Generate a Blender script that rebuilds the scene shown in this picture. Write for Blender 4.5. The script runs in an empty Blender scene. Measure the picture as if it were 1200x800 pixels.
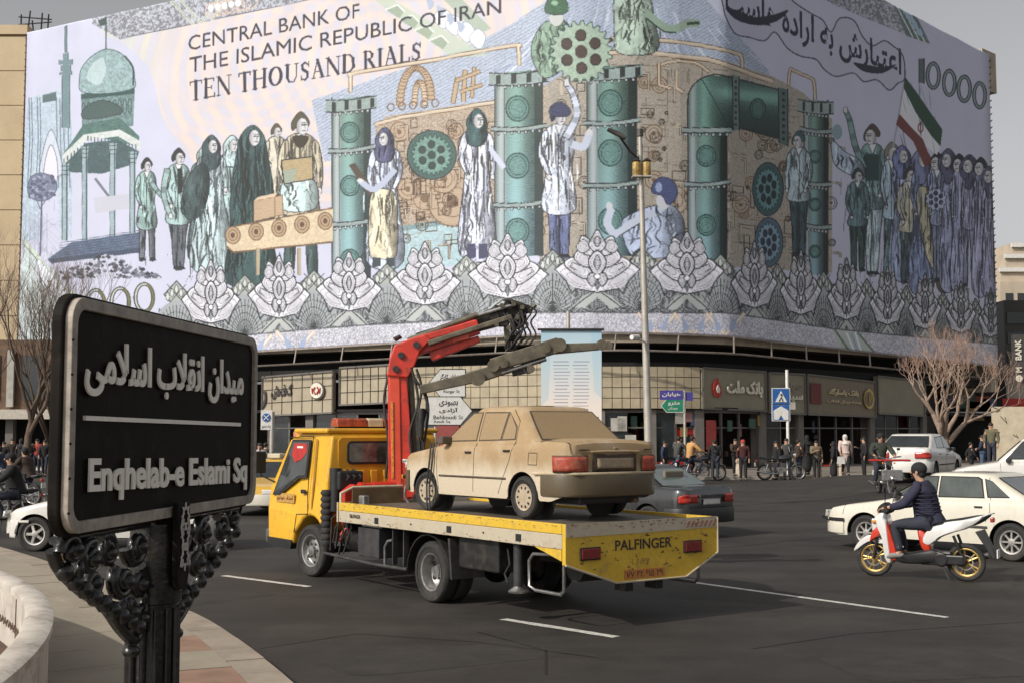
import bpy, bmesh, math, random
import numpy as np
from mathutils import Vector, Matrix, Euler
random.seed(7); RND=random.random
def U(a,b): return a+(b-a)*random.random()
PI=math.pi
sc=bpy.context.scene; COL=sc.collection
# ---------------- camera, sky, sun, exposure ----------------
FPX=1450.; YH=506.; CAMH=2.14
PT=math.atan((YH-400)/FPX); CP,SP=math.cos(PT),math.sin(PT)
cam=bpy.data.cameras.new('camera'); cam.lens=FPX/1200*36; cam.sensor_width=36; cam.clip_end=3000; cam.clip_start=.05
co=bpy.data.objects.new('camera',cam); COL.objects.link(co); co.location=(0,0,CAMH); co.rotation_euler=(PI/2+PT,0,0); sc.camera=co
SUN_DIR=Vector((-.79,-.61,0)).normalized()   # horizontal direction towards the sun
SUN_EL=math.radians(36)
world=bpy.data.worlds.new("World"); sc.world=world; world.use_nodes=True
nt=world.node_tree; bg=nt.nodes['Background']; sky=nt.nodes.new('ShaderNodeTexSky'); sky.sky_type='NISHITA'; sky.sun_disc=False
sky.sun_elevation=SUN_EL; sky.sun_rotation=math.atan2(SUN_DIR.x,SUN_DIR.y); sky.air_density=1.0; sky.dust_density=8.0; sky.ozone_density=1.0; sky.altitude=1200
hsv=nt.nodes.new('ShaderNodeHueSaturation'); hsv.inputs['Saturation'].default_value=.10
nt.links.new(sky.outputs[0],hsv.inputs['Color']); tn=nt.nodes.new('ShaderNodeMix'); tn.data_type='RGBA'; tn.blend_type='MULTIPLY'; tn.inputs[0].default_value=1; tn.inputs[7].default_value=(.98,.975,.97,1); nt.links.new(hsv.outputs[0],tn.inputs[6]); nt.links.new(tn.outputs[2],bg.inputs[0]); bg.inputs[1].default_value=.12
sl=bpy.data.lights.new('sun','SUN'); sl.energy=3.1; sl.angle=math.radians(.6); sl.color=(1,.925,.82)
so=bpy.data.objects.new('sun',sl); COL.objects.link(so)
sdir=Vector((SUN_DIR.x*math.cos(SUN_EL),SUN_DIR.y*math.cos(SUN_EL),math.sin(SUN_EL)))
so.rotation_euler=sdir.to_track_quat('Z','Y').to_euler(); so.location=(-30,-20,40)
sc.view_settings.view_transform='Standard'; sc.view_settings.look='None'; sc.view_settings.exposure=0; sc.view_settings.gamma=1
# ---------------- reading places off the photograph ----------------
def ray(x,y):
    a=(x-600)/FPX; b=(400-y)/FPX
    return Vector((a,CP-b*SP,SP+b*CP))
def G(x,y,h=0.):
    r=ray(x,y); t=(h-CAMH)/r.z; return Vector((r.x*t,r.y*t,h))
def D(x,y,Y):
    r=ray(x,y); t=Y/r.y; return Vector((r.x*t,Y,CAMH+r.z*t))
# ---------------- materials ----------------
MATS={}
def mat(name,c,rough=.6,metal=0.,var=.15,scale=6.,bump=.0,bscale=30.,c2=None,emit=None,spec=None,coat=0.,alpha=1.,trans=0.,dirt=None,dscale=2.,damt=.5):
    if name in MATS: return MATS[name]
    m=bpy.data.materials.new(name); m.use_nodes=True; n=m.node_tree; b=n.nodes['Principled BSDF']; L=n.links.new
    c=tuple(c)+(1,)
    tc=n.nodes.new('ShaderNodeTexCoord'); src=tc.outputs['Object']
    nz=n.nodes.new('ShaderNodeTexNoise'); nz.inputs['Scale'].default_value=scale; nz.inputs['Detail'].default_value=6; nz.inputs['Roughness'].default_value=.65; L(src,nz.inputs['Vector'])
    mx=n.nodes.new('ShaderNodeMix'); mx.data_type='RGBA'
    d=c2 if c2 else tuple(max(0,x*(1-var)) for x in c[:3]); u=tuple(min(1,x*(1+var*.6)) for x in c[:3]) if not c2 else c[:3]
    mx.inputs[6].default_value=tuple(d)[:3]+(1,); mx.inputs[7].default_value=tuple(u)+(1,)
    mr=n.nodes.new('ShaderNodeMapRange'); mr.inputs[1].default_value=.35; mr.inputs[2].default_value=.65; L(nz.outputs[0],mr.inputs[0]); L(mr.outputs[0],mx.inputs[0])
    out=mx.outputs[2]
    if dirt:
        n2=n.nodes.new('ShaderNodeTexNoise'); n2.inputs['Scale'].default_value=dscale; n2.inputs['Detail'].default_value=8; n2.inputs['Roughness'].default_value=.7; L(src,n2.inputs['Vector'])
        r2=n.nodes.new('ShaderNodeMapRange'); r2.inputs[1].default_value=.5; r2.inputs[2].default_value=.72; r2.inputs[4].default_value=damt; L(n2.outputs[0],r2.inputs[0])
        m2=n.nodes.new('ShaderNodeMix'); m2.data_type='RGBA'; L(r2.outputs[0],m2.inputs[0]); L(out,m2.inputs[6]); m2.inputs[7].default_value=tuple(dirt)+(1,); out=m2.outputs[2]
    L(out,b.inputs['Base Color'])
    rr=n.nodes.new('ShaderNodeMapRange'); rr.inputs[3].default_value=max(.02,rough-.08); rr.inputs[4].default_value=min(1,rough+.1); L(nz.outputs[0],rr.inputs[0]); L(rr.outputs[0],b.inputs['Roughness'])
    b.inputs['Metallic'].default_value=metal
    if spec is not None: b.inputs['Specular IOR Level'].default_value=spec
    if coat: b.inputs['Coat Weight'].default_value=coat; b.inputs['Coat Roughness'].default_value=.08
    if trans: b.inputs['Transmission Weight'].default_value=trans; b.inputs['IOR'].default_value=1.45
    if alpha<1: b.inputs['Alpha'].default_value=alpha
    if emit: b.inputs['Emission Color'].default_value=tuple(emit[:3])+(1,); b.inputs['Emission Strength'].default_value=emit[3]
    if bump:
        nb=n.nodes.new('ShaderNodeTexNoise'); nb.inputs['Scale'].default_value=bscale; nb.inputs['Detail'].default_value=5; L(src,nb.inputs['Vector'])
        bp=n.nodes.new('ShaderNodeBump'); bp.inputs['Strength'].default_value=bump; bp.inputs['Distance'].default_value=.02; L(nb.outputs[0],bp.inputs['Height']); L(bp.outputs[0],b.inputs['Normal'])
    MATS[name]=m; return m
BLACK=mat('black_plastic',(.018,.018,.019),.5,var=.3,scale=9)
RUBBER=mat('tyre_rubber',(.028,.027,.026),.8,var=.35,scale=14,bump=.2,bscale=60,dirt=(.10,.085,.07),dscale=5,damt=.5)
STEEL=mat('steel',(.42,.41,.40),.38,.85,var=.25,scale=14)
DARKMET=mat('dark_painted_metal',(.05,.05,.052),.45,.2,var=.3,scale=10,dirt=(.16,.13,.10),dscale=3,damt=.5)
CHROME=mat('chrome',(.7,.7,.7),.15,1.,var=.1)
SKIN=mat('skin',(.46,.27,.18),.55,var=.12,scale=20)
GLASS=mat('dark_window_glass',(.025,.03,.032),.06,0.,var=.3,scale=3,coat=.6)
WHITEP=mat('white_paint',(.72,.71,.68),.45,var=.12,scale=5,dirt=(.45,.40,.33),dscale=4,damt=.35)
REDL=mat('red_lens',(.42,.03,.02),.25,var=.3,scale=30,coat=.5)
ORL=mat('amber_lens',(.75,.28,.03),.25,var=.2,scale=30,coat=.5)
CLEARL=mat('clear_lens',(.62,.62,.60),.12,var=.2,scale=40,coat=.8)
HAIR=mat('dark_hair',(.018,.013,.01),.6,var=.4,scale=40)
# ---------------- mesh builder ----------------
class B:
    def __init__(s): s.v=[]; s.f=[]; s.m=[]
    def add(s,vs,fs,mi=0,T=None):
        k=len(s.v)
        if T is not None: vs=[T@Vector(v) for v in vs]
        s.v+= [tuple(v) for v in vs]; s.f+=[tuple(k+i for i in f) for f in fs]; s.m+=[mi]*len(fs); return s
    def box(s,x0,x1,y0,y1,z0,z1,mi=0,T=None):
        return s.add([(x0,y0,z0),(x1,y0,z0),(x1,y1,z0),(x0,y1,z0),(x0,y0,z1),(x1,y0,z1),(x1,y1,z1),(x0,y1,z1)],[(0,3,2,1),(4,5,6,7),(0,1,5,4),(1,2,6,5),(2,3,7,6),(3,0,4,7)],mi,T)
    def prism(s,poly,a,b,ax='y',mi=0,T=None):
        """extrude a 2D outline (x,z) along y ('y'), (y,z) along x ('x') or (x,y) along z ('z')"""
        mk={'y':lambda p,t:(p[0],t,p[1]),'x':lambda p,t:(t,p[0],p[1]),'z':lambda p,t:(p[0],p[1],t)}[ax]
        n=len(poly); vs=[mk(p,a) for p in poly]+[mk(p,b) for p in poly]
        fs=[tuple(range(n)),tuple(range(2*n-1,n-1,-1))]+[(i,i+n,(i+1)%n+n,(i+1)%n) for i in range(n)]
        return s.add(vs,fs,mi,T)
    def tube(s,pts,r,n=8,mi=0,T=None,cap=True,closed=False):
        pts=[Vector(p) for p in pts]; k=len(pts); rs=list(r) if hasattr(r,'__len__') else [r]*k
        vs=[];fs=[];nrm=None
        for i,p in enumerate(pts):
            if closed: t=pts[(i+1)%k]-pts[i-1]
            else: t=pts[min(i+1,k-1)]-pts[max(i-1,0)]
            if t.length<1e-9: t=Vector((0,0,1))
            t.normalize()
            if nrm is None: nrm=t.orthogonal().normalized()
            nrm=(nrm-t*nrm.dot(t))
            if nrm.length<1e-6: nrm=t.orthogonal()
            nrm.normalize(); bi=t.cross(nrm)
            for j in range(n):
                a=2*PI*j/n; vs.append(p+(nrm*math.cos(a)+bi*math.sin(a))*rs[i])
        for i in range(k if closed else k-1):
            for j in range(n):
                fs.append((i*n+j,i*n+(j+1)%n,((i+1)%k)*n+(j+1)%n,((i+1)%k)*n+j))
        if cap and not closed: fs+=[tuple(range(n-1,-1,-1)),tuple((k-1)*n+j for j in range(n))]
        return s.add(vs,fs,mi,T)
    def cyl(s,p,q,r,n=16,mi=0,T=None,r2=None): return s.tube([p,q],[r,r if r2 is None else r2],n,mi,T)
    def lathe(s,prof,n=24,ax='z',o=(0,0,0),mi=0,T=None,a0=0,a1=2*PI):
        """prof: (radius, height) pairs turned about an axis through o"""
        full=abs(a1-a0-2*PI)<1e-6; m=n if full else n+1
        vs=[];fs=[];o=Vector(o)
        for r,h in prof:
            for j in range(m):
                a=a0+(a1-a0)*j/n; c,d=r*math.cos(a),r*math.sin(a)
                vs.append(o+Vector({'z':(c,d,h),'y':(c,h,d),'x':(h,c,d)}[ax]))
        for i in range(len(prof)-1):
            for j in range(n if full else n):
                j2=(j+1)%m if full else j+1
                fs.append((i*m+j,i*m+j2,(i+1)*m+j2,(i+1)*m+j))
        return s.add(vs,fs,mi,T)
    def ball(s,c,r,n=10,mi=0,T=None,sq=(1,1,1)):
        c=Vector(c); vs=[];fs=[]; h=n//2+1
        for i in range(h+1):
            th=PI*i/h
            for j in range(n):
                a=2*PI*j/n; vs.append(c+Vector((r*sq[0]*math.sin(th)*math.cos(a),r*sq[1]*math.sin(th)*math.sin(a),r*sq[2]*math.cos(th))))
        for i in range(h):
            for j in range(n): fs.append((i*n+j,(i+1)*n+j,(i+1)*n+(j+1)%n,i*n+(j+1)%n))
        return s.add(vs,fs,mi,T)
    def grid(s,rows,mi=0,closed=False,T=None):
        n=len(rows[0]); vs=[p for r in rows for p in r]; fs=[]
        for i in range(len(rows)-1):
            for j in range(n if closed else n-1):
                j2=(j+1)%n; fs.append((i*n+j,i*n+j2,(i+1)*n+j2,(i+1)*n+j))
        return s.add(vs,fs,mi,T)
    def mesh(s,name,mats,smooth=None,fix=True):
        me=bpy.data.meshes.new(name); me.from_pydata(s.v,[],s.f)
        for m in (mats if isinstance(mats,(list,tuple)) else [mats]): me.materials.append(m)
        if any(s.m): me.polygons.foreach_set('material_index',s.m)
        if fix:
            bm=bmesh.new(); bm.from_mesh(me); bmesh.ops.remove_doubles(bm,verts=bm.verts,dist=1e-5); bmesh.ops.recalc_face_normals(bm,faces=bm.faces); bm.to_mesh(me); bm.free()
        if smooth:
            me.polygons.foreach_set('use_smooth',[True]*len(me.polygons)); me.set_sharp_from_angle(angle=math.radians(smooth))
        me.update(); return me
    def obj(s,name,mats,parent=None,smooth=None,bev=0.,loc=None,rot=None,fix=True,seg=2):
        o=bpy.data.objects.new(name,s.mesh(name,mats,smooth,fix)); COL.objects.link(o)
        if parent is not None: o.parent=parent
        if loc is not None: o.location=loc
        if rot is not None: o.rotation_euler=rot
        if bev:
            md=o.modifiers.new('bevel','BEVEL'); md.width=bev; md.segments=seg; md.limit_method='ANGLE'; md.angle_limit=math.radians(40)
            if not smooth:
                md.harden_normals=False
        return o
def link(name,me,parent=None,loc=None,rot=None,scale=None):
    o=bpy.data.objects.new(name,me); COL.objects.link(o)
    if parent is not None: o.parent=parent
    if loc is not None: o.location=loc
    if rot is not None: o.rotation_euler=rot
    if scale is not None: o.scale=scale if hasattr(scale,'__len__') else (scale,)*3
    return o
def thing(name,label,cat,loc=(0,0,0),rz=0,group=None,rot=None):
    o=bpy.data.objects.new(name,None); COL.objects.link(o); o.location=loc; o.rotation_euler=rot if rot else (0,0,rz); o.empty_display_size=.2
    tag(o,label,cat,group); return o
def tag(o,label,cat,group=None,kind=None):
    o['label']=label; o['category']=cat
    if group: o['group']=group
    if kind: o['kind']=kind
    return o
def struct(o,kind='structure'): o['kind']=kind; return o
KIDS={}
def dup(o,loc=None,rz=None,label=None,group=None,parent=None,top=True):
    c=o.copy(); COL.objects.link(c)
    if parent is not None: c.parent=parent
    for ch in list(o.children): dup(ch,parent=c,top=False)
    if loc is not None: c.location=loc
    if rz is not None: c.rotation_euler.z=rz
    if label: c['label']=label
    if group: c['group']=group
    return c
# ---------------- lettering ----------------
AF={'ا':(0xFE8D,0xFE8E),'ب':(0xFE8F,0xFE90,0xFE91,0xFE92),'پ':(0xFB56,0xFB57,0xFB58,0xFB59),'ت':(0xFE95,0xFE96,0xFE97,0xFE98),'ح':(0xFEA1,0xFEA2,0xFEA3,0xFEA4),'د':(0xFEA9,0xFEAA),'ر':(0xFEAD,0xFEAE),'ز':(0xFEAF,0xFEB0),'س':(0xFEB1,0xFEB2,0xFEB3,0xFEB4),'ش':(0xFEB5,0xFEB6,0xFEB7,0xFEB8),'ع':(0xFEC9,0xFECA,0xFECB,0xFECC),'ق':(0xFED5,0xFED6,0xFED7,0xFED8),'ک':(0xFB8E,0xFB8F,0xFB90,0xFB91),'گ':(0xFB92,0xFB93,0xFB94,0xFB95),'ل':(0xFEDD,0xFEDE,0xFEDF,0xFEE0),'م':(0xFEE1,0xFEE2,0xFEE3,0xFEE4),'ن':(0xFEE5,0xFEE6,0xFEE7,0xFEE8),'ه':(0xFEE9,0xFEEA,0xFEEB,0xFEEC),'و':(0xFEED,0xFEEE),'ی':(0xFBFC,0xFBFD,0xFBFE,0xFBFF),'\x01':(0xFEFB,0xFEFC)}
def fa(s):
    s=s.replace('لا','\x01'); out=[]
    for i,c in enumerate(s):
        if c not in AF: out.append(c); continue
        p=i>0 and s[i-1] in AF and len(AF[s[i-1]])==4; n=i+1<len(s) and s[i+1] in AF and len(AF[c])==4
        out.append(chr(AF[c][(3 if p else 2) if n else (1 if p else 0)]))
    return ''.join(reversed(out))
def text_geo(s,bold=0.,extrude=0.,res=3):
    """vertices (numpy, lower left at 0,0, cap height about .7) and faces of a line of lettering"""
    c=bpy.data.curves.new('lettering','FONT'); c.body=s; c.size=1; c.offset=bold; c.extrude=extrude; c.resolution_u=res
    o=bpy.data.objects.new('lettering',c); COL.objects.link(o); dg=bpy.context.evaluated_depsgraph_get(); dg.update()
    me=bpy.data.meshes.new_from_object(o.evaluated_get(dg)); bpy.data.objects.remove(o)
    bm=bmesh.new(); bm.from_mesh(me); bmesh.ops.remove_doubles(bm,verts=bm.verts,dist=1e-4)
    # overlapping glyphs: set every island a hair apart
    seen=set(); isl=0
    for v in bm.verts:
        if v in seen: continue
        st=[v]; seen.add(v)
        while st:
            w=st.pop(); w.co.z+=(isl%4)*.004
            for e in w.link_edges:
                q=e.other_vert(w)
                if q not in seen: seen.add(q); st.append(q)
        isl+=1
    bm.verts.index_update(); V=np.array([tuple(v.co) for v in bm.verts]); Fs=[tuple(v.index for v in f.verts) for f in bm.faces]
    bm.free(); bpy.data.meshes.remove(me); bpy.data.curves.remove(c)
    V[:,0]-=V[:,0].min(); return V,Fs
def lettering(name,s,m,parent,o,xa,ya,w,h,bold=0.,extrude=.004,lift=.003):
    """flat lettering fitted into a w x h box whose lower left corner is o, along unit axes xa (reading) and ya (up)"""
    V,Fs=text_geo(s,bold,0.); y0,y1=V[:,1].min(),V[:,1].max(); x1=V[:,0].max()
    xa=Vector(xa).normalized(); ya=Vector(ya).normalized(); n=xa.cross(ya); o=Vector(o)
    me=bpy.data.meshes.new(name); me.from_pydata([tuple(o+xa*(v[0]/x1*w)+ya*((v[1]-y0)/(y1-y0)*h)+n*(lift+v[2]*.15*h)) for v in V],[],Fs); me.materials.append(m)
    ob=link(name,me,parent)
    if extrude:
        md=ob.modifiers.new('thick','SOLIDIFY'); md.thickness=extrude; md.offset=0
    return ob
# ---------------- the printed banner: a flat print, painted here as pixels of the print itself ----------------
SA=2.4; AX0,AY0,AX1,AY1=0,-130,1200,445
AW,AH=int((AX1-AX0)*SA),int((AY1-AY0)*SA)
ART=np.zeros((AH,AW,3),np.float32); ART[:]=(.765,.765,.865)
rng=np.random.RandomState(3)
def noise2(w,h,cell,seed=0):
    r=np.random.RandomState(seed); gw,gh=int(w/cell)+2,int(h/cell)+2; g=r.rand(gh,gw).astype(np.float32)
    xs=np.arange(w)/cell; ys=np.arange(h)/cell; xi=xs.astype(int); yi=ys.astype(int); fx=(xs-xi)[None,:]; fy=(ys-yi)[:,None]
    a=g[yi][:,xi]; b_=g[yi][:,xi+1]; c=g[yi+1][:,xi]; d=g[yi+1][:,xi+1]
    return (a*(1-fx)+b_*fx)*(1-fy)+(c*(1-fx)+d*fx)*fy
NZ=noise2(AW,AH,5,1)*.5+noise2(AW,AH,2,2)*.5; NZ2=noise2(AW,AH,1.3,5); NZB=noise2(AW,AH,17,8)*.6+noise2(AW,AH,8,9)*.4
def pmask(pts):
    P=np.array(pts,float); P[:,0]=(P[:,0]-AX0)*SA; P[:,1]=(P[:,1]-AY0)*SA
    x0,y0=np.floor(P.min(0)).astype(int)-1; x1,y1=np.ceil(P.max(0)).astype(int)+1
    x0=max(0,x0); y0=max(0,y0); x1=min(AW,x1); y1=min(AH,y1)
    if x1<=x0 or y1<=y0: return None
    X=np.arange(x0,x1)+.5; Y=(np.arange(y0,y1)+.5); M=np.zeros((y1-y0,x1-x0),bool); n=len(P)
    for i in range(n):
        xa,ya=P[i]; xb,yb=P[(i+1)%n]
        if ya==yb: continue
        rows=np.nonzero((Y>min(ya,yb))&(Y<=max(ya,yb)))[0]
        if len(rows)==0: continue
        xi=xa+(Y[rows]-ya)*(xb-xa)/(yb-ya); M[rows]^=(X[None,:]<xi[:,None])
    return M,x0,y0,x1,y1
def rgb(c): return np.array([v/255. if max(c)>1.5 else v for v in c],np.float32)
def poly(pts,c,a=1.,fn=None,tex=.0):
    r=pmask(pts)
    if r is None: return
    M,x0,y0,x1,y1=r; R=ART[y0:y1,x0:x1]
    if fn is not None:
        gx,gy=np.meshgrid(np.arange(x0,x1)/SA+AX0,np.arange(y0,y1)/SA+AY0); C=fn(gx,gy)
    else: C=np.broadcast_to(rgb(c),R.shape)
    if tex: C=C*(1+tex*(NZ[y0:y1,x0:x1,None]-.5)*2)
    m=(M*a)[...,None]; R[:]=R*(1-m)+C*m
def pline(pts,w,c,a=1.,closed=False):
    pts=[tuple(p) for p in pts]
    if closed: pts=pts+[pts[0]]
    for (ax,ay),(bx,by) in zip(pts[:-1],pts[1:]):
        d=math.hypot(bx-ax,by-ay)
        if d<1e-6: continue
        nx,ny=-(by-ay)/d*w/2,(bx-ax)/d*w/2; ex,ey=(bx-ax)/d*w*.25,(by-ay)/d*w*.25
        poly([(ax+nx-ex,ay+ny-ey),(bx+nx+ex,by+ny+ey),(bx-nx+ex,by-ny+ey),(ax-nx-ex,ay-ny-ey)],c,a)
def epts(cx,cy,rx,ry,n=28,a0=0,a1=2*PI,rot=0):
    cr,sr=math.cos(rot),math.sin(rot); out=[]
    for i in range(n+(a1-a0<2*PI-.01)):
        t=a0+(a1-a0)*i/n; x,y=rx*math.cos(t),ry*math.sin(t); out.append((cx+x*cr-y*sr,cy+x*sr+y*cr))
    return out
def ell(cx,cy,rx,ry,c,a=1.,rot=0,tex=0): poly(epts(cx,cy,rx,ry,rot=rot),c,a,tex=tex)
def ring(cx,cy,rx,ry,w,c,a=1.): pline(epts(cx,cy,rx,ry),w,c,a,closed=True)
def spl(pts,k=5,closed=True):
    n=len(pts); out=[]
    for i in range(n if closed else n-1):
        g=lambda j:pts[j%n] if closed else pts[min(max(j,0),n-1)]
        p0,p1,p2,p3=g(i-1),g(i),g(i+1),g(i+2)
        for q in range(k):
            t=q/k; out.append(tuple(.5*(2*p1[z]+(p2[z]-p0[z])*t+(2*p0[z]-5*p1[z]+4*p2[z]-p3[z])*t*t+(3*p1[z]-p0[z]-3*p2[z]+p3[z])*t**3) for z in (0,1)))
    if not closed: out.append(pts[-1])
    return out
def blob(pts,c,edge=None,a=1.,w=.8,tex=.0): s=spl(pts); poly(s,c,a,tex=tex); (pline(s,w,edge,.8,closed=True) if edge else None)
def folds(x0,x1,y0,y1,c,n,sway=2.,w=.9,a=.6,seed=0,flare=1.):
    """engraved drapery strokes running down a garment"""
    r=random.Random(seed); xm=(x0+x1)/2
    for i in range(n):
        u=r.random(); ya=y0+(y1-y0)*(r.random()**1.5)*.7; yb=min(y1,ya+(y1-y0)*(.18+.5*r.random()**2)); x=x0+(x1-x0)*u; ph=r.random()*6; dr=(r.random()-.5)*.35*(yb-ya)
        pts=[]
        for q in range(6):
            t=q/5; y=ya+(yb-ya)*t; pts.append((xm+(x-xm)*(1+(flare-1)*(y-y0)/(y1-y0))+sway*math.sin(ph+t*2.8)+dr*t,y))
        ww=w*(.45+1.1*r.random()**2)
        for q in range(5): pline(pts[q:q+2],ww*(.5+.6*math.sin(PI*(q+.5)/5)),c,a)
def atext(s,p00,p10,p11,p01,c,bold=0.,a=1.):
    """lettering mapped into a quad (lower left, lower right, upper right, upper left)"""
    V,Fs=text_geo(s,bold); x1=V[:,0].max(); y0=V[:,1].min(); y1=V[:,1].max()
    u=V[:,0]/x1; v=(V[:,1]-y0)/(y1-y0); p=[np.array(q,float) for q in (p00,p10,p11,p01)]
    Q=(p[0][None]*((1-u)*(1-v))[:,None]+p[1][None]*(u*(1-v))[:,None]+p[2][None]*(u*v)[:,None]+p[3][None]*((1-u)*v)[:,None])
    for f in Fs: poly([tuple(Q[i]) for i in f],c,a)
INK=(40,44,52); TEAL=(70,125,120); DTEAL=(34,72,72); LTEAL=(160,200,196); OCH=(205,170,130); OCHD=(140,98,60); SKINP=(205,205,205)
def paint_art():
    # soft tints of the paper
    X,Y=np.meshgrid(np.arange(AW)/SA+AX0,np.arange(AH)/SA+AY0)
    # guilloche rosettes, orange on lilac
    def gui(gx,gy):
        r=np.sqrt(((gx-300)/1.1)**2+((gy-70)+.16*(gx-300))**2); r2=np.sqrt(((gx-430)/1.1)**2+((gy-60)+.16*(gx-430))**2)
        s=.5+.5*np.sin(r/2.15+.35*np.sin(np.arctan2(gy-75,gx-300)*12)); s2=.5+.5*np.sin(r2/2.9+.4*np.sin(np.arctan2(gy-60,gx-430)*10))
        s=np.clip((s-.25)*1.8,0,1)*.55; s2=np.clip((s2-.3)*1.8,0,1)
        k=np.clip(.6*s+.5*s2,0,1)[...,None]; o=rgb((243,206,182)); l=rgb((205,198,212)); g=rgb((208,214,196)); w=np.clip((210-gx)/60,0,1)[...,None]
        return (o*(1-w)+g*w)*k+l*(1-k)
    poly(spl([(120,30),(140,48),(168,72),(180,95),(190,135),(212,172),(250,215),(300,250),(390,262),(640,225),(660,80),(650,-40),(420,-120),(200,-60)],6),None,1,gui)
    # band of the top border
    def bord(gx,gy): i=((gy-AY0)*SA).astype(int).clip(0,AH-1); j=((gx-AX0)*SA).astype(int).clip(0,AW-1); n=NZ[i,j][...,None]; return rgb((188,190,205))*(1-.28*(n>.5))
    def topedge(x): return 38-(x-22)*.212 if x<855 else (-95-130+ (x-855)*.5)
    poly([(108,28),(140,46),(300,13),(430,-14),(640,-55),(640,-130),(108,-20)],None,1,bord)
    pline([(140,46),(300,13),(430,-14)],.8,(90,95,110))
    for a_,b_ in (((195,-4),(228,30)),((206,-6),(236,28)),((262,-12),(236,28)),((275,-14),(248,24))): pline([a_,b_],3,(222,225,200),.9); pline([a_,b_],.7,(120,130,110),.8)
    for k in range(7): ring(250+k*7,12-k*1.5,9,8,1.2,(235,190,160),.8)
    for k in range(5): ell(247+k*8,10-k*1.5,3.2,4,(245,240,235))
    # azure mountain behind the machine
    blu=lambda gx,gy:(rgb((176,192,220))*(1-.16*(np.sin(gx*.9+gy*1.6+6*NZ[((gy-AY0)*SA).astype(int).clip(0,AH-1),((gx-AX0)*SA).astype(int).clip(0,AW-1)])>.1)[...,None]))
    poly([(365,118),(395,108),(440,92),(500,72),(560,50),(600,28),(650,-5),(700,-45),(760,-60),(800,-30),(850,25),(900,80),(905,110),(700,160),(380,190)],None,.95,blu)
    for i in range(90):
        t=random.random(); x=600+random.random()*280; y=-20+abs(x-730)*.55+random.random()*60
        pline([(x,y),(x+(x-735)*.18+U(-3,3),y+U(8,26))],U(.5,1.3),(120,142,190),.5)
        pline([(x+5,y-4),(x+5+(x-735)*.15,y+14)],U(.8,2),(228,232,245),.5)
    # green corner ornament above RIALS
    poly([(425,-10),(440,-12),(572,66),(530,68)],(190,205,180),.9); poly([(500,-20),(520,-22),(576,34),(560,40)],(170,190,165),.9)
    for k in range(4): poly([(452+k*17,12+k*12),(466+k*17,6+k*12),(474+k*17,14+k*12),(468+k*17,22+k*12)],(150,170,140),.8); pline([(452+k*17,12+k*12),(466+k*17,6+k*12),(474+k*17,14+k*12)],1.4,(240,242,232))
    for k in range(4):
        blob([(508+k*14,22+k*8),(518+k*14,10+k*8),(530+k*13,20+k*8),(520+k*14,34+k*8)],(236,238,240),(130,145,160)); blob([(503+k*12,12+k*9),(500+k*12,-2+k*9),(509+k*12,4+k*9)],(165,180,210),None)
    # headline lettering
    c=(45,42,62)
    atext('CENTRAL BANK OF',(221,60),(421,21),(421,4),(221,43),c)
    atext('THE ISLAMIC REPUBLIC OF IRAN',(222,86),(587,16),(587,-1),(222,68),c)
    serif_text('TEN THOUSAND RIALS',(222,119),(495,70),23,21,(48,46,72))
    # azadi-like arch, shrine, minaret, tree
    G1=(120,160,170)
    poly([(22,250),(24,200),(30,150),(33,118),(44,112),(60,108),(72,105),(80,108),(84,150),(84,280),(70,280),(66,200),(60,185),(52,195),(46,280),(22,285)],(176,196,214),tex=.12)
    for x in (34,37,44,47,66,70,74,79): pline([(x,115),(x+1,165),(x-2 if x<50 else x+3,220)],1.2,(95,120,140),.8)
    poly([(50,112),(66,108),(66,118),(50,121)],(90,120,125)); 
    blob([(60,152),(70,180),(72,205),(48,205),(50,180)],(198,206,220),(80,100,125)); blob([(60,170),(67,190),(66,215),(52,215),(53,190)],(222,214,232),(90,100,120))
    for i in range(40): x=U(25,85); y=U(120,270); pline([(x,y),(x+U(-2,2),y+U(6,18))],.7,(110,150,190),.5)
    for i in range(30): pline([(U(22,45),U(235,300)),(U(40,75),U(250,320))],.5,(150,150,180),.5)
    for (x,w,y0,y1) in ((77,3.0,62,108),(77,8,70,76),(77,6,76,84),(77,7,84,88),(77,4.5,88,150),(77,1.2,30,62)): poly([(x-w,y0+1),(x+w,y0),(x+w,y1),(x-w,y1)],(110,150,158)); pline([(x-w,y0+1),(x-w,y1)],.6,INK,.7); pline([(x+w,y0),(x+w,y1)],.9,DTEAL,.7)
    blob([(32,222),(36,208),(48,203),(62,208),(67,220),(60,232),(48,236),(36,232)],(120,130,165),(60,70,100))
    for i in range(60): ell(U(34,64),U(206,233),U(1.5,3),U(1.2,2.4),random.choice(((80,92,130),(150,160,190),(95,100,140))))
    pline([(49,232),(47,300)],2,(100,105,140)); pline([(47,245),(40,228)],1,(100,105,140)); pline([(47,245),(57,230)],1,(100,105,140))
    poly([(95,110),(158,103),(156,148),(96,155)],(110,150,150),tex=.2)
    poly([(95,111),(158,104),(158,110),(95,117)],(45,95,90))
    blob([(96,108),(93,94),(96,80),(108,66),(124,58),(140,62),(154,76),(158,92),(156,104),(125,110)],(140,175,178),DTEAL,tex=.22)
    blob([(102,92),(108,76),(120,68),(124,84),(116,100)],(190,212,214),None,.7); pline(spl([(146,66),(156,80),(156,100)],4,False),2.2,DTEAL,.8)
    pline([(124,58),(124,24)],1.6,(80,110,110)); poly([(115,24),(125,20),(125,29),(117,31)],(60,90,88))
    for x in range(98,156,6): ring(x,130-(x-98)*.1,2.2,9,.9,DTEAL,.7)
    blob([(98,128),(118,118),(138,124),(140,134),(100,140)],(70,105,100),INK)
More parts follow.
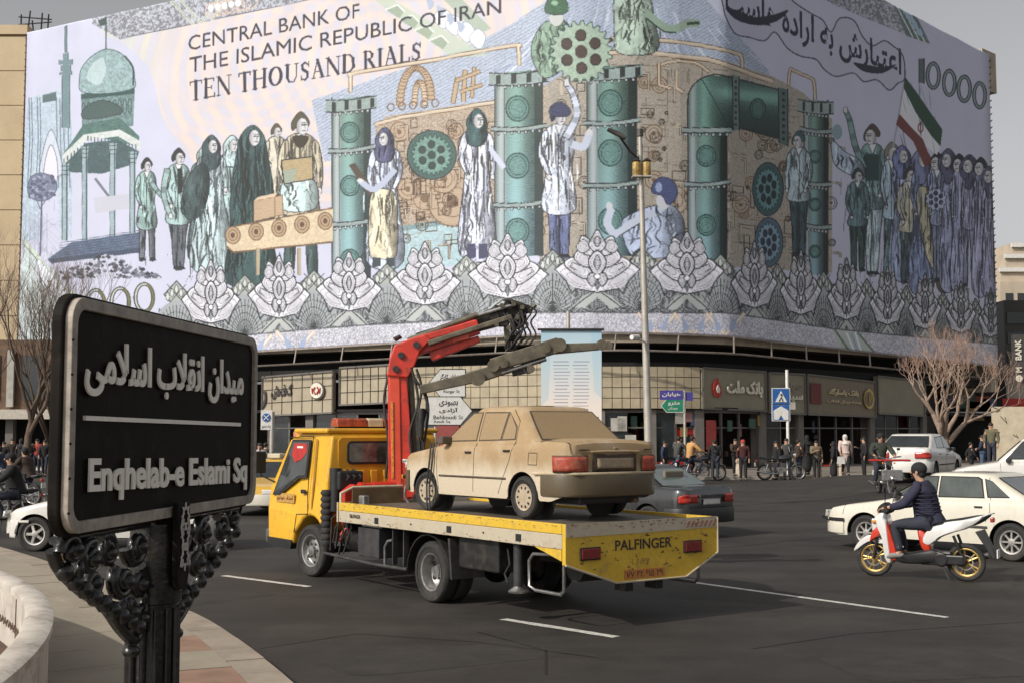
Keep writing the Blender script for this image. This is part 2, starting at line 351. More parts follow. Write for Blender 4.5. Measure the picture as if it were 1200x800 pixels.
    poly([(73,182),(98,146),(140,138),(163,160),(163,172),(100,158),(75,190)],(75,130,120),tex=.2); poly([(73,182),(98,158),(140,152),(165,166),(165,176),(138,160),(100,166),(75,194)],(205,210,205),tex=.1)
    for i in range(22): x=75+i*4; pline([(x,186-abs(x-75)*.75 if x<101 else 163+(x-120)*.18),(x,191-abs(x-75)*.75 if x<101 else 168+(x-120)*.18)],1.2,DTEAL,.8)
    poly([(76,192),(100,168),(138,164),(163,178),(158,192),(120,204),(82,202)],(70,105,110),tex=.2)
    for x,y0,y1 in ((76,192,282),(99,172,290),(132,168,286),(155,178,282)):
        poly([(x-4,y0),(x+5,y0),(x+3.4,y0+18),(x+3.2,y1),(x-3.2,y1),(x-3,y0+18)],(150,178,186),tex=.1); pline([(x+2.4,y0),(x+2.4,y1)],1.6,(55,80,95),.8); pline([(x-3,y0),(x-3,y1)],.7,INK,.8)
        for q in range(3): pline([(x-4,y0+3+q*5),(x+4.5,y0+3+q*5)],.8,DTEAL,.8)
    pline([(112,210),(132,236)],3,(120,125,140)); poly([(110,232),(150,228),(152,245),(112,250)],(190,190,205))
    poly([(56,304),(84,284),(165,272),(166,290),(120,302)],(85,110,150),tex=.2); poly([(56,304),(166,290),(166,296),(60,309)],(60,80,115))
    for q in range(6): pline([(70,300-q*3),(166,285-q*3)],.7,(50,70,100),.7)
    for i in range(230):
        x=U(68,186); h=18*(1-abs(x-125)/66); y=326-U(0,max(3,h*1.6)); r=U(1.6,4); cc=random.choice(((70,78,100),(120,125,145),(190,190,205),(50,55,75)))
        poly([(x-r,y+U(-1,1)),(x+U(-1,1),y-r*.8),(x+r,y+U(-1,1)),(x+U(-1,1),y+r*.7)],cc)
    for x in range(30,58,5): pline([(x,250),(x,296)],.6,(150,155,180),.7)
    # big zeros by the corner and corner ornament
    for x,y in ((112,356),(141,354),(169,349)): ring(x,y,10.5,16,3,(190,196,190)); ring(x,y,12,17.5,1.4,(60,62,50)); ring(x,y,8.5,14.5,1.2,(60,62,50)); pline(epts(x,y,10.5,16,12,-1.2,1.2),3.4,(120,118,60),.8)
    poly([(28,278),(34,286),(75,335),(110,360),(60,420),(20,400)],(190,206,200),.9,tex=.2); pline([(30,284),(74,336),(115,362)],3,(200,214,180)); pline([(28,287),(74,340)],.8,(100,120,110))
    for k in range(7): blob([(40+k*6,318+k*6),(46+k*6,304+k*7),(52+k*6,318+k*6),(46+k*6,330+k*6)],(232,234,240),(130,150,180))
    # ---- the machine: beige plates, pipes and wheels
    mb=lambda gx,gy:(rgb((192,176,156))*(1-.13*(NZ2[((gy-AY0)*SA).astype(int).clip(0,AH-1),((gx-AX0)*SA).astype(int).clip(0,AW-1)]>.55))[...,None])
    mo=lambda gx,gy:(rgb((208,180,150))*(1-.2*(NZ2[((gy-AY0)*SA).astype(int).clip(0,AH-1),((gx-AX0)*SA).astype(int).clip(0,AW-1)]>.5))[...,None])
    poly([(440,150),(452,137),(575,118),(640,100),(640,300),(440,300)],None,1,mo)
    poly([(640,100),(700,60),(735,58),(850,72),(905,90),(940,108),(975,140),(975,320),(640,300)],None,1,mb)
    poly([(452,270),(545,256),(545,310),(448,318)],(165,200,208),tex=.12); poly([(452,268),(545,254),(545,260),(452,274)],(120,160,165))
    for (x,y,rr) in ((468,155,11),(534,154,9),(498,232,22),(460,250,14),(530,236,28),(520,210,16),(575,240,10),(620,200,12),(630,240,16),(478,222,12),(766,157,10),(766,183,6),(766,211,10),(773,100,9),(755,97,7),(790,235,16),(874,157,8),(893,150,10),(888,135,9),(903,172,7),(880,215,7),(872,250,6),(868,240,10),(745,240,10),(870,120,6),(918,195,6)):
        ell(x,y,rr,rr*1.05,(200,166,130) if x<640 else (188,168,144)); ring(x,y,rr,rr*1.05,1.2,OCHD,.9); ring(x,y,rr*.62,rr*.65,.9,OCHD,.8); ell(x,y,rr*.25,rr*.27,OCHD,.8)
        if rr>11:
            for k in range(int(rr*1.3)): a_=2*PI*k/int(rr*1.3); pline([(x+rr*math.cos(a_),y+rr*math.sin(a_)),(x+(rr+2.6)*math.cos(a_),y+(rr+2.6)*math.sin(a_))],1.5,OCHD,.8)
    for i in range(150):
        x=U(446,640); y=U(130+(640-x)*.1,300); L=U(4,16); pline([(x,y),(x+(L if i%2 else 0),y+(-L*.15 if i%2 else L))],.7,OCHD,.55)
    for i in range(150):
        x=U(700,955); y=U(75+max(0,x-850)*.4,300); L=U(5,22); v=i%2; pline([(x,y),(x+(L if v else 0),y+(L*.12 if v else L))],.7,(120,92,66),.6)
    for y in (95,118,142,168,196): pline([(752,y-18),(782,y-16),(782,y+6),(752,y+4)],.7,(120,92,66),.6)
    for i in range(260):
        x=U(452,975); y=U(140 if x<640 else 80+max(0,x-850)*.45,296); w_=U(4,18); h_=U(4,22); sl_=-.1 if x<640 else (.03 if x<855 else .12); cc=(92,62,38) if x<640 else (82,68,56)
        if i%3==0: pline([(x,y),(x+w_,y+w_*sl_),(x+w_,y+h_+w_*sl_),(x,y+h_)],1.0,cc,.85,closed=True); pline([(x+1.5,y+1.5),(x+w_-1.5,y+1.5+w_*sl_)],.6,(235,215,190),.6)
        elif i%3==1: ring(x,y,w_*.42,w_*.45,1.0,cc,.9); ring(x,y,w_*.28,w_*.3,.7,cc,.8); ell(x,y,w_*.12,w_*.12,cc,.7)
        else:
            pline([(x,y),(x+w_,y+w_*sl_),(x+w_,y+h_)],2.6,cc,.7); pline([(x,y),(x+w_,y+w_*sl_),(x+w_,y+h_)],1.4,(222,200,172),.9)
    def pipe(pts,w,c=(216,190,156),e=OCHD): pline(pts,w,e); pline(pts,w-1.6,c); pline([(x,y-w*.2) for x,y in pts],w*.2,(240,225,200),.7)
    pipe(spl([(411,108),(411,90),(416,86),(500,72),(600,54),(607,57),(608,76)],4,False),5); pipe(spl([(716,46),(735,46),(800,50),(860,62),(869,68),(870,82)],4,False),5)
    pipe([(703,62),(760,62),(830,70),(850,76),(905,96)],6); pipe([(440,146),(470,138),(575,121),(600,116)],5); pipe(spl([(924,100),(926,82),(932,84),(950,92),(954,98),(955,116)],3,False),4); pipe(spl([(770,78),(790,72),(815,74),(830,84)],3,False),4); pipe([(793,84),(793,104),(800,108)],5); pipe([(772,76),(772,100),(786,104)],4)
    for k in range(26): a_=PI+PI*k/25; x=487+18*math.cos(a_); y=122+38*math.sin(a_)-k*.3; ell(x,y,4.5,3,(205,165,120)); ring(x,y,4.5,3,.9,OCHD)
    for k in range(20): a_=PI+PI*k/19; x=492+6*math.cos(a_); y=122+26*math.sin(a_); ell(x,y,3.4,2.2,(222,190,150)); ring(x,y,3.4,2.2,.8,OCHD)
    for k in range(5): ring(458+k*13,126-k*1.2,4,4.4,1.2,OCHD)
    for a_,b_,w in (((531,120),(536,92),6),((543,118),(545,84),6),((553,114),(556,80),5),((535,95),(562,84),5),((540,108),(564,100),5)): pline([a_,b_],w,OCHD); pline([a_,b_],w-1.8,(205,170,120))
    # gear wheels
    def gear(x,y,r,c,holes,hc,n=20,sx=1.,rim=None):
        if rim: ell(x,y,r*1.2*sx,r*1.2,rim); ring(x,y,r*1.2*sx,r*1.2,1,INK)
        pts=[]
        for k in range(n*4): a_=2*PI*k/(n*4); q=r*(1.0 if (k//2)%2 else .86); pts.append((x+q*sx*math.cos(a_),y+q*math.sin(a_)))
        poly(pts,c,tex=.12); pline(pts,.9,DTEAL,.9,closed=True)
        for k in range(holes): a_=2*PI*k/holes+.5; ell(x+r*.52*sx*math.cos(a_),y+r*.52*math.sin(a_),r*.17*sx,r*.18,hc); ring(x+r*.52*sx*math.cos(a_),y+r*.52*math.sin(a_),r*.17*sx,r*.18,.8,INK)
        ell(x,y,r*.2*sx,r*.21,hc)
    gear(506,182,24,(110,165,150),6,(50,80,72),24,1,(70,115,105))
    gear(900,222,26,(90,160,165),7,(34,60,66),22,.58,(60,110,115)); gear(901,284,24,(120,165,195),7,(40,60,90),20,.58,(80,120,150))
    # green iron towers with flanges
    def tower(xa,xb,yt,yb,rings,cap=True,sl=-.07,dark=0.):
        def f(gx,gy):
            u=np.clip((gx-xa)/(xb-xa),0,1)[...,None]; v=np.clip((gy-yt)/(yb-yt),0,1)[...,None]
            base=rgb((112,160,140))*(1-v)+rgb((126,178,192))*v
            s=.62+.5*np.exp(-((u-.42)/.26)**2)-.22*(u>.82)-dark*u; li=np.exp(-((u-.12)/.10)**2)
            return np.clip(base*s*(1-li*.8)+rgb((200,204,206))*li*.8,0,1)
        poly([(xa,yt+(xb-xa)*-sl/2),(xb,yt+(xb-xa)*sl/2),(xb,yb),(xa,yb)],None,1,f)
        pline([(xa,yt),(xa,yb)],1,INK,.8); pline([(xb,yt),(xb,yb)],1.4,INK,.8); pline([(xa+(xb-xa)*.2,yt),(xa+(xb-xa)*.2,yb)],.6,INK,.5)
        W=xb-xa; n=int((yb-yt)/1.9)
        for k in range(n):
            y=yt+k*1.9; L=W*(.10+.16*abs(math.sin(k*.37))); pline([(xb-L,y+1.5),(xb-1,y)],.6,DTEAL,.6)
        def flange(y,h,o):
            pts=[(xa-o,y-sl*W/2)]+[(xa-o+(W+2*o)*t,y-sl*W/2+sl*W*t+4*math.sin(PI*t)*.6) for t in (.25,.5,.75)]+[(xb+o,y+sl*W/2)]
            poly(pts+[(px,py+h) for px,py in reversed(pts)],(150,170,166),tex=.1); pline(pts,1,INK); pline([(px,py+h) for px,py in pts],1.2,INK)
            for q in range(7): t=(q+.5)/7; ell(xa+W*t,y+h+1.8-sl*W/2+sl*W*t+1.5,1.5,1.8,(190,196,196)); ring(xa+W*t,y+h+1.8-sl*W/2+sl*W*t+1.5,1.5,1.8,.6,INK)
        if cap:
            flange(yt,14,7)
            for q in range(4): t=(q*.28+.08); x=xa-4+(W+8)*t; poly([(x,yt+3-sl*W/2+sl*W*t),(x+W*.1,yt+2.5-sl*W/2+sl*W*t),(x+W*.1,yt+13-sl*W/2+sl*W*t),(x,yt+14-sl*W/2+sl*W*t)],(46,60,58))
            ys=[yt+18]+rings
        else: ys=[yt]+rings
        for y in rings: flange(y,5,4.5)
        ys=ys+[yb]
        for a_,b_ in zip(ys[:-1],ys[1:]):
            if b_-a_>22: m_=(a_+b_)/2+3; r_=min(W*.24,(b_-a_)*.36); ell(xa+W*.47,m_,r_,r_*1.1,(90,150,140),.7,tex=.15); ring(xa+W*.47,m_,r_,r_*1.1,1.4,DTEAL,.9); ring(xa+W*.47,m_,r_*.75,r_*.82,.7,DTEAL,.8)
    tower(389,434,115,345,[172,258],sl=-.12); tower(580,636,84,300,[147,236]); tower(688,746,78,300,[140,213],dark=.1)
    # elbow pipe on the right
    tower(806,852,148,310,[212],cap=False,dark=.12)
    def hp(gx,gy):
        u=np.clip((gy-(88+(gx-805)*.11))/58,0,1); w_=np.clip((gx-806)/46,0,1); k_=np.clip((gx-832)/26+(gy-150)*-.006,0,1)
        th=.66+.5*np.exp(-((u-.28)/.2)**2)-.42*np.clip(u-.55,0,1); tv=.62+.5*np.exp(-((w_-.42)/.26)**2)-.1*w_; li=np.exp(-((w_-.12)/.1)**2)*(1-k_)*.7
        t=(tv*(1-k_)+th*k_)[...,None]; return np.clip(rgb((100,158,142))*t*(1-li[...,None])+rgb((200,206,206))*li[...,None],0,1)
    E_O=[(806,158),(806,118),(810,104),(819,94),(832,89),(848,89),(922,108)]
    poly(E_O+[(924,166),(905,161),(870,151),(858,151),(853,156),(852,160)],None,1,hp); pline(spl(E_O,4,False),1.3,INK)
    pline([(924,166),(905,161),(870,151),(858,151),(852,158)],1.5,INK); pline([(822,92),(856,152)],1.1,DTEAL)
    for q in range(26): x=866+q*2; pline([(x,118+q*.3),(x+1,150+q*.5)],.7,DTEAL,.5)
    poly([(858,88),(866,90),(866,153),(859,153)],(112,142,136)); pline([(858,88),(859,153)],1,INK); pline([(866,90),(866,153)],1,INK); poly([(912,103),(923,105),(923,172),(913,168)],(92,128,120)); pline([(912,103),(913,168)],1.1,INK); pline([(923,105),(923,172)],1.1,INK)
    for q in range(8): ell(918,110+q*7.6,1.7,1.9,(24,48,46)); ell(862,96+q*7.2,1.4,1.6,(30,54,50))
    ell(888,128,9,12,(80,136,124),.8); ring(888,128,9,12,1.4,DTEAL); ring(888,128,6.5,9,.7,DTEAL)
    poly([(800,150),(857,150),(857,156),(800,156)],(150,172,168)); pline([(800,150),(857,150)],1,INK); pline([(800,156),(857,156)],1.2,INK)
    for q in range(7): ell(804+q*8,158,1.7,1.9,(190,200,200)); ring(804+q*8,158,1.7,1.9,.6,INK)
    tower(942,970,118,322,[150,212,262],sl=.12,dark=.15)
    # people in the print: engraved figures, tone and hatching worked out per garment
    def drape(pts,c,seed=0,k=1.,edge=INK,flat=0.,w=.9):
        P_=spl(pts); xs_=[p[0] for p in P_]; ys_=[p[1] for p in P_]; x0,x1,y0,y1=min(xs_),max(xs_),min(ys_),max(ys_); xm=(x0+x1)/2; hw_=max(4.,(x1-x0)/2); H=max(6.,y1-y0); c=rgb(c)
        r_=pmask(P_)
        if r_ is None: return
        M,ix0,iy0,ix1,iy1=r_; back=ART[iy0:iy1,ix0:ix1].copy()
        def f(gx,gy):
            v=(gy-y0)/H; u=(gx-xm)/hw_; nb=NZB[((gy-AY0)*SA).astype(int).clip(0,AH-1),((gx-AX0)*SA).astype(int).clip(0,AW-1)]
            t=1.10-.16*(u+.3)**2-.30*np.clip(u-.25,0,1)-.10*np.clip(-u-.6,0,1)+.22*(nb-.5); hatch=np.sin((gx*.9+gy*1.7)*1.7); t=np.where((u>.30)&(hatch>.2),t*.82,t); t=np.where((nb<.36)&(hatch>0),t*.84,t)
            return np.clip(c[None,None,:]*t[...,None],0,1)
        poly(P_,None,1,f); R=random.Random(int(seed*13+hw_*7+H)); dk=tuple(float(q)*.36 for q in c); md=tuple(float(q)*.62 for q in c); lt=tuple(min(1.,float(q)*1.22+.05) for q in c)
        for i_ in range(int(6+hw_*H/42*k)):
            u0=R.uniform(-.95,.95); v0=R.random()**1.2*.85; L=R.uniform(.08,.42)*(1.2-v0*.6); bend=R.uniform(-.28,.28); dr=R.uniform(-.25,.25)-u0*.12*(v0<.3); w0=R.choice((.7,.9,1.2,1.7,2.3))*min(1.3,.6+hw_/26); cc=R.choice((dk,dk,md,md,lt))
            prev=None
            for q in range(8):
                t_=q/7; vv=v0+L*t_; uu=(u0+dr*t_+bend*math.sin(PI*t_)*.8)*(.78+.28*vv); p_=(xm+uu*hw_,y0+vv*H)
                if prev: pline([prev,p_],max(.35,w0*math.sin(PI*min(.98,t_*.92+.04))),cc,.85)
                prev=p_
        ART[iy0:iy1,ix0:ix1]=np.where(M[...,None],ART[iy0:iy1,ix0:ix1],back)
        if edge: pline(P_,w,edge,.85,closed=True)
    def fig(x,yt,yb,w,coat,scarf=None,leg=None,seed=1,hair=(42,50,52),faced=1,fl=1.25,chador=False,wst=.5,arm=None):
        H=yb-yt; hr=H*.050; hy=yt+hr*1.3; w2=w/2; xw=x+faced*w2*.05; hd=(214,210,212)
        if chador:
            drape([(x,yt),(x+hr*1.4,hy),(x+w2*.7,yt+H*.20),(x+w2*.95,yt+H*.42),(x+w2*.9,yt+H*.7),(x+w2*1.05,yb),(x-w2*1.15,yb),(x-w2*1.0,yt+H*.68),(x-w2*.98,yt+H*.42),(x-w2*.75,yt+H*.2),(x-hr*1.5,hy)],coat,seed,1.1)
        else:
            yw=yt+H*wst
            if leg:
                for s_ in (-1,1):
                    xs=x+s_*w2*.36; st=(seed%5-2)*.12*w2*s_
                    drape([(xs-w2*.36,yw),(xs+w2*.36,yw),(xs+w2*.30+st*.5,yt+H*.74),(xs+w2*.24+st,yb-3),(xs-w2*.20+st,yb-3),(xs-w2*.26+st*.5,yt+H*.74)],leg,seed+s_,.9); poly([(xs-w2*.22+st,yb-4),(xs+w2*.26+st,yb-4),(xs+w2*.42*1+st,yb),(xs-w2*.24+st,yb)],(44,48,58))
                yc=yw+H*.05
            else: yc=yb
            ww=.86 if leg else fl*.92
            poly([(x-hr*.5,hy),(x+hr*.5,hy),(x+hr*.7,yt+H*.15),(x-hr*.7,yt+H*.15)],(190,188,192))
            drape([(x-hr*.7,yt+H*.125),(x+hr*.7,yt+H*.125),(x+w2*.72,yt+H*.165),(x+w2*.86,yt+H*.26),(x+w2*.70,yt+H*.42),(x+w2*ww,yc),(x-w2*ww,yc),(x-w2*.70,yt+H*.42),(x-w2*.86,yt+H*.26),(x-w2*.72,yt+H*.165)],coat,seed)
            for s_ in ((-1,1) if not arm else (-faced,)):     # sleeves
                ex,ey=x+s_*w2*(1.02),yt+H*.33; hx_,hy_=x+s_*w2*.72+faced*w2*.2,yt+H*(.46 if seed%2 else .40)
                drape([(x+s_*w2*.62,yt+H*.165),(x+s_*w2*.9,yt+H*.19),(ex+s_*w2*.08,ey),(hx_+s_*w2*.1,hy_),(hx_-s_*w2*.12,hy_),(ex-s_*w2*.22,ey),(x+s_*w2*.58,yt+H*.24)],coat,seed+7,1.1); ell(hx_,hy_+2,w2*.13,w2*.17,hd); ring(hx_,hy_+2,w2*.13,w2*.17,.5,INK)
            if leg: pline([(x-faced*w2*.05,yt+H*.15),(x-faced*w2*.02,yc)],.9,INK,.8); poly([(x-hr*.5,yt+H*.13),(x+hr*.6,yt+H*.13),(x,yt+H*.2)],(225,225,228)); pline([(x-hr*.5,yt+H*.13),(x,yt+H*.2),(x+hr*.6,yt+H*.13)],.8,INK,.8)
        if scarf: drape([(x,yt-hr*.2),(x+hr*1.3,hy-hr*.1),(x+hr*1.35,hy+hr*1.5),(x+w2*.62,yt+H*.185),(x+w2*.3,yt+H*.25),(x-w2*.4,yt+H*.25),(x-w2*.66,yt+H*.19),(x-hr*1.4,hy+hr*1.5),(x-hr*1.4,hy)],scarf,seed+4,1.3)
        elif not chador: blob([(x,yt-hr*.2),(x+hr*1.0,hy-hr*.5),(x+hr*.95,hy+hr*.2),(x-hr*.2*faced,hy+hr*.2),(x-hr*.95,hy+hr*.8),(x-hr*1.05,hy-hr*.2)],hair,INK)
        fx=x+hr*.22*faced; fc=lambda gx,gy:(rgb(hd)*(1-.34*np.clip(-faced*(gx-fx)/hr,0,1)[...,None])); poly(epts(fx,hy+hr*.3,hr*.70,hr*1.02),None,1,fc); ring(fx,hy+hr*.3,hr*.70,hr*1.02,.5,INK,.6)
        for e_ in (.05,.42): pline([(fx+faced*hr*(e_-.12),hy+hr*.12),(fx+faced*hr*(e_+.14),hy+hr*.10)],hr*.15,INK,.75); pline([(fx+faced*hr*(e_-.16),hy-hr*.12),(fx+faced*hr*(e_+.16),hy-hr*.16)],hr*.09,INK,.7)
        pline([(fx+faced*hr*.28,hy+hr*.1),(fx+faced*hr*.36,hy+hr*.5),(fx+faced*hr*.18,hy+hr*.54)],.6,INK,.6); pline([(fx+faced*hr*.02,hy+hr*.82),(fx+faced*hr*.40,hy+hr*.82)],hr*.13,(96,60,66),.8)
        if arm:
            s=spl(arm,4,False); wd=w*.19
            for i_ in range(len(s)-1):
                t_=i_/len(s); (ax,ay),(bx,by)=s[i_],s[i_+1]; pline([(ax,ay),(bx,by)],wd*(1-.35*t_)+1.4,INK)
            for i_ in range(len(s)-1):
                t_=i_/len(s); (ax,ay),(bx,by)=s[i_],s[i_+1]; m_=(.9,1.05,1.0,.8,1.0)[i_%5]; pline([(ax,ay),(bx,by)],wd*(1-.35*t_),tuple(min(255,v*m_) for v in coat))
            ex,ey=arm[-1]; blob([(ex-w*.07,ey+w*.06),(ex-w*.05,ey-w*.10),(ex+w*.02,ey-w*.14),(ex+w*.08,ey-w*.04),(ex+w*.06,ey+w*.07)],hd,INK,w=.6)
    fig(172,186,306,26,(140,178,172),None,(110,115,130),3,arm=[(178,215),(186,226),(192,232)],wst=.62)
    fig(240,172,302,34,(96,130,128),(150,180,178),None,8)
    fig(209,175,316,32,(150,186,182),None,(96,106,118),5,arm=[(196,200),(192,228),(200,254)],wst=.56); poly([(208,198),(213,198),(214,225),(209,228)],(36,44,48))
    fig(272,160,300,32,(156,190,188),(170,196,196),None,11)
    fig(248,160,312,36,(168,192,196),(62,86,92),None,12,fl=1.5); drape([(222,205),(240,192),(246,215),(238,248),(222,258),(212,240)],(60,88,90),3)
    fig(324,146,262,28,(200,188,165),None,None,14,hair=(110,90,60))
    fig(296,147,332,52,(50,92,92),None,None,17,chador=True)
    fig(352,133,326,48,(196,180,146),None,(64,100,98),19,hair=(98,84,56),wst=.56); drape([(333,212),(368,212),(370,244),(332,246)],(186,212,210),2)
    blob([(343,160),(361,160),(358,170),(352,174),(346,170)],(70,56,38))
    # conveyor and boxes
    poly([(266,272),(272,266),(390,244),(390,284),(274,296),(266,288)],(226,196,150),tex=.1); pline([(266,272),(272,266),(390,244)],1.6,OCHD); pline([(266,290),(274,296),(390,284)],2,OCHD)
    for k in range(5): x=273+k*27; y=276-k*4.2; ell(x,y,8.5,10,(200,160,112)); ring(x,y,8.5,10,1.2,OCHD); ring(x,y,5.2,6.2,.9,OCHD); ell(x,y,2.6,3.2,(120,76,46))
    poly([(330,188),(366,184),(367,210),(333,216)],(196,164,104),tex=.08); poly([(330,200),(348,198),(345,214),(333,216)],(140,180,176),.6); pline([(330,188),(366,184),(367,210),(333,216)],1.1,INK,closed=True)
    poly([(297,236),(331,229),(332,252),(297,260)],(206,164,118)); pline([(297,236),(331,229),(332,252),(297,260)],.9,OCHD,closed=True); pline([(322,231),(322,255)],.8,OCHD); poly([(297,236),(322,231),(326,226),(302,231)],(226,190,150))
    for x in (302,351): pline([(x,292),(x,322)],4,(190,170,130)); pline([(x-2,292),(x-2,322)],.8,OCHD)
    # centre figures
    fig(451,151,306,38,(186,196,222),(84,88,140),None,23,faced=-1); poly([(409,194),(416,191),(440,226),(432,230)],(96,76,60)); drape([(436,226),(454,222),(464,232),(466,262),(464,300),(448,304),(434,300),(432,262)],(218,202,164),6)
    pline(spl([(462,200),(440,222),(424,214)],4,False),7,(176,186,214)); ell(422,212,3.4,3,(214,210,212))
    for x in (441,457): poly([(x-4,302),(x+5,302),(x+5,312),(x-5,314)],(60,80,88))
    fig(559,129,296,40,(196,200,224),(52,96,100),None,27,fl=1.15); pline(spl([(575,175),(590,196),(582,186)],4,False),6,(196,200,224))
    for x in (552,566): poly([(x-5,286),(x+5,286),(x+6,302),(x-5,304)],(70,74,120))
    fig(655,124,302,44,(200,208,228),None,(96,110,168),31,hair=(52,56,84),arm=[(664,160),(676,136),(672,112),(664,98)],wst=.64)
    pline(spl([(672,170),(684,172),(690,158)],4,False),9,(190,198,222)); ell(691,155,3.6,4,(214,210,212)); blob([(645,126),(656,120),(668,128),(666,136),(646,136)],(60,66,120),INK)
    drape([(728,262),(742,250),(764,242),(786,240),(800,256),(802,276),(796,300),(750,302),(735,292)],(168,184,218),15,.8)
    pline(spl([(765,250),(740,262),(722,274),(712,262),(716,246)],5,False),9,(190,198,222)); pline(spl([(760,256),(740,268),(724,278)],5,False),1,INK); ell(714,242,4,5,(204,204,212)); 
    ell(777,236,8,11,(200,200,210)); blob([(764,226),(766,214),(776,208),(788,212),(794,224),(790,236),(782,240),(776,230)],(66,82,150),INK); ell(772,220,4,6,(160,180,225),.8)
    # upper figures, green
    drape([(622,60),(628,40),(640,26),(660,24),(668,36),(664,60),(660,80),(640,92),(628,80)],(130,166,138),18,1.3); ell(652,22,8,9,(206,210,202)); blob([(639,14),(642,0),(652,-6),(664,2),(665,14),(652,18)],(64,128,86),INK,tex=.2); ell(650,4,4,3,(150,200,160))
    gear(681,61,37,(168,196,168),6,(96,74,64),22)
    drape([(720,-2),(734,-8),(760,-4),(766,20),(770,60),(724,62),(720,30)],(168,192,170),21,1.1)
    pline(spl([(758,16),(778,32),(792,34),(806,28),(818,28)],5,False),9,(150,180,152)); pline(spl([(758,22),(778,37),(792,38)],5,False),1.4,(34,66,46)); pline([(806,28),(819,27)],3.4,(60,90,66)); ell(740,-12,8,11,(200,206,198)); poly([(716,44),(720,48),(712,52)],(96,74,64))
    # right-hand crowd
    fig(936,155,300,30,(170,196,206),None,(64,96,108),41,hair=(52,110,116),faced=-1)
    fig(1022,147,322,34,(120,168,166),None,(172,196,204),45,hair=(96,76,66),faced=-1,arm=[(1012,196),(1002,170),(996,142),(991,130)]); poly([(1014,180),(1030,182),(1030,212),(1016,212)],(36,86,80))
    drape([(975,165),(990,178),(1010,190),(1012,210),(986,200),(976,188)],(166,186,214),4); ell(981,155,6,9,(130,168,180)); fig(1005,198,318,26,(96,140,146),None,(60,96,92),47,hair=(38,76,76))
    fig(1045,168,326,24,(150,180,200),None,(96,140,150),49,hair=(150,140,120)); fig(1057,172,320,22,(140,158,200),(96,110,176),None,51)
    fig(1066,196,332,28,(186,176,150),None,(70,96,96),53,hair=(70,64,60)); fig(1080,175,336,24,(120,140,190),(110,120,176),None,55,fl=1.3)
    drape([(1074,226),(1088,222),(1100,258),(1118,300),(1112,322),(1094,318),(1080,280)],(190,176,138),5); blob([(1096,306),(1112,300),(1120,330),(1108,344),(1098,336)],(120,96,56),INK,tex=.2)
    for i,(x,yt) in enumerate(((1098,180),(1111,176),(1124,182),(1136,183),(1149,186),(1160,196))): fig(x,yt,330+i*2,17,(148+i*2,156,200),(84,84,128) if i%2 else None,None if i%3 else (120,130,170),61+i,hair=(40,40,60),faced=-1)
    gear(1097,234,14,(176,186,220),6,(50,56,96),12,.9)
    for i in range(260): x=U(985,1165); y=U(205,322); pline([(x,y),(x+U(-2,2),y+U(6,20))],U(.6,1.4),random.choice(((60,76,120),(206,214,232),(96,130,150),(80,88,140))),.5)
    # flag of green, white and red on its pole
    pline([(1061,88),(1047,172)],2,(160,164,190)); poly([(1060,90),(1074,108),(1104,152),(1102,172),(1092,160),(1072,130),(1059,104)],(36,92,62)); poly([(1059,104),(1072,130),(1092,160),(1102,172),(1098,182),(1080,168),(1066,150),(1054,136)],(226,224,232)); poly([(1054,134),(1066,148),(1082,164),(1092,190),(1084,196),(1070,166),(1050,146)],(150,40,38)); ring(1079,150,3,5,1.2,(150,40,38)); pline([(1079,143),(1079,157)],1.2,(150,40,38))
    folds(1056,1100,96,190,(60,60,90),14,2,1,.4,77)
    # cloud cartouche with calligraphy
    cl=[(846,-20),(848,10),(852,24),(862,40),(878,44),(896,48),(908,38),(922,56),(938,66),(956,70),(966,82),(980,90),(1000,86),(1012,96),(1028,94),(1042,106),(1052,98),(1060,92),(1058,66),(1046,54),(1036,48),(1022,54),(1010,42),(1000,24),(984,22),(974,38),(964,24),(950,16),(930,2),(915,-16),(880,-40)]
    blob(cl,(190,188,214),(60,62,90)); pline(spl(cl),1.3,(64,66,96),closed=True)
    atext(fa('اعتبارش به اراده هاست'),(850,22),(1056,98),(1056,58),(850,-20),(44,46,74),.02)
    poly(spl([(850,10),(864,24),(890,30),(912,24),(924,12),(905,18),(880,20),(860,12)],5),(44,46,74)); poly(spl([(1000,74),(1012,84),(1034,86),(1050,76),(1034,79),(1014,76)],4),(44,46,74))
    # top border of the right side
    def bord2(gx,gy): return bord(gx,gy)
    poly([(965,0),(1046,0),(1072,14),(1090,52),(1010,20),(965,0)],None,1,bord2); poly([(900,-70),(1046,0),(965,0),(880,-38)],None,1,bord2); poly([(1046,2),(1072,16),(1090,52),(1062,42)],(110,140,140),tex=.2)
    for k in range(3): pline([(1050+k*8,6+k*4),(1070+k*7,44+k*3)],1.4,(226,230,214)); 
    for k in range(4): blob([(1058+k*5,14+k*8),(1064+k*5,10+k*8),(1066+k*5,20+k*8)],(160,190,220),None)
    # 10000
    D1=(96,120,124)
    poly([(1077,69),(1083,69),(1083,98),(1077,97)],D1); pline([(1077,69),(1077,97)],1,INK); pline([(1083,69),(1083,98)],1.2,INK)
    for x,y in ((1093.5,89),(1112.5,97.5),(1130,104.5),(1148,112)): ring(x,y,6.6,14,3.2,(130,160,162)); ring(x,y,8.3,16,1.2,(48,52,60)); ring(x,y,5,12.4,1,(48,52,60))
    # ---- lotus frieze
    def frtop(x): return np.interp(x,[180,247,409,498,595,700,805,855,884,938,992,1040,1084,1126,1172],[356,344,322,312,304,300,302,306,312,320,328,338,345,352,360])
    def frbot(x): return np.interp(x,[180,296,350,440,520,600,660,855,975,1033,1172],[404,392,387,380,376,367.5,366,367,385,391,404])
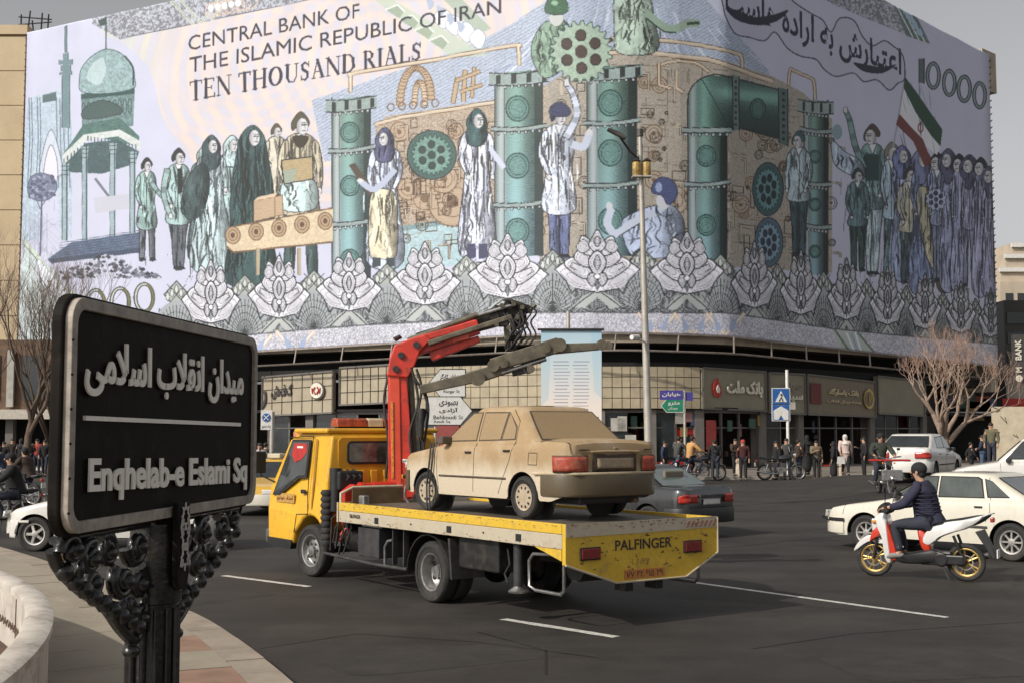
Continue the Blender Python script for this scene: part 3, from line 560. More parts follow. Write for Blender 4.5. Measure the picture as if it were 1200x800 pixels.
    lot=[(247,303,376,34),(327,298,370,36),(409,293.5,362,38),(498,282,355,41),(595,272,347,46),(700,268,340,49),(805,270,342,43),(884,281,358,27),(938.5,291,366,24),(992,301,372,22),(1040,311,378,20.5),(1084,319,383,19),(1126,328,388,17.5),(1161,336,393,14)]
    xs=list(range(186,1180,6)); fr=lambda gx,gy:(rgb((160,165,172))*(1-.55*(np.sin(gx*1.5+7*np.sin(gy*.23))*np.sin(gy*1.3+5*np.sin(gx*.21))>.05))[...,None])
    poly([(x,float(frtop(x))+(12 if i%2 else 6)) for i,x in enumerate(xs)]+[(x,float(frbot(x))) for x in reversed(xs)],None,1,fr)
    allx=[q[0] for q in lot]; fans=[(205,320+34,404,17)]+[((a[0]+b_[0])/2,(a[1]+b_[1])/2,(a[2]+b_[2])/2,(b_[0]-a[0])/2) for a,b_ in zip(lot[:-1],lot[1:])]+[((lot[0][0]-40),308,380,38)]
    for x,yt,yb,w in fans:     # lacy fan between two flowers
        H=yb-yt; s=min(w*.62,26); cy=yb+H*.05
        poly([(x,yt+H*.30),(x+s*.62,yt+H*.52),(x,yt+H*.76),(x-s*.62,yt+H*.52)],(176,180,174)); pline([(x,yt+H*.30),(x+s*.62,yt+H*.52),(x,yt+H*.76),(x-s*.62,yt+H*.52)],1.3,(54,60,58),.9,closed=True)
        for q in (.25,.5,.75):
            pline([(x-s*.62*q,yt+H*(.30+.22*(1-q)+.0)),(x+s*.62*(1-q),yt+H*(.76-.24*q))],.8,(64,70,66),.8); pline([(x+s*.62*q,yt+H*(.30+.22*(1-q))),(x-s*.62*(1-q),yt+H*(.76-.24*q))],.8,(64,70,66),.8)
        for q in range(5): blob([(x+(q-2)*s*.22,yt+H*(.36+.06*abs(q-2))),(x+(q-2)*s*.22+s*.1,yt+H*(.44+.06*abs(q-2))),(x+(q-2)*s*.22,yt+H*(.50+.06*abs(q-2))),(x+(q-2)*s*.22-s*.1,yt+H*(.44+.06*abs(q-2)))],(208,210,204),(50,56,54),w=.7)
        poly(spl([(x,yt+H*.62),(x+s*.8,yt+H*.76),(x+s,yb+H*.02),(x+s*.6,yb+H*.26),(x-s*.6,yb+H*.26),(x-s,yb+H*.02),(x-s*.8,yt+H*.76)]),(168,172,176))
        for k in range(21): a_=PI*(1.08-1.16*(k/20)); pline([(x,cy+H*.26),(x+s*1.0*math.cos(a_),cy+H*.12-H*.48*math.sin(a_))],.7,(50,58,56),.85)
        for rr in (.35,.6,.85): pline([(x+s*rr*math.cos(PI*k/12),cy+H*.14-H*.46*rr*math.sin(PI*k/12)) for k in range(13)],.7,(60,66,62),.8)
    def petal(pts,c,edge=None,a=1.,w=.8,tex=0.):
        P_=spl(pts,4); cx=sum(p[0] for p in P_)/len(P_); cy=sum(p[1] for p in P_)/len(P_); rr=max(math.hypot(p[0]-cx,p[1]-cy) for p in P_)
        f=lambda gx,gy: rgb((236,230,240))*(1-.16*np.clip(1-np.hypot(gx-cx,gy-cy)/rr*1.3,0,1)[...,None])
        poly(P_,None,1,f)
        if edge: pline(P_,w*1.15,edge,.95,closed=True)
        for q,al in ((.74,.5),(.46,.4)):
            pline([(cx+(px-cx)*q,cy+(py-cy)*q) for px,py in P_],.75,(84,88,96),al,closed=True)
    for x,yt,yb,w in lot:
        H=yb-yt; Wt=(236,230,236); E_=(44,50,54); L=lambda *p:[(x+a_*w,yt+b_*H) for a_,b_ in p]
        for s in (-1,1):     # lower scroll and side leaves
            poly(L((0,1.0),(s*.34,1.1),(s*.62,1.28),(s*.3,1.3),(0,1.12)),(188,190,186)); pline(L((0,1.0),(s*.34,1.16),(s*.6,1.3)),1.1,E_)
            petal(L((0,1.04),(s*.16,.86),(s*.42,.70),(s*.72,.58),(s*1.02,.66),(s*.78,.84),(s*.55,.96),(s*.3,1.0)),Wt,None); pline(L((0,1.04),(s*.5,.98),(s*.62,1.06),(s*.74,.86),(s*1.02,.66),(s*.74,.52),(s*.5,.48)),1.3,E_)
            petal(L((s*.1,.76),(s*.3,.56),(s*.56,.46),(s*.8,.56),(s*.62,.70),(s*.3,.82)),Wt,E_,w=1.1); pline(L((s*.42,.60),(s*.6,.55),(s*.66,.62),(s*.5,.68)),.8,E_)
            petal(L((s*.1,.60),(s*.16,.42),(s*.42,.34),(s*.56,.48),(s*.32,.62)),Wt,E_,w=1.1)
            petal(L((s*.06,.42),(s*.14,.22),(s*.36,.12),(s*.44,.28),(s*.3,.42)),(214,214,214),E_,w=1.0)
            petal(L((s*.16,.30),(s*.34,.18),(s*.5,.3),(s*.36,.4)),(224,220,226),E_,w=.8)
        petal(L((0,.02),(.12,.14),(.2,.28),(0,.4),(-.2,.28),(-.12,.14)),Wt,E_,w=1.1); petal(L((0,.12),(.08,.2),(0,.3),(-.08,.2)),(196,200,198),E_)
        petal(L((0,.36),(.2,.5),(.16,.66),(0,.76),(-.16,.66),(-.2,.5)),Wt,E_,w=1.2); petal(L((0,.44),(.08,.56),(0,.68),(-.08,.56)),(176,180,178),E_)
        for s in (-1,1): petal(L((0,.78),(s*.16,.72),(s*.24,.84),(s*.1,.94)),Wt,E_,w=1)
        ell(x,yt+.78*H,w*.08,H*.045,(250,248,250)); ring(x,yt+.78*H,w*.08,H*.045,.9,E_)
    # speckled bottom border and its ornament
    def bot(gx,gy): n=NZ2[((gy-AY0)*SA).astype(int).clip(0,AH-1),((gx-AX0)*SA).astype(int).clip(0,AW-1)][...,None]; return rgb((222,218,232))*(1-.24*(n>.5))
    xb=[200,296,350,440,520,600,660,855,975,1033,1180]
    poly([(x,float(frbot(x))) for x in xb]+[(x,float(frbot(x))+45) for x in reversed(xb)],None,1,bot); pline([(x,float(frbot(x))) for x in xb],1.4,(96,100,104))
    for xx in range(215,1170,43):
        y=float(frbot(xx)); 
        for q in range(3): ring(xx+q*9,y+12,4,6,.7,(150,152,172),.7)
    for xx in (296,346,770,812,850): 
        y=float(frbot(xx))
        for s in (-1,1): pline([(xx,y+26),(xx+s*22,y+1)],4.5,(226,190,160)); pline([(xx,y+26),(xx+s*22,y+1)],1.4,(240,236,230)); blob([(xx+s*4,y+18),(xx+s*14,y+4),(xx+s*10,y+20)],(150,172,214),None)
    poly([(975,386),(1005,390),(1030,416),(985,412)],(190,200,190)); pline([(978,386),(996,412)],2.4,(120,140,120)); pline([(1005,390),(1028,416)],2.4,(120,140,120))
    for k in range(3): pline([(992+k*5,390),(1002+k*4,414)],2,(140,166,210) if k%2 else (238,238,240))
    # overall engraving: fine line tone in everything darker or more coloured than the paper, and a slight steel tint
    lum=ART.mean(2); sat=ART.max(2)-ART.min(2); k_=np.clip((.80-lum)*3,0,1)*.8+np.clip(sat*2-.22,0,1)*.3
    h1=(np.sin((X*.55+Y*1.9+1.5*NZB*6)*1.6)>.15); h2=(np.sin((X*1.9-Y*.7+NZB*5)*1.5)>.45)&(lum<.55)
    ART[:]*=(1-k_*(.20*h1+.16*h2))[...,None]; g_=ART.mean(2,keepdims=True); ART[:]=g_+(ART-g_)*.86; ART[:]*=np.array([.975,1.0,1.03],np.float32)
    ART[:]=np.clip(ART,0,1)
def serif_text(s,p0,p1,h0,h1,c):
    """bold book lettering: thick and thin stems with bracket serifs"""
    T=.17; t=.06; sf=.05
    GL={'T':(.8,[((.4,0),(.4,1),T),((.03,.96),(.77,.96),.08),((.05,.8),(.05,.98),.06),((.75,.8),(.75,.98),.06),((.24,.02),(.56,.02),sf)]),
        'E':(.74,[((.18,0),(.18,1),T),((.04,.97),(.66,.97),.06),((.04,.03),(.7,.03),.06),((.2,.52),(.5,.52),.06),((.65,.82),(.65,.98),.06),((.69,0),(.69,.2),.06),((.5,.42),(.5,.62),.05)]),
        'N':(.92,[((.14,0),(.14,1),t),((.14,.98),(.78,.02),T),((.78,0),(.78,1),t),((.0,.98),(.22,.98),sf),((.02,.02),(.27,.02),sf),((.65,.98),(.92,.98),sf)]),
        'H':(.96,[((.18,0),(.18,1),T),((.78,0),(.78,1),T),((.2,.52),(.76,.52),t),((.03,.98),(.34,.98),sf),((.03,.02),(.34,.02),sf),((.62,.98),(.93,.98),sf),((.62,.02),(.93,.02),sf)]),
        'U':(.9,[((.18,.3),(.18,1),T),((.74,.3),(.74,1),t),((.18,.3),(.3,.07),.12),((.3,.06),(.58,.05),.08),((.58,.05),(.74,.32),t),((.03,.98),(.34,.98),sf),((.62,.98),(.88,.98),sf)]),
        'S':(.62,[((.5,.82),(.32,.96),.08),((.32,.96),(.14,.86),.1),((.13,.84),(.16,.62),.13),((.16,.62),(.44,.42),.17),((.45,.42),(.47,.16),.13),((.47,.16),(.3,.03),.1),((.3,.03),(.1,.12),.08),((.54,.7),(.54,.98),.05),((.07,.02),(.07,.3),.05)]),
        'A':(.86,[((.4,1),(.14,.02),t),((.4,1),(.72,.02),T),((.24,.36),(.6,.36),t),((.02,.02),(.28,.02),sf),((.56,.02),(.86,.02),sf)]),
        'D':(.86,[((.18,0),(.18,1),T),((.18,.97),(.5,.95),.06),((.5,.95),(.68,.78),.1),((.7,.78),(.72,.24),T),((.68,.22),(.5,.05),.1),((.5,.04),(.03,.03),.06),((.03,.97),(.2,.97),sf)]),
        'R':(.84,[((.18,0),(.18,1),T),((.03,.97),(.45,.97),.06),((.45,.96),(.58,.84),.1),((.6,.84),(.58,.62),.14),((.56,.6),(.2,.52),.06),((.4,.52),(.72,.02),T),((.62,.02),(.86,.02),sf),((.03,.02),(.34,.02),sf)]),
        'I':(.36,[((.18,0),(.18,1),T),((.02,.98),(.34,.98),sf),((.02,.02),(.34,.02),sf)]),
        'L':(.72,[((.18,0),(.18,1),T),((.03,.98),(.34,.98),sf),((.03,.03),(.66,.03),.06),((.66,.0),(.66,.24),.06)]),
        'O':(.92,None),' ':(.3,[])}
    tot=sum(GL[q][0]+.06 for q in s); x=0
    def M(u,v):
        k=u/tot; h=h0+(h1-h0)*k; return (p0[0]+(p1[0]-p0[0])*k,p0[1]+(p1[1]-p0[1])*k-v*h)
    sx=math.hypot(p1[0]-p0[0],p1[1]-p0[1])/tot
    for q in s:
        w,st=GL[q]
        if q=='O':
            for k in range(24):
                a,b_=2*PI*k/24,2*PI*(k+1)/24; th=.06+.13*abs(math.cos((a+b_)/2))
                pline([M(x+.44+.34*math.cos(a),.5+.47*math.sin(a)),M(x+.44+.34*math.cos(b_),.5+.47*math.sin(b_))],th*sx,c)
        else:
            for (a,b_),(d,e),tt in st: pline([M(x+a,b_),M(x+d,e)],tt*sx,c)
        x+=w+.06
paint_art()
# ---------------- ground ----------------
def asphalt():
    m=mat('asphalt',(.028,.0235,.0205),.74,var=.38,scale=.9,dirt=(.052,.044,.037),dscale=.30,damt=.9); n=m.node_tree; b=n.nodes['Principled BSDF']; L=n.links.new
    tc=n.nodes.new('ShaderNodeTexCoord')
    sp=n.nodes.new('ShaderNodeTexNoise'); sp.inputs['Scale'].default_value=55; sp.inputs['Detail'].default_value=3; L(tc.outputs['Object'],sp.inputs['Vector'])
    r=n.nodes.new('ShaderNodeMapRange'); r.inputs[1].default_value=.62; r.inputs[2].default_value=.72; r.inputs[4].default_value=.5; L(sp.outputs[0],r.inputs[0])
    old=b.inputs['Base Color'].links[0].from_socket
    mx=n.nodes.new('ShaderNodeMix'); mx.data_type='RGBA'; L(r.outputs[0],mx.inputs[0]); L(old,mx.inputs[6]); mx.inputs[7].default_value=(.17,.15,.13,1)
    # hairline cracks and tar seams
    vo=n.nodes.new('ShaderNodeTexVoronoi'); vo.feature='DISTANCE_TO_EDGE'; vo.inputs['Scale'].default_value=.28
    wp=n.nodes.new('ShaderNodeTexNoise'); wp.inputs['Scale'].default_value=1.4; wp.inputs['Detail'].default_value=6; L(tc.outputs['Object'],wp.inputs['Vector'])
    av=n.nodes.new('ShaderNodeVectorMath'); av.operation='MULTIPLY_ADD'; L(wp.outputs['Color'],av.inputs[0]); av.inputs[1].default_value=(1.1,1.1,0); L(tc.outputs['Object'],av.inputs[2]); L(av.outputs[0],vo.inputs['Vector'])
    cr=n.nodes.new('ShaderNodeMapRange'); cr.inputs[1].default_value=.0; cr.inputs[2].default_value=.009; cr.inputs[3].default_value=.75; cr.inputs[4].default_value=0.; L(vo.outputs[0],cr.inputs[0])
    ms=n.nodes.new('ShaderNodeTexNoise'); ms.inputs['Scale'].default_value=.18; L(tc.outputs['Object'],ms.inputs['Vector'])
    mr=n.nodes.new('ShaderNodeMapRange'); mr.inputs[1].default_value=.5; mr.inputs[2].default_value=.6; L(ms.outputs[0],mr.inputs[0])
    mu=n.nodes.new('ShaderNodeMath'); mu.operation='MULTIPLY'; L(cr.outputs[0],mu.inputs[0]); L(mr.outputs[0],mu.inputs[1])
    m3=n.nodes.new('ShaderNodeMix'); m3.data_type='RGBA'; L(mu.outputs[0],m3.inputs[0]); L(mx.outputs[2],m3.inputs[6]); m3.inputs[7].default_value=(.012,.011,.010,1); L(m3.outputs[2],b.inputs['Base Color'])
    mp=n.nodes.new('ShaderNodeMapping'); mp.inputs['Rotation'].default_value=(0,0,math.radians(48)); mp.inputs['Scale'].default_value=(.06,1.1,1); L(tc.outputs['Object'],mp.inputs[0])
    st=n.nodes.new('ShaderNodeTexNoise'); st.inputs['Scale'].default_value=1.0; st.inputs['Detail'].default_value=5; L(mp.outputs[0],st.inputs['Vector'])
    sr=n.nodes.new('ShaderNodeMapRange'); sr.inputs[1].default_value=.35; sr.inputs[2].default_value=.68; sr.inputs[3].default_value=.72; sr.inputs[4].default_value=1.35; L(st.outputs[0],sr.inputs[0])
    m4=n.nodes.new('ShaderNodeMix'); m4.data_type='RGBA'; m4.blend_type='MULTIPLY'; m4.inputs[0].default_value=1; L(m3.outputs[2],m4.inputs[6]); L(sr.outputs[0],m4.inputs[7]); L(m4.outputs[2],b.inputs['Base Color'])
    bn=n.nodes.new('ShaderNodeTexNoise'); bn.inputs['Scale'].default_value=90; bn.inputs['Detail'].default_value=4; L(tc.outputs['Object'],bn.inputs['Vector'])
    bp=n.nodes.new('ShaderNodeBump'); bp.inputs['Strength'].default_value=.35; bp.inputs['Distance'].default_value=.01; L(bn.outputs[0],bp.inputs['Height']); L(bp.outputs[0],b.inputs['Normal'])
    return m
ASPH=asphalt()
g=B().box(-700,700,-200,1500,-.6,-.15).obj('ground',mat('far_ground',(.12,.11,.10),.9,scale=.05)); struct(g)
def gz(x,y):
    sm=lambda t:max(0,min(1,t))**2*(3-2*max(0,min(1,t)))
    return .42*sm((x-9)/6)*sm((y-34)/9)*(1-sm((y-51)/5))
b_=B(); N=110; b_.add([(-110+220*i/N,-30+150*j/N,gz(-110+220*i/N,-30+150*j/N)) for j in range(N+1) for i in range(N+1)],[(j*(N+1)+i,j*(N+1)+i+1,(j+1)*(N+1)+i+1,(j+1)*(N+1)+i) for j in range(N) for i in range(N)])
road=b_.obj('road',ASPH,smooth=60); struct(road)
PAINT=mat('worn_road_paint',(.62,.60,.56),.7,var=.2,scale=30,dirt=(.09,.08,.075),dscale=9,damt=.9)
for (x0,y0,x1,y1,w) in ((590,725,722,746,.13),(806,681,1110,723,.11),(262,674,362,687,.12),(560,560,566,566,.0),(120,650,232,668,.11)):
    if not w: continue
    a,c=G(x0,y0),G(x1,y1); d=(c-a).normalized(); n_=Vector((-d.y,d.x,0))*w/2; k=B(); q=14
    k.add([a+(c-a)*(i/q)+n_*s*U(.86,1.1)+Vector((0,0,.004)) for i in range(q+1) for s in (-1,1)],[(2*i,2*i+1,2*i+3,2*i+2) for i in range(q)])
    struct(k.obj('lane_marking',PAINT,fix=False))
for (x,y,w,h_,r_) in ((520,770,2.2,1.0,.5),(930,700,3.2,1.4,-.5),(1090,780,1.8,1.2,.2),(250,700,1.6,.8,.9)):     # repair patches
    p=G(x,y); T=Matrix.Translation((p.x,p.y,.002))@Matrix.Rotation(r_,4,'Z'); n_=24; pts=[((w/2)*math.copysign(abs(math.cos(2*PI*i/n_))**.3,math.cos(2*PI*i/n_))*U(.97,1.03),(h_/2)*math.copysign(abs(math.sin(2*PI*i/n_))**.3,math.sin(2*PI*i/n_))*U(.97,1.03),0) for i in range(n_)]
    struct(B().add(pts,[tuple(range(n_))],0,T).obj('asphalt_patch',mat('patched_asphalt',(.030,.026,.023),.8,var=.3,scale=3,dirt=(.05,.042,.036),dscale=2,damt=.7,bump=.3,bscale=80),fix=False))
k=B()                               # filled trench seams in the asphalt
for pts in (((300,760),(420,742),(560,752),(700,770)),((560,740),(640,762),(640,790)),((880,760),(1000,742),(1200,728)),((700,650),(860,640),(1010,625))):
    P_=[G(*p) for p in pts]; 
    for a,c in zip(P_[:-1],P_[1:]):
        d=(c-a).normalized(); n_=Vector((-d.y,d.x,0))*.012; k.add([a-n_+Vector((0,0,.003)),a+n_+Vector((0,0,.003)),c+n_+Vector((0,0,.003)),c-n_+Vector((0,0,.003))],[(0,1,2,3)])
struct(k.obj('road_crack',mat('tar',(.012,.011,.011),.5),fix=False))
# ---------------- the big corner building ----------------
PLAN=[(-22,400,0)]
def PX(x,Y): r=ray(x,380); return Vector((r.x*Y/r.y,Y,0))
_pts=[(22,85.),(600,67.4),(640,66.3),(690,65.75),(750,65.6),(800,66.0),(855,67.0),(1168,88.)]
_w=[PX(x,Y) for x,Y in _pts]
# smooth the rounded corner between the two flat sides
PL=[_w[0],_w[1]]+[_w[1].lerp(_w[2],.5)]+_w[2:7]+[_w[7]]
def offs(pl,d):
    out=[]
    for i,p in enumerate(pl):
        a=pl[max(i-1,0)]; c=pl[min(i+1,len(pl)-1)]; t=(c-a).normalized(); out.append(p+Vector((-t.y,t.x,0))*d)
    return out          # d>0 goes back into the building
def alen(pl):
    s=[0.]
    for a,c in zip(pl[:-1],pl[1:]): s.append(s[-1]+(c-a).length)
    return s
SL=alen(PL); STOT=SL[-1]
def along(pl,s):
    L_=alen(pl); s=max(0,min(s,L_[-1]-1e-6))
    for i in range(len(pl)-1):
        if s<=L_[i+1]: t=(s-L_[i])/(L_[i+1]-L_[i]); return pl[i].lerp(pl[i+1],t),(pl[i+1]-pl[i]).normalized()
def s_at(px,pl=PL):
    """arc length at which the vertical plane through photo column px crosses the plan line"""
    r=ray(px,450); L_=alen(pl)
    for i in range(len(pl)-1):
        a,c=pl[i],pl[i+1]; fa_=a.x*r.y-a.y*r.x; fc=c.x*r.y-c.y*r.x
        if fa_<=0<=fc or fc<=0<=fa_: return L_[i]+(L_[i+1]-L_[i])*fa_/(fa_-fc)
    return 0 if px<600 else L_[-1]
def z_at(px,py,pl=PL):
    p,_=along(pl,s_at(px,pl)); r=ray(px,py); return CAMH+r.z*p.y/r.y
CONC=mat('beige_concrete',(.42,.36,.28),.85,var=.18,scale=.6,dirt=(.22,.18,.14),dscale=.8,damt=.5)
bldg=thing('corner_building','big rounded corner building carrying the giant printed banner above its shops','building',(0,66,0))
def ch(o,par=None):
    p=par or bldg; o.parent=p; o.matrix_parent_inverse=Matrix.Translation(-Vector(p.location)) if p.rotation_euler.z==0 else p.matrix_basis.inverted(); return o
TOPZ=31.3
tops=[(x,(38-(x-22)*.215 if x<690 else (-106 if x<855 else -100+(x-850)*.515))) for x,_ in _pts]
bots=[(x,np.interp(x,[22,296,410,440,600,690,755,855,940,1030,1168],[428,410,403,401,393,390,390,394,403,413,429])) for x,_ in _pts]
def zt(px): return z_at(px,38-(px-22)*.215) if px<600 else None
TZ=[z_at(22,38),z_at(600,38-578*.215)]; TZ=[TZ[0]]+[z_at(x,y) for x,y in tops[1:]]
BZ=[z_at(x,y) for x,y in bots]
BPL=list(zip(SL,[0]*9)); 
TZ9=[TZ[0],TZ[1],(TZ[1]+TZ[2])/2]+TZ[2:7]+[TZ[7]]; BZ9=[BZ[0],BZ[1],(BZ[1]+BZ[2])/2]+BZ[2:7]+[BZ[7]]
TS=SL
def ztop(s): return float(np.interp(s,SL,TZ9))
def zbot(s): return float(np.interp(s,SL,BZ9))
# upper mass
k=B(); back=[PL[0]+Vector((9,26,0)),PL[-1]+Vector((-4,24,0))]; body=offs(PL,.35); zz=[t-.25 for t in TZ9]
n=len(body); ring_=body+[back[1],back[0]]; zts=zz+[zz[-1],zz[0]]
k.add([(p.x,p.y,6.9) for p in ring_]+[(p.x,p.y,z) for p,z in zip(ring_,zts)],[(i,(i+1)%(n+2),(i+1)%(n+2)+n+2,i+n+2) for i in range(n+2)]+[tuple(range(n+1,-1,-1))]+[(i,i+1,2*(n+2)-1-0) for i in []])
k.add([(p.x,p.y,z) for p,z in zip(ring_,zts)],[(i,i+1,n+1) for i in range(n)]+[])
ch(k.obj('upper_wall',CONC))
# roof pieces at the right end and the little mast at the left end
e=PL[-1]; t_=(PL[-1]-PL[-2]).normalized(); nn=Vector((-t_.y,t_.x,0)); T_=Matrix.Translation(e)@Matrix(((t_.x,nn.x,0,0),(t_.y,nn.y,0,0),(0,0,1,0),(0,0,0,1)))
zt_=TZ9[-1]; ch(B().box(-.8,1.25,.1,10,zt_-2.6,zt_+.35,T=T_).obj('parapet',CONC)); ch(B().box(-.5,.55,.3,14,5,zt_-2.6,T=T_).obj('end_wall',CONC))
# banner sheet with its print
def banner():
    cell=.055; W=int(STOT/cell); zlo=min(BZ9)-.1; zhi=max(TZ9)+.1; H=int((zhi-zlo)/cell); 
    s=(np.arange(W)+.5)/W*STOT; z=zlo+(np.arange(H)+.5)/H*(zhi-zlo)
    P_=np.array([tuple(along(PL,v)[0]) for v in s]); X=P_[:,0][None,:]+0*z[:,None]; Y=P_[:,1][None,:]+0*z[:,None]; Z=z[:,None]-CAMH+0*s[None,:]
    d=Y*CP+Z*SP; u=-Y*SP+Z*CP; px=600+FPX*X/d; py=400-FPX*u/d
    fx=(px-AX0)*SA-.5; fy=(py-AY0)*SA-.5; xi=np.clip(fx.astype(int),0,AW-2); yi=np.clip(fy.astype(int),0,AH-2); wx=np.clip(fx-xi,0,1)[...,None]; wy=np.clip(fy-yi,0,1)[...,None]
    C=(ART[yi,xi]*(1-wx)+ART[yi,xi+1]*wx)*(1-wy)+(ART[yi+1,xi]*(1-wx)+ART[yi+1,xi+1]*wx)*wy
    im=bpy.data.images.new('banner_print',W,H); A=np.ones((H,W,4),np.float32); A[...,:3]=C; im.pixels.foreach_set(A.ravel()); im.update(); im.pack()
    m=bpy.data.materials.new('printed_vinyl'); m.use_nodes=True; n=m.node_tree; b=n.nodes['Principled BSDF']; L=n.links.new
    ti=n.nodes.new('ShaderNodeTexImage'); ti.image=im; ti.extension='EXTEND'; uv=n.nodes.new('ShaderNodeUVMap'); uv.uv_map='UVMap'; L(uv.outputs[0],ti.inputs[0])
    hs=n.nodes.new('ShaderNodeHueSaturation'); hs.inputs['Saturation'].default_value=.82; hs.inputs['Value'].default_value=1.0; L(ti.outputs[0],hs.inputs['Color'])
    tc=n.nodes.new('ShaderNodeTexCoord'); nz=n.nodes.new('ShaderNodeTexNoise'); nz.inputs['Scale'].default_value=.35; nz.inputs['Detail'].default_value=5; L(tc.outputs['Object'],nz.inputs['Vector'])
    mr=n.nodes.new('ShaderNodeMapRange'); mr.inputs[3].default_value=.88; mr.inputs[4].default_value=1.06; L(nz.outputs[0],mr.inputs[0])
    mx=n.nodes.new('ShaderNodeMix'); mx.data_type='RGBA'; mx.blend_type='MULTIPLY'; mx.inputs[0].default_value=1; L(hs.outputs[0],mx.inputs[6]); L(mr.outputs[0],mx.inputs[7]); L(mx.outputs[2],b.inputs['Base Color'])
    b.inputs['Roughness'].default_value=.62; bp=n.nodes.new('ShaderNodeBump'); bp.inputs['Strength'].default_value=.25; bp.inputs['Distance'].default_value=.3; L(nz.outputs[0],bp.inputs['Height']); L(bp.outputs[0],b.inputs['Normal'])
    ss=sorted(set([STOT*i/70 for i in range(71)]+SL)); vs=[];uvs=[]
    for si in ss:
        p,t=along(PL,si); nv=Vector((t.y,-t.x,0))
        for (zq,o) in ((zbot(si),.02),(zbot(si),0),(ztop(si),0),(ztop(si),.02)): pass
        for q in range(9): zq=zbot(si)+(ztop(si)-zbot(si))*(0,.004,.15,.33,.5,.67,.85,.996,1)[q]; vs.append(p+nv*(.05*math.sin(si*1.3+q)*.4)+Vector((0,0,zq))); uvs.append((si/STOT,(zq-zlo)/(zhi-zlo)))
    fs=[(i*9+q,(i+1)*9+q,(i+1)*9+q+1,i*9+q+1) for i in range(len(ss)-1) for q in range(8)]
    me=bpy.data.meshes.new('printed_banner'); me.from_pydata(vs,[],fs); ul=me.uv_layers.new(name='UVMap')
    for l in me.loops: ul.data[l.index].uv=uvs[l.vertex_index]
    me.polygons.foreach_set('use_smooth',[True]*len(me.polygons)); me.materials.append(m)
    o=link('banner_sheet',me); md=o.modifiers.new('t','SOLIDIFY'); md.thickness=.04; md.offset=-1; return o
bn=thing('printed_banner','giant printed banknote banner headed CENTRAL BANK, wrapped round the corner building','banner',(0,66,18))
ch(banner(),bn)
# lacing rail along the bottom of the banner, grommet rope up its two ends
DARKRAIL=mat('grey_rail',(.20,.17,.15),.5,.3,var=.3,scale=3); ALU=mat('pale_aluminium',(.50,.47,.43),.4,.6,var=.2,scale=4); RUSTY=mat('red_oxide_steel',(.22,.09,.06),.6,var=.4,scale=5)
o1=offs(PL,-.12); k=B(); ss=[STOT*i/60 for i in range(61)]; k.tube([along(o1,s)[0]+Vector((0,0,zbot(s)-.06)) for s in ss],.07,6); ch(k.obj('hem_rail',DARKRAIL,smooth=60),bn)
for s in [STOT*i/24 for i in range(25)]:
    p,t=along(o1,s); q,_=along(offs(PL,-.35),s); q2=q+Vector((0,0,zbot(s)-.95)); k=B().tube([p+Vector((0,0,zbot(s)-.06)),q2],.055,6); ch(k.obj('rail_post',DARKRAIL),bn)
k=B().tube([along(offs(PL,-.35),s)[0]+Vector((0,0,zbot(s)-.95)) for s in ss],.06,6); ch(k.obj('lower_rail',DARKRAIL,smooth=60),bn)
for s_,nm in ((.0,0),(STOT,1)):
    p,t=along(PL,s_); d=-.16 if s_==0 else .16; k=B()
    for i in range(46): z=zbot(s_)+(ztop(s_)-zbot(s_))*i/46; k.tube([p+Vector((0,0,z)),p+t*d+Vector((0,-.03,z+.12))],.045,4)
    o=k.obj('lacing',BLACK); o['kind']='stuff'; ch(o,bn)
# ---------------- ground floor: canopy void, fascia panels, shop bays ----------------
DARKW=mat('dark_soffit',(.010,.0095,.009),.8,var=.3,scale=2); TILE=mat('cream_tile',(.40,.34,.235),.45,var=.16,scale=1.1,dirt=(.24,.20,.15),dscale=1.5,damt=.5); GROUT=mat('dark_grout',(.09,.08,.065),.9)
FR=mat('window_frame_grey',(.14,.13,.12),.45,.4,var=.2,scale=6)
def strip(pl,s0,s1,z0,z1,d0,d1,n=None):
    """a wall panel following the plan between arc lengths, from offset d0 (front) to d1 (back)"""
    a,c=offs(pl,d0),offs(pl,d1); n=n or max(1,int(abs(s1-s0)/1.5)); k=B(); F_=[];K_=[]
    for i in range(n+1):
        s=s0+(s1-s0)*i/n; F_.append(along2(s,d0)); K_.append(along2(s,d1))
    vs=[]
    for f,b in zip(F_,K_): vs+= [(f.x,f.y,z0),(f.x,f.y,z1),(b.x,b.y,z1),(b.x,b.y,z0)]
    fs=[]
    for i in range(n):
        a0=i*4;b0=a0+4
        for q in range(4): fs.append((a0+q,b0+q,b0+(q+1)%4,a0+(q+1)%4))
    fs+=[(0,1,2,3),(n*4+3,n*4+2,n*4+1,n*4)]
    return k.add(vs,fs)
def along2(s,d):
    p,t=along(PL,s)
    if 0<s<STOT:   # blend the normals so that offsets join
        _,ta=along(PL,max(0,s-.6)); _,tb=along(PL,min(STOT,s+.6)); t=(ta+tb).normalized()
    return p+Vector((-t.y,t.x,0))*d
S=lambda px:s_at(px)
def zz_(px,py,d=0): return z_at(px,py)
s0,s1=0.,STOT-.1
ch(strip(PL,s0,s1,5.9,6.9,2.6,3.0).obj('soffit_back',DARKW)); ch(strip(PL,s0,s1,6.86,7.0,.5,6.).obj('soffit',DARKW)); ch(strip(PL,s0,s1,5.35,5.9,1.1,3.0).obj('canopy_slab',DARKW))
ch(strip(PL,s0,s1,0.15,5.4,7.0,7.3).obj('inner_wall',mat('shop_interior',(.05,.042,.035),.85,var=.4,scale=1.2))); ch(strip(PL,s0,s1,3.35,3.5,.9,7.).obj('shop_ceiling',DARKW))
def pz(x,y):
    best=min((along2(STOT*i/80,0)-Vector((x,y,0))).length for i in range(81)); return .15 if best<9.4 else gz(x,y)
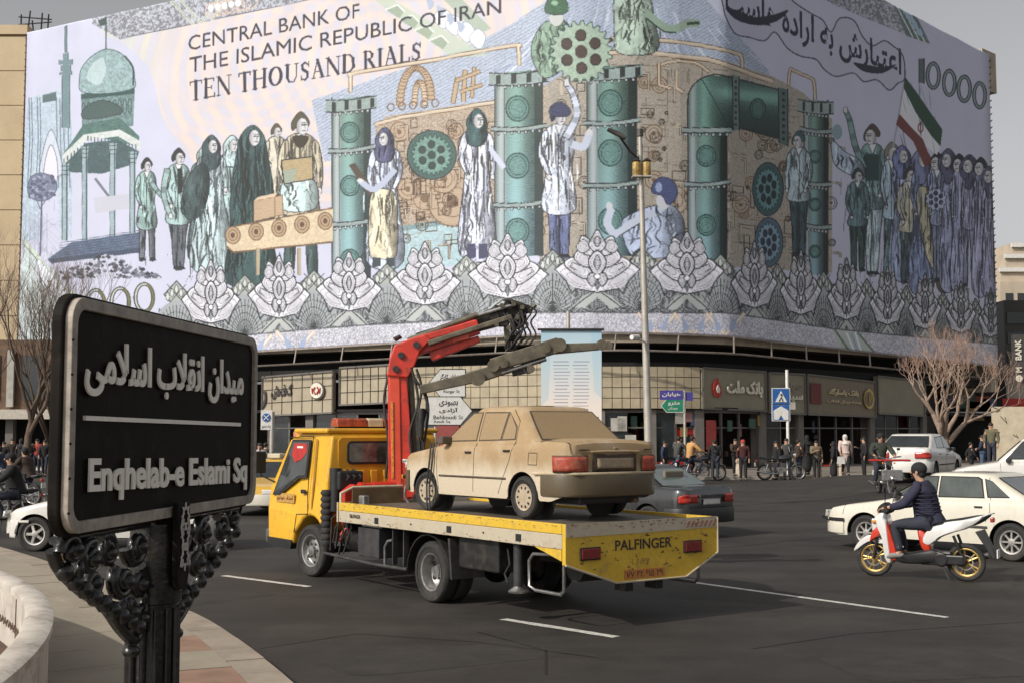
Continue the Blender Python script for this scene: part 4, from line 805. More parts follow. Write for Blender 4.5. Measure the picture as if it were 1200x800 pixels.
# sidewalk all along
SW=mat('pavement_stone',(.21,.18,.15),.85,var=.15,scale=.8,dirt=(.18,.15,.12),dscale=.6,damt=.5)
swk=strip(PL,0,STOT,0,.15,-9.5,7.); o=swk.obj('pavement',SW); struct(o); 
o2=B().box(36,90,52,120,0,.149).obj('side_street_pavement',SW); struct(o2)
kb=strip(PL,0,STOT,0,.155,-9.8,-9.5).obj('kerb',mat('kerb_stone',(.42,.38,.33),.8,var=.2,scale=2)); struct(kb)
# fascia signs: (px0, px1, y top, y bottom, kind)
PANEL=mat('fascia_panel',(.40,.345,.25),.55,var=.12,scale=.8,dirt=(.26,.22,.16),dscale=1.2,damt=.4); PANELO=mat('olive_fascia',(.26,.235,.17),.5,var=.12,scale=.8); 
def tiled(px0,px1,y0,y1,label,cols,rows):
    sA,sB=S(px0),S(px1); pm=(px0+px1)/2; zb,zt2=z_at(pm,y1),z_at(pm,y0); m_=thing('tiled_fascia',label,'wall panel',along2((sA+sB)/2,.8)+Vector((0,0,zb)))
    ch(strip(PL,sA,sB,zb,zt2,.86,1.05).obj('backing',GROUT),m_)
    for i in range(cols):
        for j in range(rows):
            a=sA+(sB-sA)*i/cols+.02; c=sA+(sB-sA)*(i+1)/cols-.02; za=zb+(zt2-zb)*j/rows+.02; zc=zb+(zt2-zb)*(j+1)/rows-.02; d=.78+U(-.012,.012)
            ch(strip(PL,a,c,za,zc,d,.88,1).obj('tile',TILE),m_)
    return m_
tiled(470,632,427,478,'cream tiled fascia wall between the red crane and the hanging blue poster',15,4)
tiled(706,829,428,478,'cream tiled fascia wall behind the tall lamp post, right of the blue poster',11,4)
def fascia(px0,px1,y0a,y0b,y1a,y1b,label,m=PANEL,frame=FR,seams=0,cat='shop sign'):
    sA,sB=S(px0),S(px1); t=thing('fascia_sign',label,cat,along2((sA+sB)/2,.7)+Vector((0,0,z_at(px0,y1a))))
    k=B(); A,C=along2(sA,.7),along2(sB,.7); n_=(C-A).normalized(); nv=Vector((-n_.y,n_.x,0))*.3
    za0,za1,zb0,zb1=z_at(px0,y1a),z_at(px0,y0a),z_at(px1,y1b),z_at(px1,y0b)
    def quad(A,C,a0,a1,b0,b1,dz=0,nb=nv): return B().add([A+Vector((0,0,a0)),C+Vector((0,0,b0)),C+Vector((0,0,b1)),A+Vector((0,0,a1)),A+nb+Vector((0,0,a0)),C+nb+Vector((0,0,b0)),C+nb+Vector((0,0,b1)),A+nb+Vector((0,0,a1))],[(0,1,2,3),(7,6,5,4),(0,4,5,1),(3,2,6,7),(1,5,6,2),(0,3,7,4)])
    ch(quad(A,C,za0,za1,zb0,zb1).obj('panel',m),t)
    f=B(); w=.07; off=-nv.normalized()*.06
    for (P0,z0_),(P1,z1_) in (((A,za0),(C,zb0)),((A,za1),(C,zb1)),((A,za0),(A,za1)),((C,zb0),(C,zb1))): f.tube([P0+off*.5+Vector((0,0,z0_)),P1+off*.5+Vector((0,0,z1_))],w,4)
    ch(f.obj('frame',frame),t)
    for i in range(1,seams+1):
        u=i/(seams+1); P0=A.lerp(C,u)+off*.3; z0_=za0+(zb0-za0)*u; z1_=za1+(zb1-za1)*u; ch(B().tube([P0+Vector((0,0,z0_)),P0+Vector((0,0,z1_))],.022,4).obj('seam',DARKW),t)
    if seams:
        for v in (.33,.66): ch(B().tube([A+off*.3+Vector((0,0,za0+(za1-za0)*v)),C+off*.3+Vector((0,0,zb0+(zb1-zb0)*v))],.02,4).obj('seam',DARKW),t)
    def at(u,v): P0=A.lerp(C,u)+off*1.2; return P0+Vector((0,0,(za0+(zb0-za0)*u)*(1-v)+(za1+(zb1-za1)*u)*v))
    return t,at,n_
def sign_text(t,at,n_,s,u0,v0,u1,v1,m,bold=.02,ex=.05):
    a,c,d=at(u0,v0),at(u1,v0),at(u0,v1); o=lettering('lettering',s,m,None,a,c-a,Vector((0,0,1)),(c-a).length,(d-a).length,bold,ex,.02); ch(o,t); return o
def disc(t,P0,n_,r,m,th=.06,name='emblem',sx=1):
    nv=Vector((n_.y,-n_.x,0)); T_=Matrix.Translation(P0)@Matrix(((n_.x,nv.x,0,0),(n_.y,nv.y,0,0),(0,0,1,0),(0,0,0,1)))
    o=B().lathe([(.001,th),(r,th),(r,0)],28,'y',T=T_@Matrix.Diagonal((sx,1,1,1))).obj(name,m); ch(o,t); return o,T_
CREAM=mat('cream_letter',(.74,.70,.60),.5); DKL=mat('dark_letter',(.05,.045,.05),.5); REDP=mat('red_paint',(.42,.025,.02),.4,var=.2,scale=8); GOLD=mat('gold_trim',(.55,.40,.14),.35,.6)
t,at,n_=fascia(299,382,441,434,487,483,'cream panelled shop sign with dark Persian lettering and a round red emblem',seams=6)
sign_text(t,at,n_,fa('کفش'),.14,.42,.44,.78,DKL,.03); sign_text(t,at,n_,fa('ر'),.0,.2,.07,.66,DKL,.03)
o,T_=disc(t,at(.80,.55),n_,.52,mat('disc_edge',(.10,.09,.08),.5)); o,T_=disc(t,at(.79,.56)-Vector((0,.06,0)),n_,.46,CREAM)
for s in (-1,1): ch(B().tube([(s*.05,.09,-.22),(s*.2,.09,.02),(s*.08,.09,.2)],.05,5,T=T_).obj('mark',REDP),t); ch(B().tube([(s*.26,.09,-.18),(s*.3,.09,.15)],.04,5,T=T_).obj('mark',REDP),t)
t,at,n_=fascia(390,454,430,426,474,471,'blank cream panelled shop fascia left of the red crane column',seams=6,cat='wall panel')
t,at,n_=fascia(831,909,430,435,478,481,'olive bank sign with white Persian lettering and a red teardrop emblem',PANELO,seams=0)
sign_text(t,at,n_,fa('بانک ملت'),.36,.34,.93,.74,CREAM,.035,.08)
P0=at(.2,.5); _,T_=disc(t,P0,n_,.05,REDP); pts=[(.0,.62),(-.3,.3),(-.36,-.05),(-.2,-.42),(.1,-.5),(.3,-.25),(.28,.1),(.12,.3)]
ch(B().prism([(x*.95,z*.95) for x,z in pts],.0,.09,'y',T=T_).obj('emblem',REDP),t); ch(B().prism([(x*.4+.02,z*.42-.02) for x,z in pts],.08,.13,'y',T=T_).obj('emblem_core',CREAM),t)
t,at,n_=fascia(913,955,436,438,483,485,'narrow olive shop sign with small white lettering behind the pedestrian crossing sign',PANELO)
sign_text(t,at,n_,fa('سپهر'),.3,.28,.9,.48,CREAM,.02); sign_text(t,at,n_,fa('تجارت'),.3,.55,.9,.78,mat('dull_letter',(.3,.27,.22),.6),.01)
t,at,n_=fascia(958,1037,438,447,485,488,'olive bank sign with a maroon square and a gold ringed round emblem',mat('umber_fascia',(.20,.17,.12),.5))
sign_text(t,at,n_,fa('بانک پاسارگاد'),.28,.50,.72,.72,mat('tan_letter',(.62,.52,.33),.5),.02); sign_text(t,at,n_,fa('شعبه میدان انقلاب').replace('؟',''),.26,.32,.76,.42,mat('tan_letter',(.62,.52,.33),.5),.0)
o,T_=disc(t,at(.88,.5),n_,.62,GOLD,sx=.95); disc(t,at(.88,.5)-Vector((.04,.06,0)),n_,.47,mat('umber_fascia',(.20,.17,.12),.5)); ch(B().tube([(-.1,.14,-.25),(-.12,.14,.2),(.0,.14,.28),(.08,.14,.2),(.1,.14,-.05)],.045,6,T=T_).obj('mark',GOLD),t)
P0=at(.03,.28); P1=at(.18,.28); P2=at(.03,.8); ch(B().add([P0,P1,P1+(P2-P0),P2],[(0,1,2,3)]).obj('maroon_square',mat('maroon',(.14,.02,.02),.5)),t)
t,at,n_=fascia(1040,1094,440,446,484,487,'blank olive fascia panel behind the bare tree',PANELO,cat='wall panel')
# shop bays
POLE=mat('stone_column',(.17,.155,.14),.7,var=.15,scale=1.5)
def shopbay(px0,px1,kind,label):
    sA,sB=S(px0),S(px1); t=thing('shopfront',label,'shopfront',along2((sA+sB)/2,1.2)+Vector((0,0,.15)))
    w=sB-sA; n=max(1,round(w/1.7))
    for i in range(n+1): s=sA+.08+(w-.16)*i/n; ch(strip(PL,s-.06,s+.06,.15,3.2,1.15,1.27,1).obj('mullion',FR),t)
    ch(strip(PL,sA+.02,sB-.02,3.2,3.36,1.1,1.3).obj('head_rail',FR),t); ch(strip(PL,sA+.02,sB-.02,2.35,2.43,1.14,1.24).obj('transom',FR),t)
    for i in range(n):
        a=sA+.14+(w-.16)*i/n; c=sA+.02+(w-.16)*(i+1)/n
        if kind!='open' and (i!=n//2): ch(strip(PL,a,c,.55,3.2,1.19,1.21,1).obj('pane',GLASS),t); ch(strip(PL,a,c,.15,.55,1.1,1.26,1).obj('stall_riser',POLE if kind!='red' else REDP),t)
        elif kind=='red': ch(strip(PL,a,c,.15,2.3,1.2,1.26,1).obj('door',REDP),t); ch(strip(PL,a+.25,c-.25,.9,2.0,1.18,1.2,1).obj('door_glass',GLASS),t)
    return t
POST=[mat('poster_%s'%n_,c,.5,var=.2,scale=3) for n_,c in (('white',(.40,.38,.34)),('red',(.20,.03,.025)),('blue',(.05,.08,.15)),('yellow',(.30,.20,.06)),('green',(.04,.10,.07)),('pink',(.30,.15,.15)))]
shopbay(300,352,'glass','shopfront under the round red emblem sign'); shopbay(354,460,'glass','shopfront behind the yellow truck cab'); shopbay(472,560,'red','shopfront with red posters behind the crane column')
shopbay(600,700,'glass','shopfront behind the dusty car'); shopbay(706,768,'glass','shopfront with grey framed panes behind the lamp post'); shopbay(772,828,'red','shopfront with a red door beside the green direction sign')
shopbay(832,908,'open','open front of the bank under the red teardrop sign'); shopbay(914,952,'glass','glass shopfront behind the crossing sign'); shopbay(958,1036,'open','open arcade under the gold emblem sign'); shopbay(1040,1098,'glass','dark shopfront behind the white parked car')
for px in (351,463,568,703,769,830,911,955,1038,1099): 
    s=S(px); ch(strip(PL,s-.28,s+.28,.15,5.3,1.0,1.7,1).obj('column',POLE))
# goods, posters and boards deep in the bays
for i in range(70):
    px=U(300,1095); s=S(px); h=U(.25,.8); w=U(.25,.7); z=U(.5,2.6); d=U(1.5,5.5)
    o=strip(PL,s,min(STOT-.2,s+w),z,z+h,d,d+.08,1).obj('display_board',random.choice(POST)); ch(o)
for px,z,w,h,m in ((497,1.6,.9,1.3,1),(513,1.6,.8,1.3,1),(716,2.2,.8,.7,0),(724,2.2,.5,.8,0),(733,1.7,.7,.3,0),(800,2.6,.6,.6,0),(812,2.7,.5,.5,5),(820,2.5,.5,.6,2),(806,1.9,.5,.5,3),(838,1.2,.8,1.6,1),(870,2.2,.4,.6,4),(905,2.5,.7,.6,3),(895,2.4,.6,.5,4)):
    s=S(px); ch(strip(PL,s,s+w,z,z+h,1.02,1.06,1).obj('poster',POST[m]))
def crop_image(name,x0,y0,x1,y1):
    i0,i1=int((x0-AX0)*SA),int((x1-AX0)*SA); j0,j1=int((y0-AY0)*SA),int((y1-AY0)*SA); C=ART[j0:j1,i0:i1]; H,W=C.shape[:2]
    im=bpy.data.images.new(name,W,H); A=np.ones((H,W,4),np.float32); A[...,:3]=C[::-1]; im.pixels.foreach_set(A.ravel()); im.update(); im.pack()
    m=bpy.data.materials.new(name); m.use_nodes=True; n=m.node_tree; ti=n.nodes.new('ShaderNodeTexImage'); ti.image=im; ti.extension='EXTEND'; n.links.new(ti.outputs[0],n.nodes['Principled BSDF'].inputs['Base Color']); n.nodes['Principled BSDF'].inputs['Roughness'].default_value=.6; return m
def sheet(name,P0,P1,P2,P3,m,par=None,th=.02):
    me=bpy.data.meshes.new(name); N=6; vs=[];uv=[]
    for j in range(N+1):
        for i in range(N+1):
            u,v=i/N,j/N; p=(Vector(P0)*(1-u)+Vector(P1)*u)*(1-v)+(Vector(P3)*(1-u)+Vector(P2)*u)*v; vs.append(p); uv.append((u,v))
    me.from_pydata(vs,[],[(j*(N+1)+i,j*(N+1)+i+1,(j+1)*(N+1)+i+1,(j+1)*(N+1)+i) for j in range(N) for i in range(N)]); ul=me.uv_layers.new(name='UVMap')
    for l in me.loops: ul.data[l.index].uv=uv[l.vertex_index]
    me.materials.append(m); o=link(name,me)
    md=o.modifiers.new('t','SOLIDIFY'); md.thickness=th; return ch(o,par) if par else o
# ---------------- foreground street name board ----------------
SB0=D(75,627,2.84); SB1=D(297,591,4.17); SB1.z=SB0.z; XA=(SB1-SB0); SW_=XA.length; XA.normalize(); SH_=D(72,346,2.84).z-SB0.z
NRM=XA.cross(Vector((0,0,1)))    # faces the camera's side
SM=Matrix.Translation(SB0)@Matrix(((XA.x,-NRM.x,0,0),(XA.y,-NRM.y,0,0),(0,0,1,0),(0,0,0,1)))   # local: x along, y into the board, z up
def onsign(px,py):
    r=ray(px,py); o=Vector((0,0,CAMH)); t=(SB0-o).dot(NRM)/r.dot(NRM); q=SM.inverted()@(o+r*t); return q
sg=thing('street_name_sign','black street name board reading Enqhelab-e Eslami Sq on an ornate cast iron post','street sign',(SB0+XA*SW_*.55)*Vector((1,1,0)).to_tuple().__class__((1,1,0)).__len__()*0 if False else Vector(((SB0+XA*SW_*.58).x,(SB0+XA*SW_*.58).y,.12)))
BRD=mat('sign_black',(.010,.0075,.006),.62,spec=.12,var=.3,scale=5,dirt=(.05,.042,.034),dscale=12,damt=.35); IRON=mat('black_cast_iron',(.014,.014,.014),.30,.1,var=.4,scale=18,bump=.25,bscale=40,dirt=(.07,.055,.045),dscale=14,damt=.45,coat=.3)
RIM=mat('worn_aluminium_rim',(.38,.33,.28),.55,.0,var=.3,scale=18,dirt=(.10,.085,.07),dscale=26,damt=.6); LETT=mat('sign_letters',(.93,.88,.80),.6,var=.05,scale=30,dirt=(.70,.62,.53),dscale=18,damt=.4)
def rrect(x0,x1,z0,z1,r,n=6):
    out=[]
    for cx,cz,a in ((x1-r,z1-r,0),(x0+r,z1-r,PI/2),(x0+r,z0+r,PI),(x1-r,z0+r,1.5*PI)):
        for i in range(n+1): t=a+PI/2*i/n; out.append((cx+r*math.cos(t),cz+r*math.sin(t)))
    return out
def inlay(name,k,m,**kw): return ch(k.obj(name,m,**kw),sg)
inlay('board',B().prism(rrect(.012,SW_-.012,.012,SH_-.012,.05),.004,.03,'y',T=SM),BRD)
o_,i_=rrect(0,SW_,0,SH_,.06,8),rrect(.028,SW_-.028,.028,SH_-.028,.04,8); k=B(); n=len(o_)
k.add([(x,-.008,z) for x,z in o_]+[(x,-.008,z) for x,z in i_]+[(x,.014,z) for x,z in o_]+[(x,.003,z) for x,z in i_],[(i,(i+1)%n,(i+1)%n+n,i+n) for i in range(n)]+[(i,i+2*n,(i+1)%n+2*n,(i+1)%n) for i in range(n)]+[(i+n,(i+1)%n+n,(i+1)%n+3*n,i+3*n) for i in range(n)],T=SM)
inlay('rim',k,RIM,bev=.002)
# outer dark casing behind the rim
inlay('casing',B().prism(rrect(-.010,SW_+.010,-.010,SH_+.010,.07,8),.010,.040,'y',T=SM),BRD,bev=.006)
for s in range(18):
    q=.05+s*(SH_-.1)/17; inlay('rivet',B().ball((.002,-.0085,q),.0035,6,T=SM),BRD) if s%3==0 else None
def signtext(s,pl,pr,ph,bold,**kw):
    a,c,h=onsign(*pl),onsign(*pr),onsign(*ph); w=c.x-a.x; V,Fs=text_geo(s,bold); x1=V[:,0].max(); y0,y1=V[:,1].min(),V[:,1].max(); hh=h.z-a.z
    vs=[SM@Vector((a.x+v[0]/x1*w,-.0045-v[2]*.08,a.z+(v[1]-y0)/(y1-y0)*hh+(c.z-a.z)*v[0]/x1)) for v in V]; me=bpy.data.meshes.new('lettering'); me.from_pydata(vs,[],Fs); me.materials.append(LETT); o=link('lettering',me); md=o.modifiers.new('t','SOLIDIFY'); md.thickness=.005; md.offset=0; ch(o,sg)
signtext(fa('میدان انقلاب اسلامی'),(97,463),(283,474),(97,395),.022); signtext('Enqhelab-e Eslami Sq',(101,588),(287,573),(101,536),.028)
a,c=onsign(99,492),onsign(281,499); inlay('divider',B().prism([(a.x,a.z),(c.x,c.z),(c.x,c.z+.011),(a.x,a.z+.011)],-.004,.006,'y',T=SM),LETT)
# post with octagonal shaft, collar and emblem plate
pc=onsign(204,600).x; PM=SM@Matrix.Translation((pc,.055,0)); zg=-SB0.z+.12
inlay('shaft',B().lathe([(.085,zg),(.085,zg+.12),(.064,zg+.18),(.062,-.24),(.076,-.235),(.078,-.19),(.07,-.18),(.066,-.02),(.05,0)],16,'z',T=PM),IRON,smooth=25)
k=B(); 
for i in range(12): a=2*PI*i/12; k.tube([(.066*math.cos(a),.066*math.sin(a),zg+.2),(.066*math.cos(a),.066*math.sin(a),-.25)],.009,6,T=PM)
inlay('flutes',k,IRON,smooth=60)
k=B().prism([(-.045,.04),(.045,.04),(.045,-.16),(.03,-.20),(-.03,-.20),(-.045,-.16)],-.085,-.068,'y',T=PM); inlay('emblem_plate',k,BRD,bev=.004)
k=B(); WH=mat('emblem_white',(.6,.58,.55),.5)
def emb(q): return (q[0]*.034,-.0895+.0,q[1]*.09-.055)
for j in range(3):
    cz=-.62+j*.62
    star=[(math.cos(a)*(.9 if i%2==0 else .45),cz*1.0+math.sin(a)*(.42 if i%2==0 else .22)) for i,a in enumerate([PI/8*q for q in range(16)])]
    k.tube([emb(q) for q in star],.0022,4,closed=True,T=PM)
for s in (-1,1): k.tube([emb((s*.95,-.9)),emb((s*.35,-.3)),emb((s*.95,.3)),emb((s*.35,.9))],.0022,4,T=PM)
inlay('emblem',k,WH)
# cast iron scroll brackets under the board
def spiral(cx,cz,r,turns,a0,d,y,rad,k,sx=1):
    n=int(turns*16); pts=[]; rs=[]
    for i in range(n+1): t=i/n; a=a0+d*turns*2*PI*t; q=r*(1-.86*t); pts.append((cx+sx*q*math.cos(a),y-.012*t,cz+q*math.sin(a))); rs.append(rad*(1-.35*t))
    k.tube(pts,[q*1.3 for q in rs],8,T=PM); k.ball(pts[-1],rad*1.9,8,T=PM)
def curve(pts,k,rad,taper=1.,T=None): s=spl3(pts,6); k.tube(s,[rad*(1-(1-taper)*i/(len(s)-1)) for i in range(len(s))],8,T=T if T is not None else PM)
def spl3(pts,k=6):
    out=[];n=len(pts)
    for i in range(n-1):
        p=[Vector(pts[min(max(j,0),n-1)]) for j in (i-1,i,i+1,i+2)]
        for q in range(k):
            t=q/k; out.append(.5*(2*p[1]+(p[2]-p[0])*t+(2*p[0]-5*p[1]+4*p[2]-p[3])*t*t+(3*p[1]-p[0]-3*p[2]+p[3])*t**3))
    return out+[Vector(pts[-1])]
def bracket(sgn,L):
    k=B(); e=sgn*L
    curve([(e,0,-.05),(e*.93,0,-.11),(e*.74,0,-.19),(e*.52,0,-.26),(e*.36,0,-.345),(e*.22,0,-.40),(e*.16,0,-.37),(sgn*.06,0,-.28)],k,.017)
    curve([(e*.99,0,-.022),(e*.6,0,-.02),(sgn*.06,0,-.022)],k,.014)
    for (u,z,r,tn,a0,d,rad) in ((.92,-.055,.045,1.4,0,1,.013),(.72,-.09,.052,1.5,2,-1,.013),(.50,-.085,.055,1.6,1,1,.013),(.26,-.09,.058,1.5,0,-1,.014),(.62,-.175,.045,1.5,3,1,.012),(.40,-.19,.055,1.6,1,-1,.014),(.19,-.21,.055,1.4,2,1,.014),(.31,-.30,.045,1.5,0,1,.013),(.17,-.33,.035,1.4,2,-1,.011)):
        spiral(e*u,z,r,tn,a0 if sgn>0 else PI-a0,d*sgn,U(-.02,.012),rad,k)
    for i in range(9): u=.93-.09*i; z=-.11-.24*min(1,(i/8))**.9; k.ball((e*u,-.012,z-.006),.027,8,T=PM,sq=(1,.8,1.1))
    for i in range(12):
        u=U(.12,.85); z=-.03-U(.02,.34)*(1-u*.75); k.ball((e*u,U(-.03,0),z),U(.012,.024),8,T=PM,sq=(.7,.6,1.5))
    k.ball((e*.24,0,-.435),.024,10,T=PM); k.tube([(e*.24,0,-.435),(e*.22,0,-.39)],.011,8,T=PM)
    o=inlay('scroll_bracket',k,IRON,smooth=60)
    for v in o.data.vertices:
        q=PM.inverted()@v.co; q.z*=.80; v.co=PM@q
    return o
bracket(-1,pc-.055); bracket(1,SW_-pc-.01)
# ---------------- foreground island: paving, kerb, marble basin ----------------
edge=[(-420,560),(-160,595),(0,640),(75,664),(150,688),(205,708),(242,724),(285,752),(345,800),(400,862),(470,960),(560,1120)]
EP=[G(x,y+0,.13) for x,y in edge]
PAV=mat('tan_paving',(.31,.27,.21),.8,var=.12,scale=1.2,dirt=(.22,.175,.135),dscale=1.6,damt=.55,bump=.12,bscale=20); KRB=mat('kerb_slab',(.33,.275,.22),.8,var=.15,scale=2,dirt=(.17,.13,.10),dscale=2.5,damt=.6); RED=mat('reddish_slab',(.30,.185,.13),.8,var=.2,scale=3,dirt=(.16,.09,.06),dscale=2.5,damt=.5); JNT=mat('paving_joint',(.13,.105,.085),.95)
base=[(p.x,p.y) for p in EP]+[(6,-12),(-60,-12),(-60,EP[0].y)]
isl=B().prism(base,0,.118,'z').obj('traffic_island',JNT); struct(isl)
def inoff(pts,d):
    out=[]
    for i,p in enumerate(pts): a=pts[max(i-1,0)];c=pts[min(i+1,len(pts)-1)]; t=(c-a).normalized(); out.append(p-Vector((-t.y,t.x,0))*d)
    return out
dense=spl3(EP,8); LL=[0]
for a,c in zip(dense[:-1],dense[1:]): LL.append(LL[-1]+(c-a).length)
def on(s,d):
    for i in range(len(dense)-1):
        if s<=LL[i+1]: t=(s-LL[i])/(LL[i+1]-LL[i]); p=dense[i].lerp(dense[i+1],t); tg=(dense[i+1]-dense[i]).normalized(); return p-Vector((-tg.y,tg.x,0))*d
    return dense[-1]
s=0;row=0
for lo,hi,ln,m0 in ((0,.34,.62,KRB),(.345,1.0,.9,RED)):
    s=0
    while s<LL[-1]-ln:
        if on(s,0).y<30 and on(s,0).y>3.5:
            q=[on(s+.006,lo),on(s+ln-.006,lo),on(s+ln-.006,hi),on(s+.006,hi)]; dz=U(-.003,.004); mm=m0 if (m0 is KRB or (q[0].x>-3.4 and int(s/ln)%2==0)) else PAV
            struct_=B().add([(p.x,p.y,.119-.03) for p in q]+[(p.x,p.y,.13+dz) for p in q],[(0,1,2,3),(7,6,5,4),(0,4,5,1),(1,5,6,2),(2,6,7,3),(3,7,4,0)]).obj('kerb_slab' if lo==0 else 'paving_slab',mm,parent=isl)
        s+=ln
hi=1.012; inner=[on(x*.5,hi) for x in range(int(LL[-1]/.5))]
def inside(p):
    # inside the island, beyond the kerb course
    best=min(range(len(inner)),key=lambda i:(inner[i].x-p[0])**2+(inner[i].y-p[1])**2); i=min(max(best,1),len(inner)-2); t=(inner[i+1]-inner[i-1]).normalized(); w=Vector((p[0],p[1],inner[i].z))-inner[i]
    return w.x*-t.y+w.y*t.x<-.01
cnt=0; ang=math.radians(-52); ca,sa=math.cos(ang),math.sin(ang); n1=0
for i in range(-40,40):
    for j in range(-40,40):
        c=[((i+a)*.9*ca-(j+b_)*.6*sa-5,(i+a)*.9*sa+(j+b_)*.6*ca+12) for a,b_ in ((0,0),(1,0),(1,1),(0,1))]
        cx,cy=sum(p[0] for p in c)/4,sum(p[1] for p in c)/4
        if cy<6.2 or cy>24 or cx<-11 or (cx/cy)<-.47 or (cx/cy)>-.05: continue
        if not all(inside(p) for p in c): continue
        z=.13+U(-.0015,.002); g_=[((p[0]-cx)*.992+cx,(p[1]-cy)*.988+cy) for p in c]; n1+=1
        B().add([(x,y,.1) for x,y in g_]+[(x,y,z) for x,y in g_],[(0,1,2,3),(7,6,5,4),(0,4,5,1),(1,5,6,2),(2,6,7,3),(3,7,4,0)]).obj('paving_slab',PAV,parent=isl)
f_=B().prism([(p.x,p.y) for p in inner]+[(5.9,-11.9),(-59,-11.9),(-59,inner[0].y)],.10,.1265,'z').obj('paving_bed',PAV,parent=isl)
MARB=mat('stained_marble',(.56,.51,.45),.55,var=.2,scale=4,dirt=(.15,.11,.08),dscale=3.5,damt=.85,bump=.3,bscale=12); BRN=mat('brown_stone',(.10,.055,.035),.7,var=.3,scale=3)
bs=thing('stone_basin','curved stained marble wall round a brown basin at the left edge of the pavement','fountain basin',(-14.8,5.1,.13))
BA0,BA1=-.30,1.05
B().lathe([(12.12,0),(12.12,.58),(12.15,.60),(12.15,.65),(12.10,.67),(11.98,.67),(11.95,.65),(11.95,.60),(11.98,.58),(11.98,.0)],120,'z',a0=BA0,a1=BA1).obj('basin_wall',MARB,bs,smooth=40)
B().lathe([(8.0,.012),(11.78,.012),(11.80,.10),(11.98,.10)],90,'z',a0=BA0,a1=BA1).obj('basin_floor',BRN,bs)
for i in range(14):
    a=BA0+.04+i*.095; B().box(11.972,11.979,-.006,.006,.10,.60,T=Matrix.Rotation(a,4,'Z')).obj('block_joint',BRN,bs)
k=B()
for i in range(300):
    a=.0+.9*i/300+.0006*(i%3); z=.30+.02*math.sin(i*1.7); R_=11.972; k.tube([(R_*math.cos(a),R_*math.sin(a),z),(R_*math.cos(a+.0015),R_*math.sin(a+.0015),z+.025),(R_*math.cos(a+.003),R_*math.sin(a+.003),z-.01)],.004,4)
o=k.obj('carved_ornament',BRN,bs); o['kind']='stuff'
# ---------------- lamp post, signs, poster ----------------
GALV=mat('galvanised_pole',(.48,.45,.40),.5,.35,var=.2,scale=2,dirt=(.22,.18,.14),dscale=3,damt=.4)
lp=G(762,597); Y=lp.y; base_=(lp.x,lp.y,0); t=thing('lamp_post','tall grey lamp post with one arm and two brass lanterns','street lamp',base_)
Z=lambda py:D(757,py,Y).z; xo=lambda px,py:D(px,py,Y).x-lp.x
B().lathe([(.2,0),(.2,.5),(.13,.6),(.115,1.2),(.095,Z(400)),(.06,Z(160))],14,'z').obj('pole',GALV,t,smooth=40); top=Z(160)
t.children[-1].rotation_euler.y=-math.atan2(lp.x-D(750,160,Y).x,top)
tx=xo(750,165)
B().tube([(tx,0,Z(188)),(tx-.3,-.1,Z(178)),(xo(722,163),-.5,Z(162))],[.04,.035,.03],8).obj('arm',DARKMET,t); B().prism([(-.28,0),(.28,-.02),(.3,.05),(.05,.1),(-.26,.07)],-.1,.1,'y').obj('lamp_head',DARKMET,t,bev=.01,loc=(xo(720,160),-.5,Z(163)),rot=(0,.45,0))
B().cyl((tx+.0,0,Z(152)),(tx,0,Z(160)),.1,10).obj('cap',DARKMET,t)
for px in (745.5,757.5):
    x=xo(px,200); k=B().lathe([(.09,0),(.12,.05),(.12,.38),(.08,.44),(.01,.46)],10,'z',o=(x,-.12,Z(208))); k.obj('lantern',mat('brass_glass',(.55,.38,.14),.3,.5,var=.4,scale=12),t,smooth=30); B().box(x-.13,x+.13,-.25,.01,Z(208)-.03,Z(208)+.01).obj('lantern_bracket',GALV,t)
    B().lathe([(.13,0),(.05,.07),(.01,.1)],10,'z',o=(x,-.12,Z(208)+.43)).obj('lantern_cap',BLACK,t)
B().tube([(xo(757,405),-.1,Z(402)),(xo(745,398),-.35,Z(397)),(xo(740,398),-.5,Z(396))],.03,6).obj('camera_arm',WHITEP,t); B().tube([(xo(747,397),-.3,Z(396)),(xo(738,399),-.55,Z(397))],.07,8).obj('security_camera',WHITEP,t)
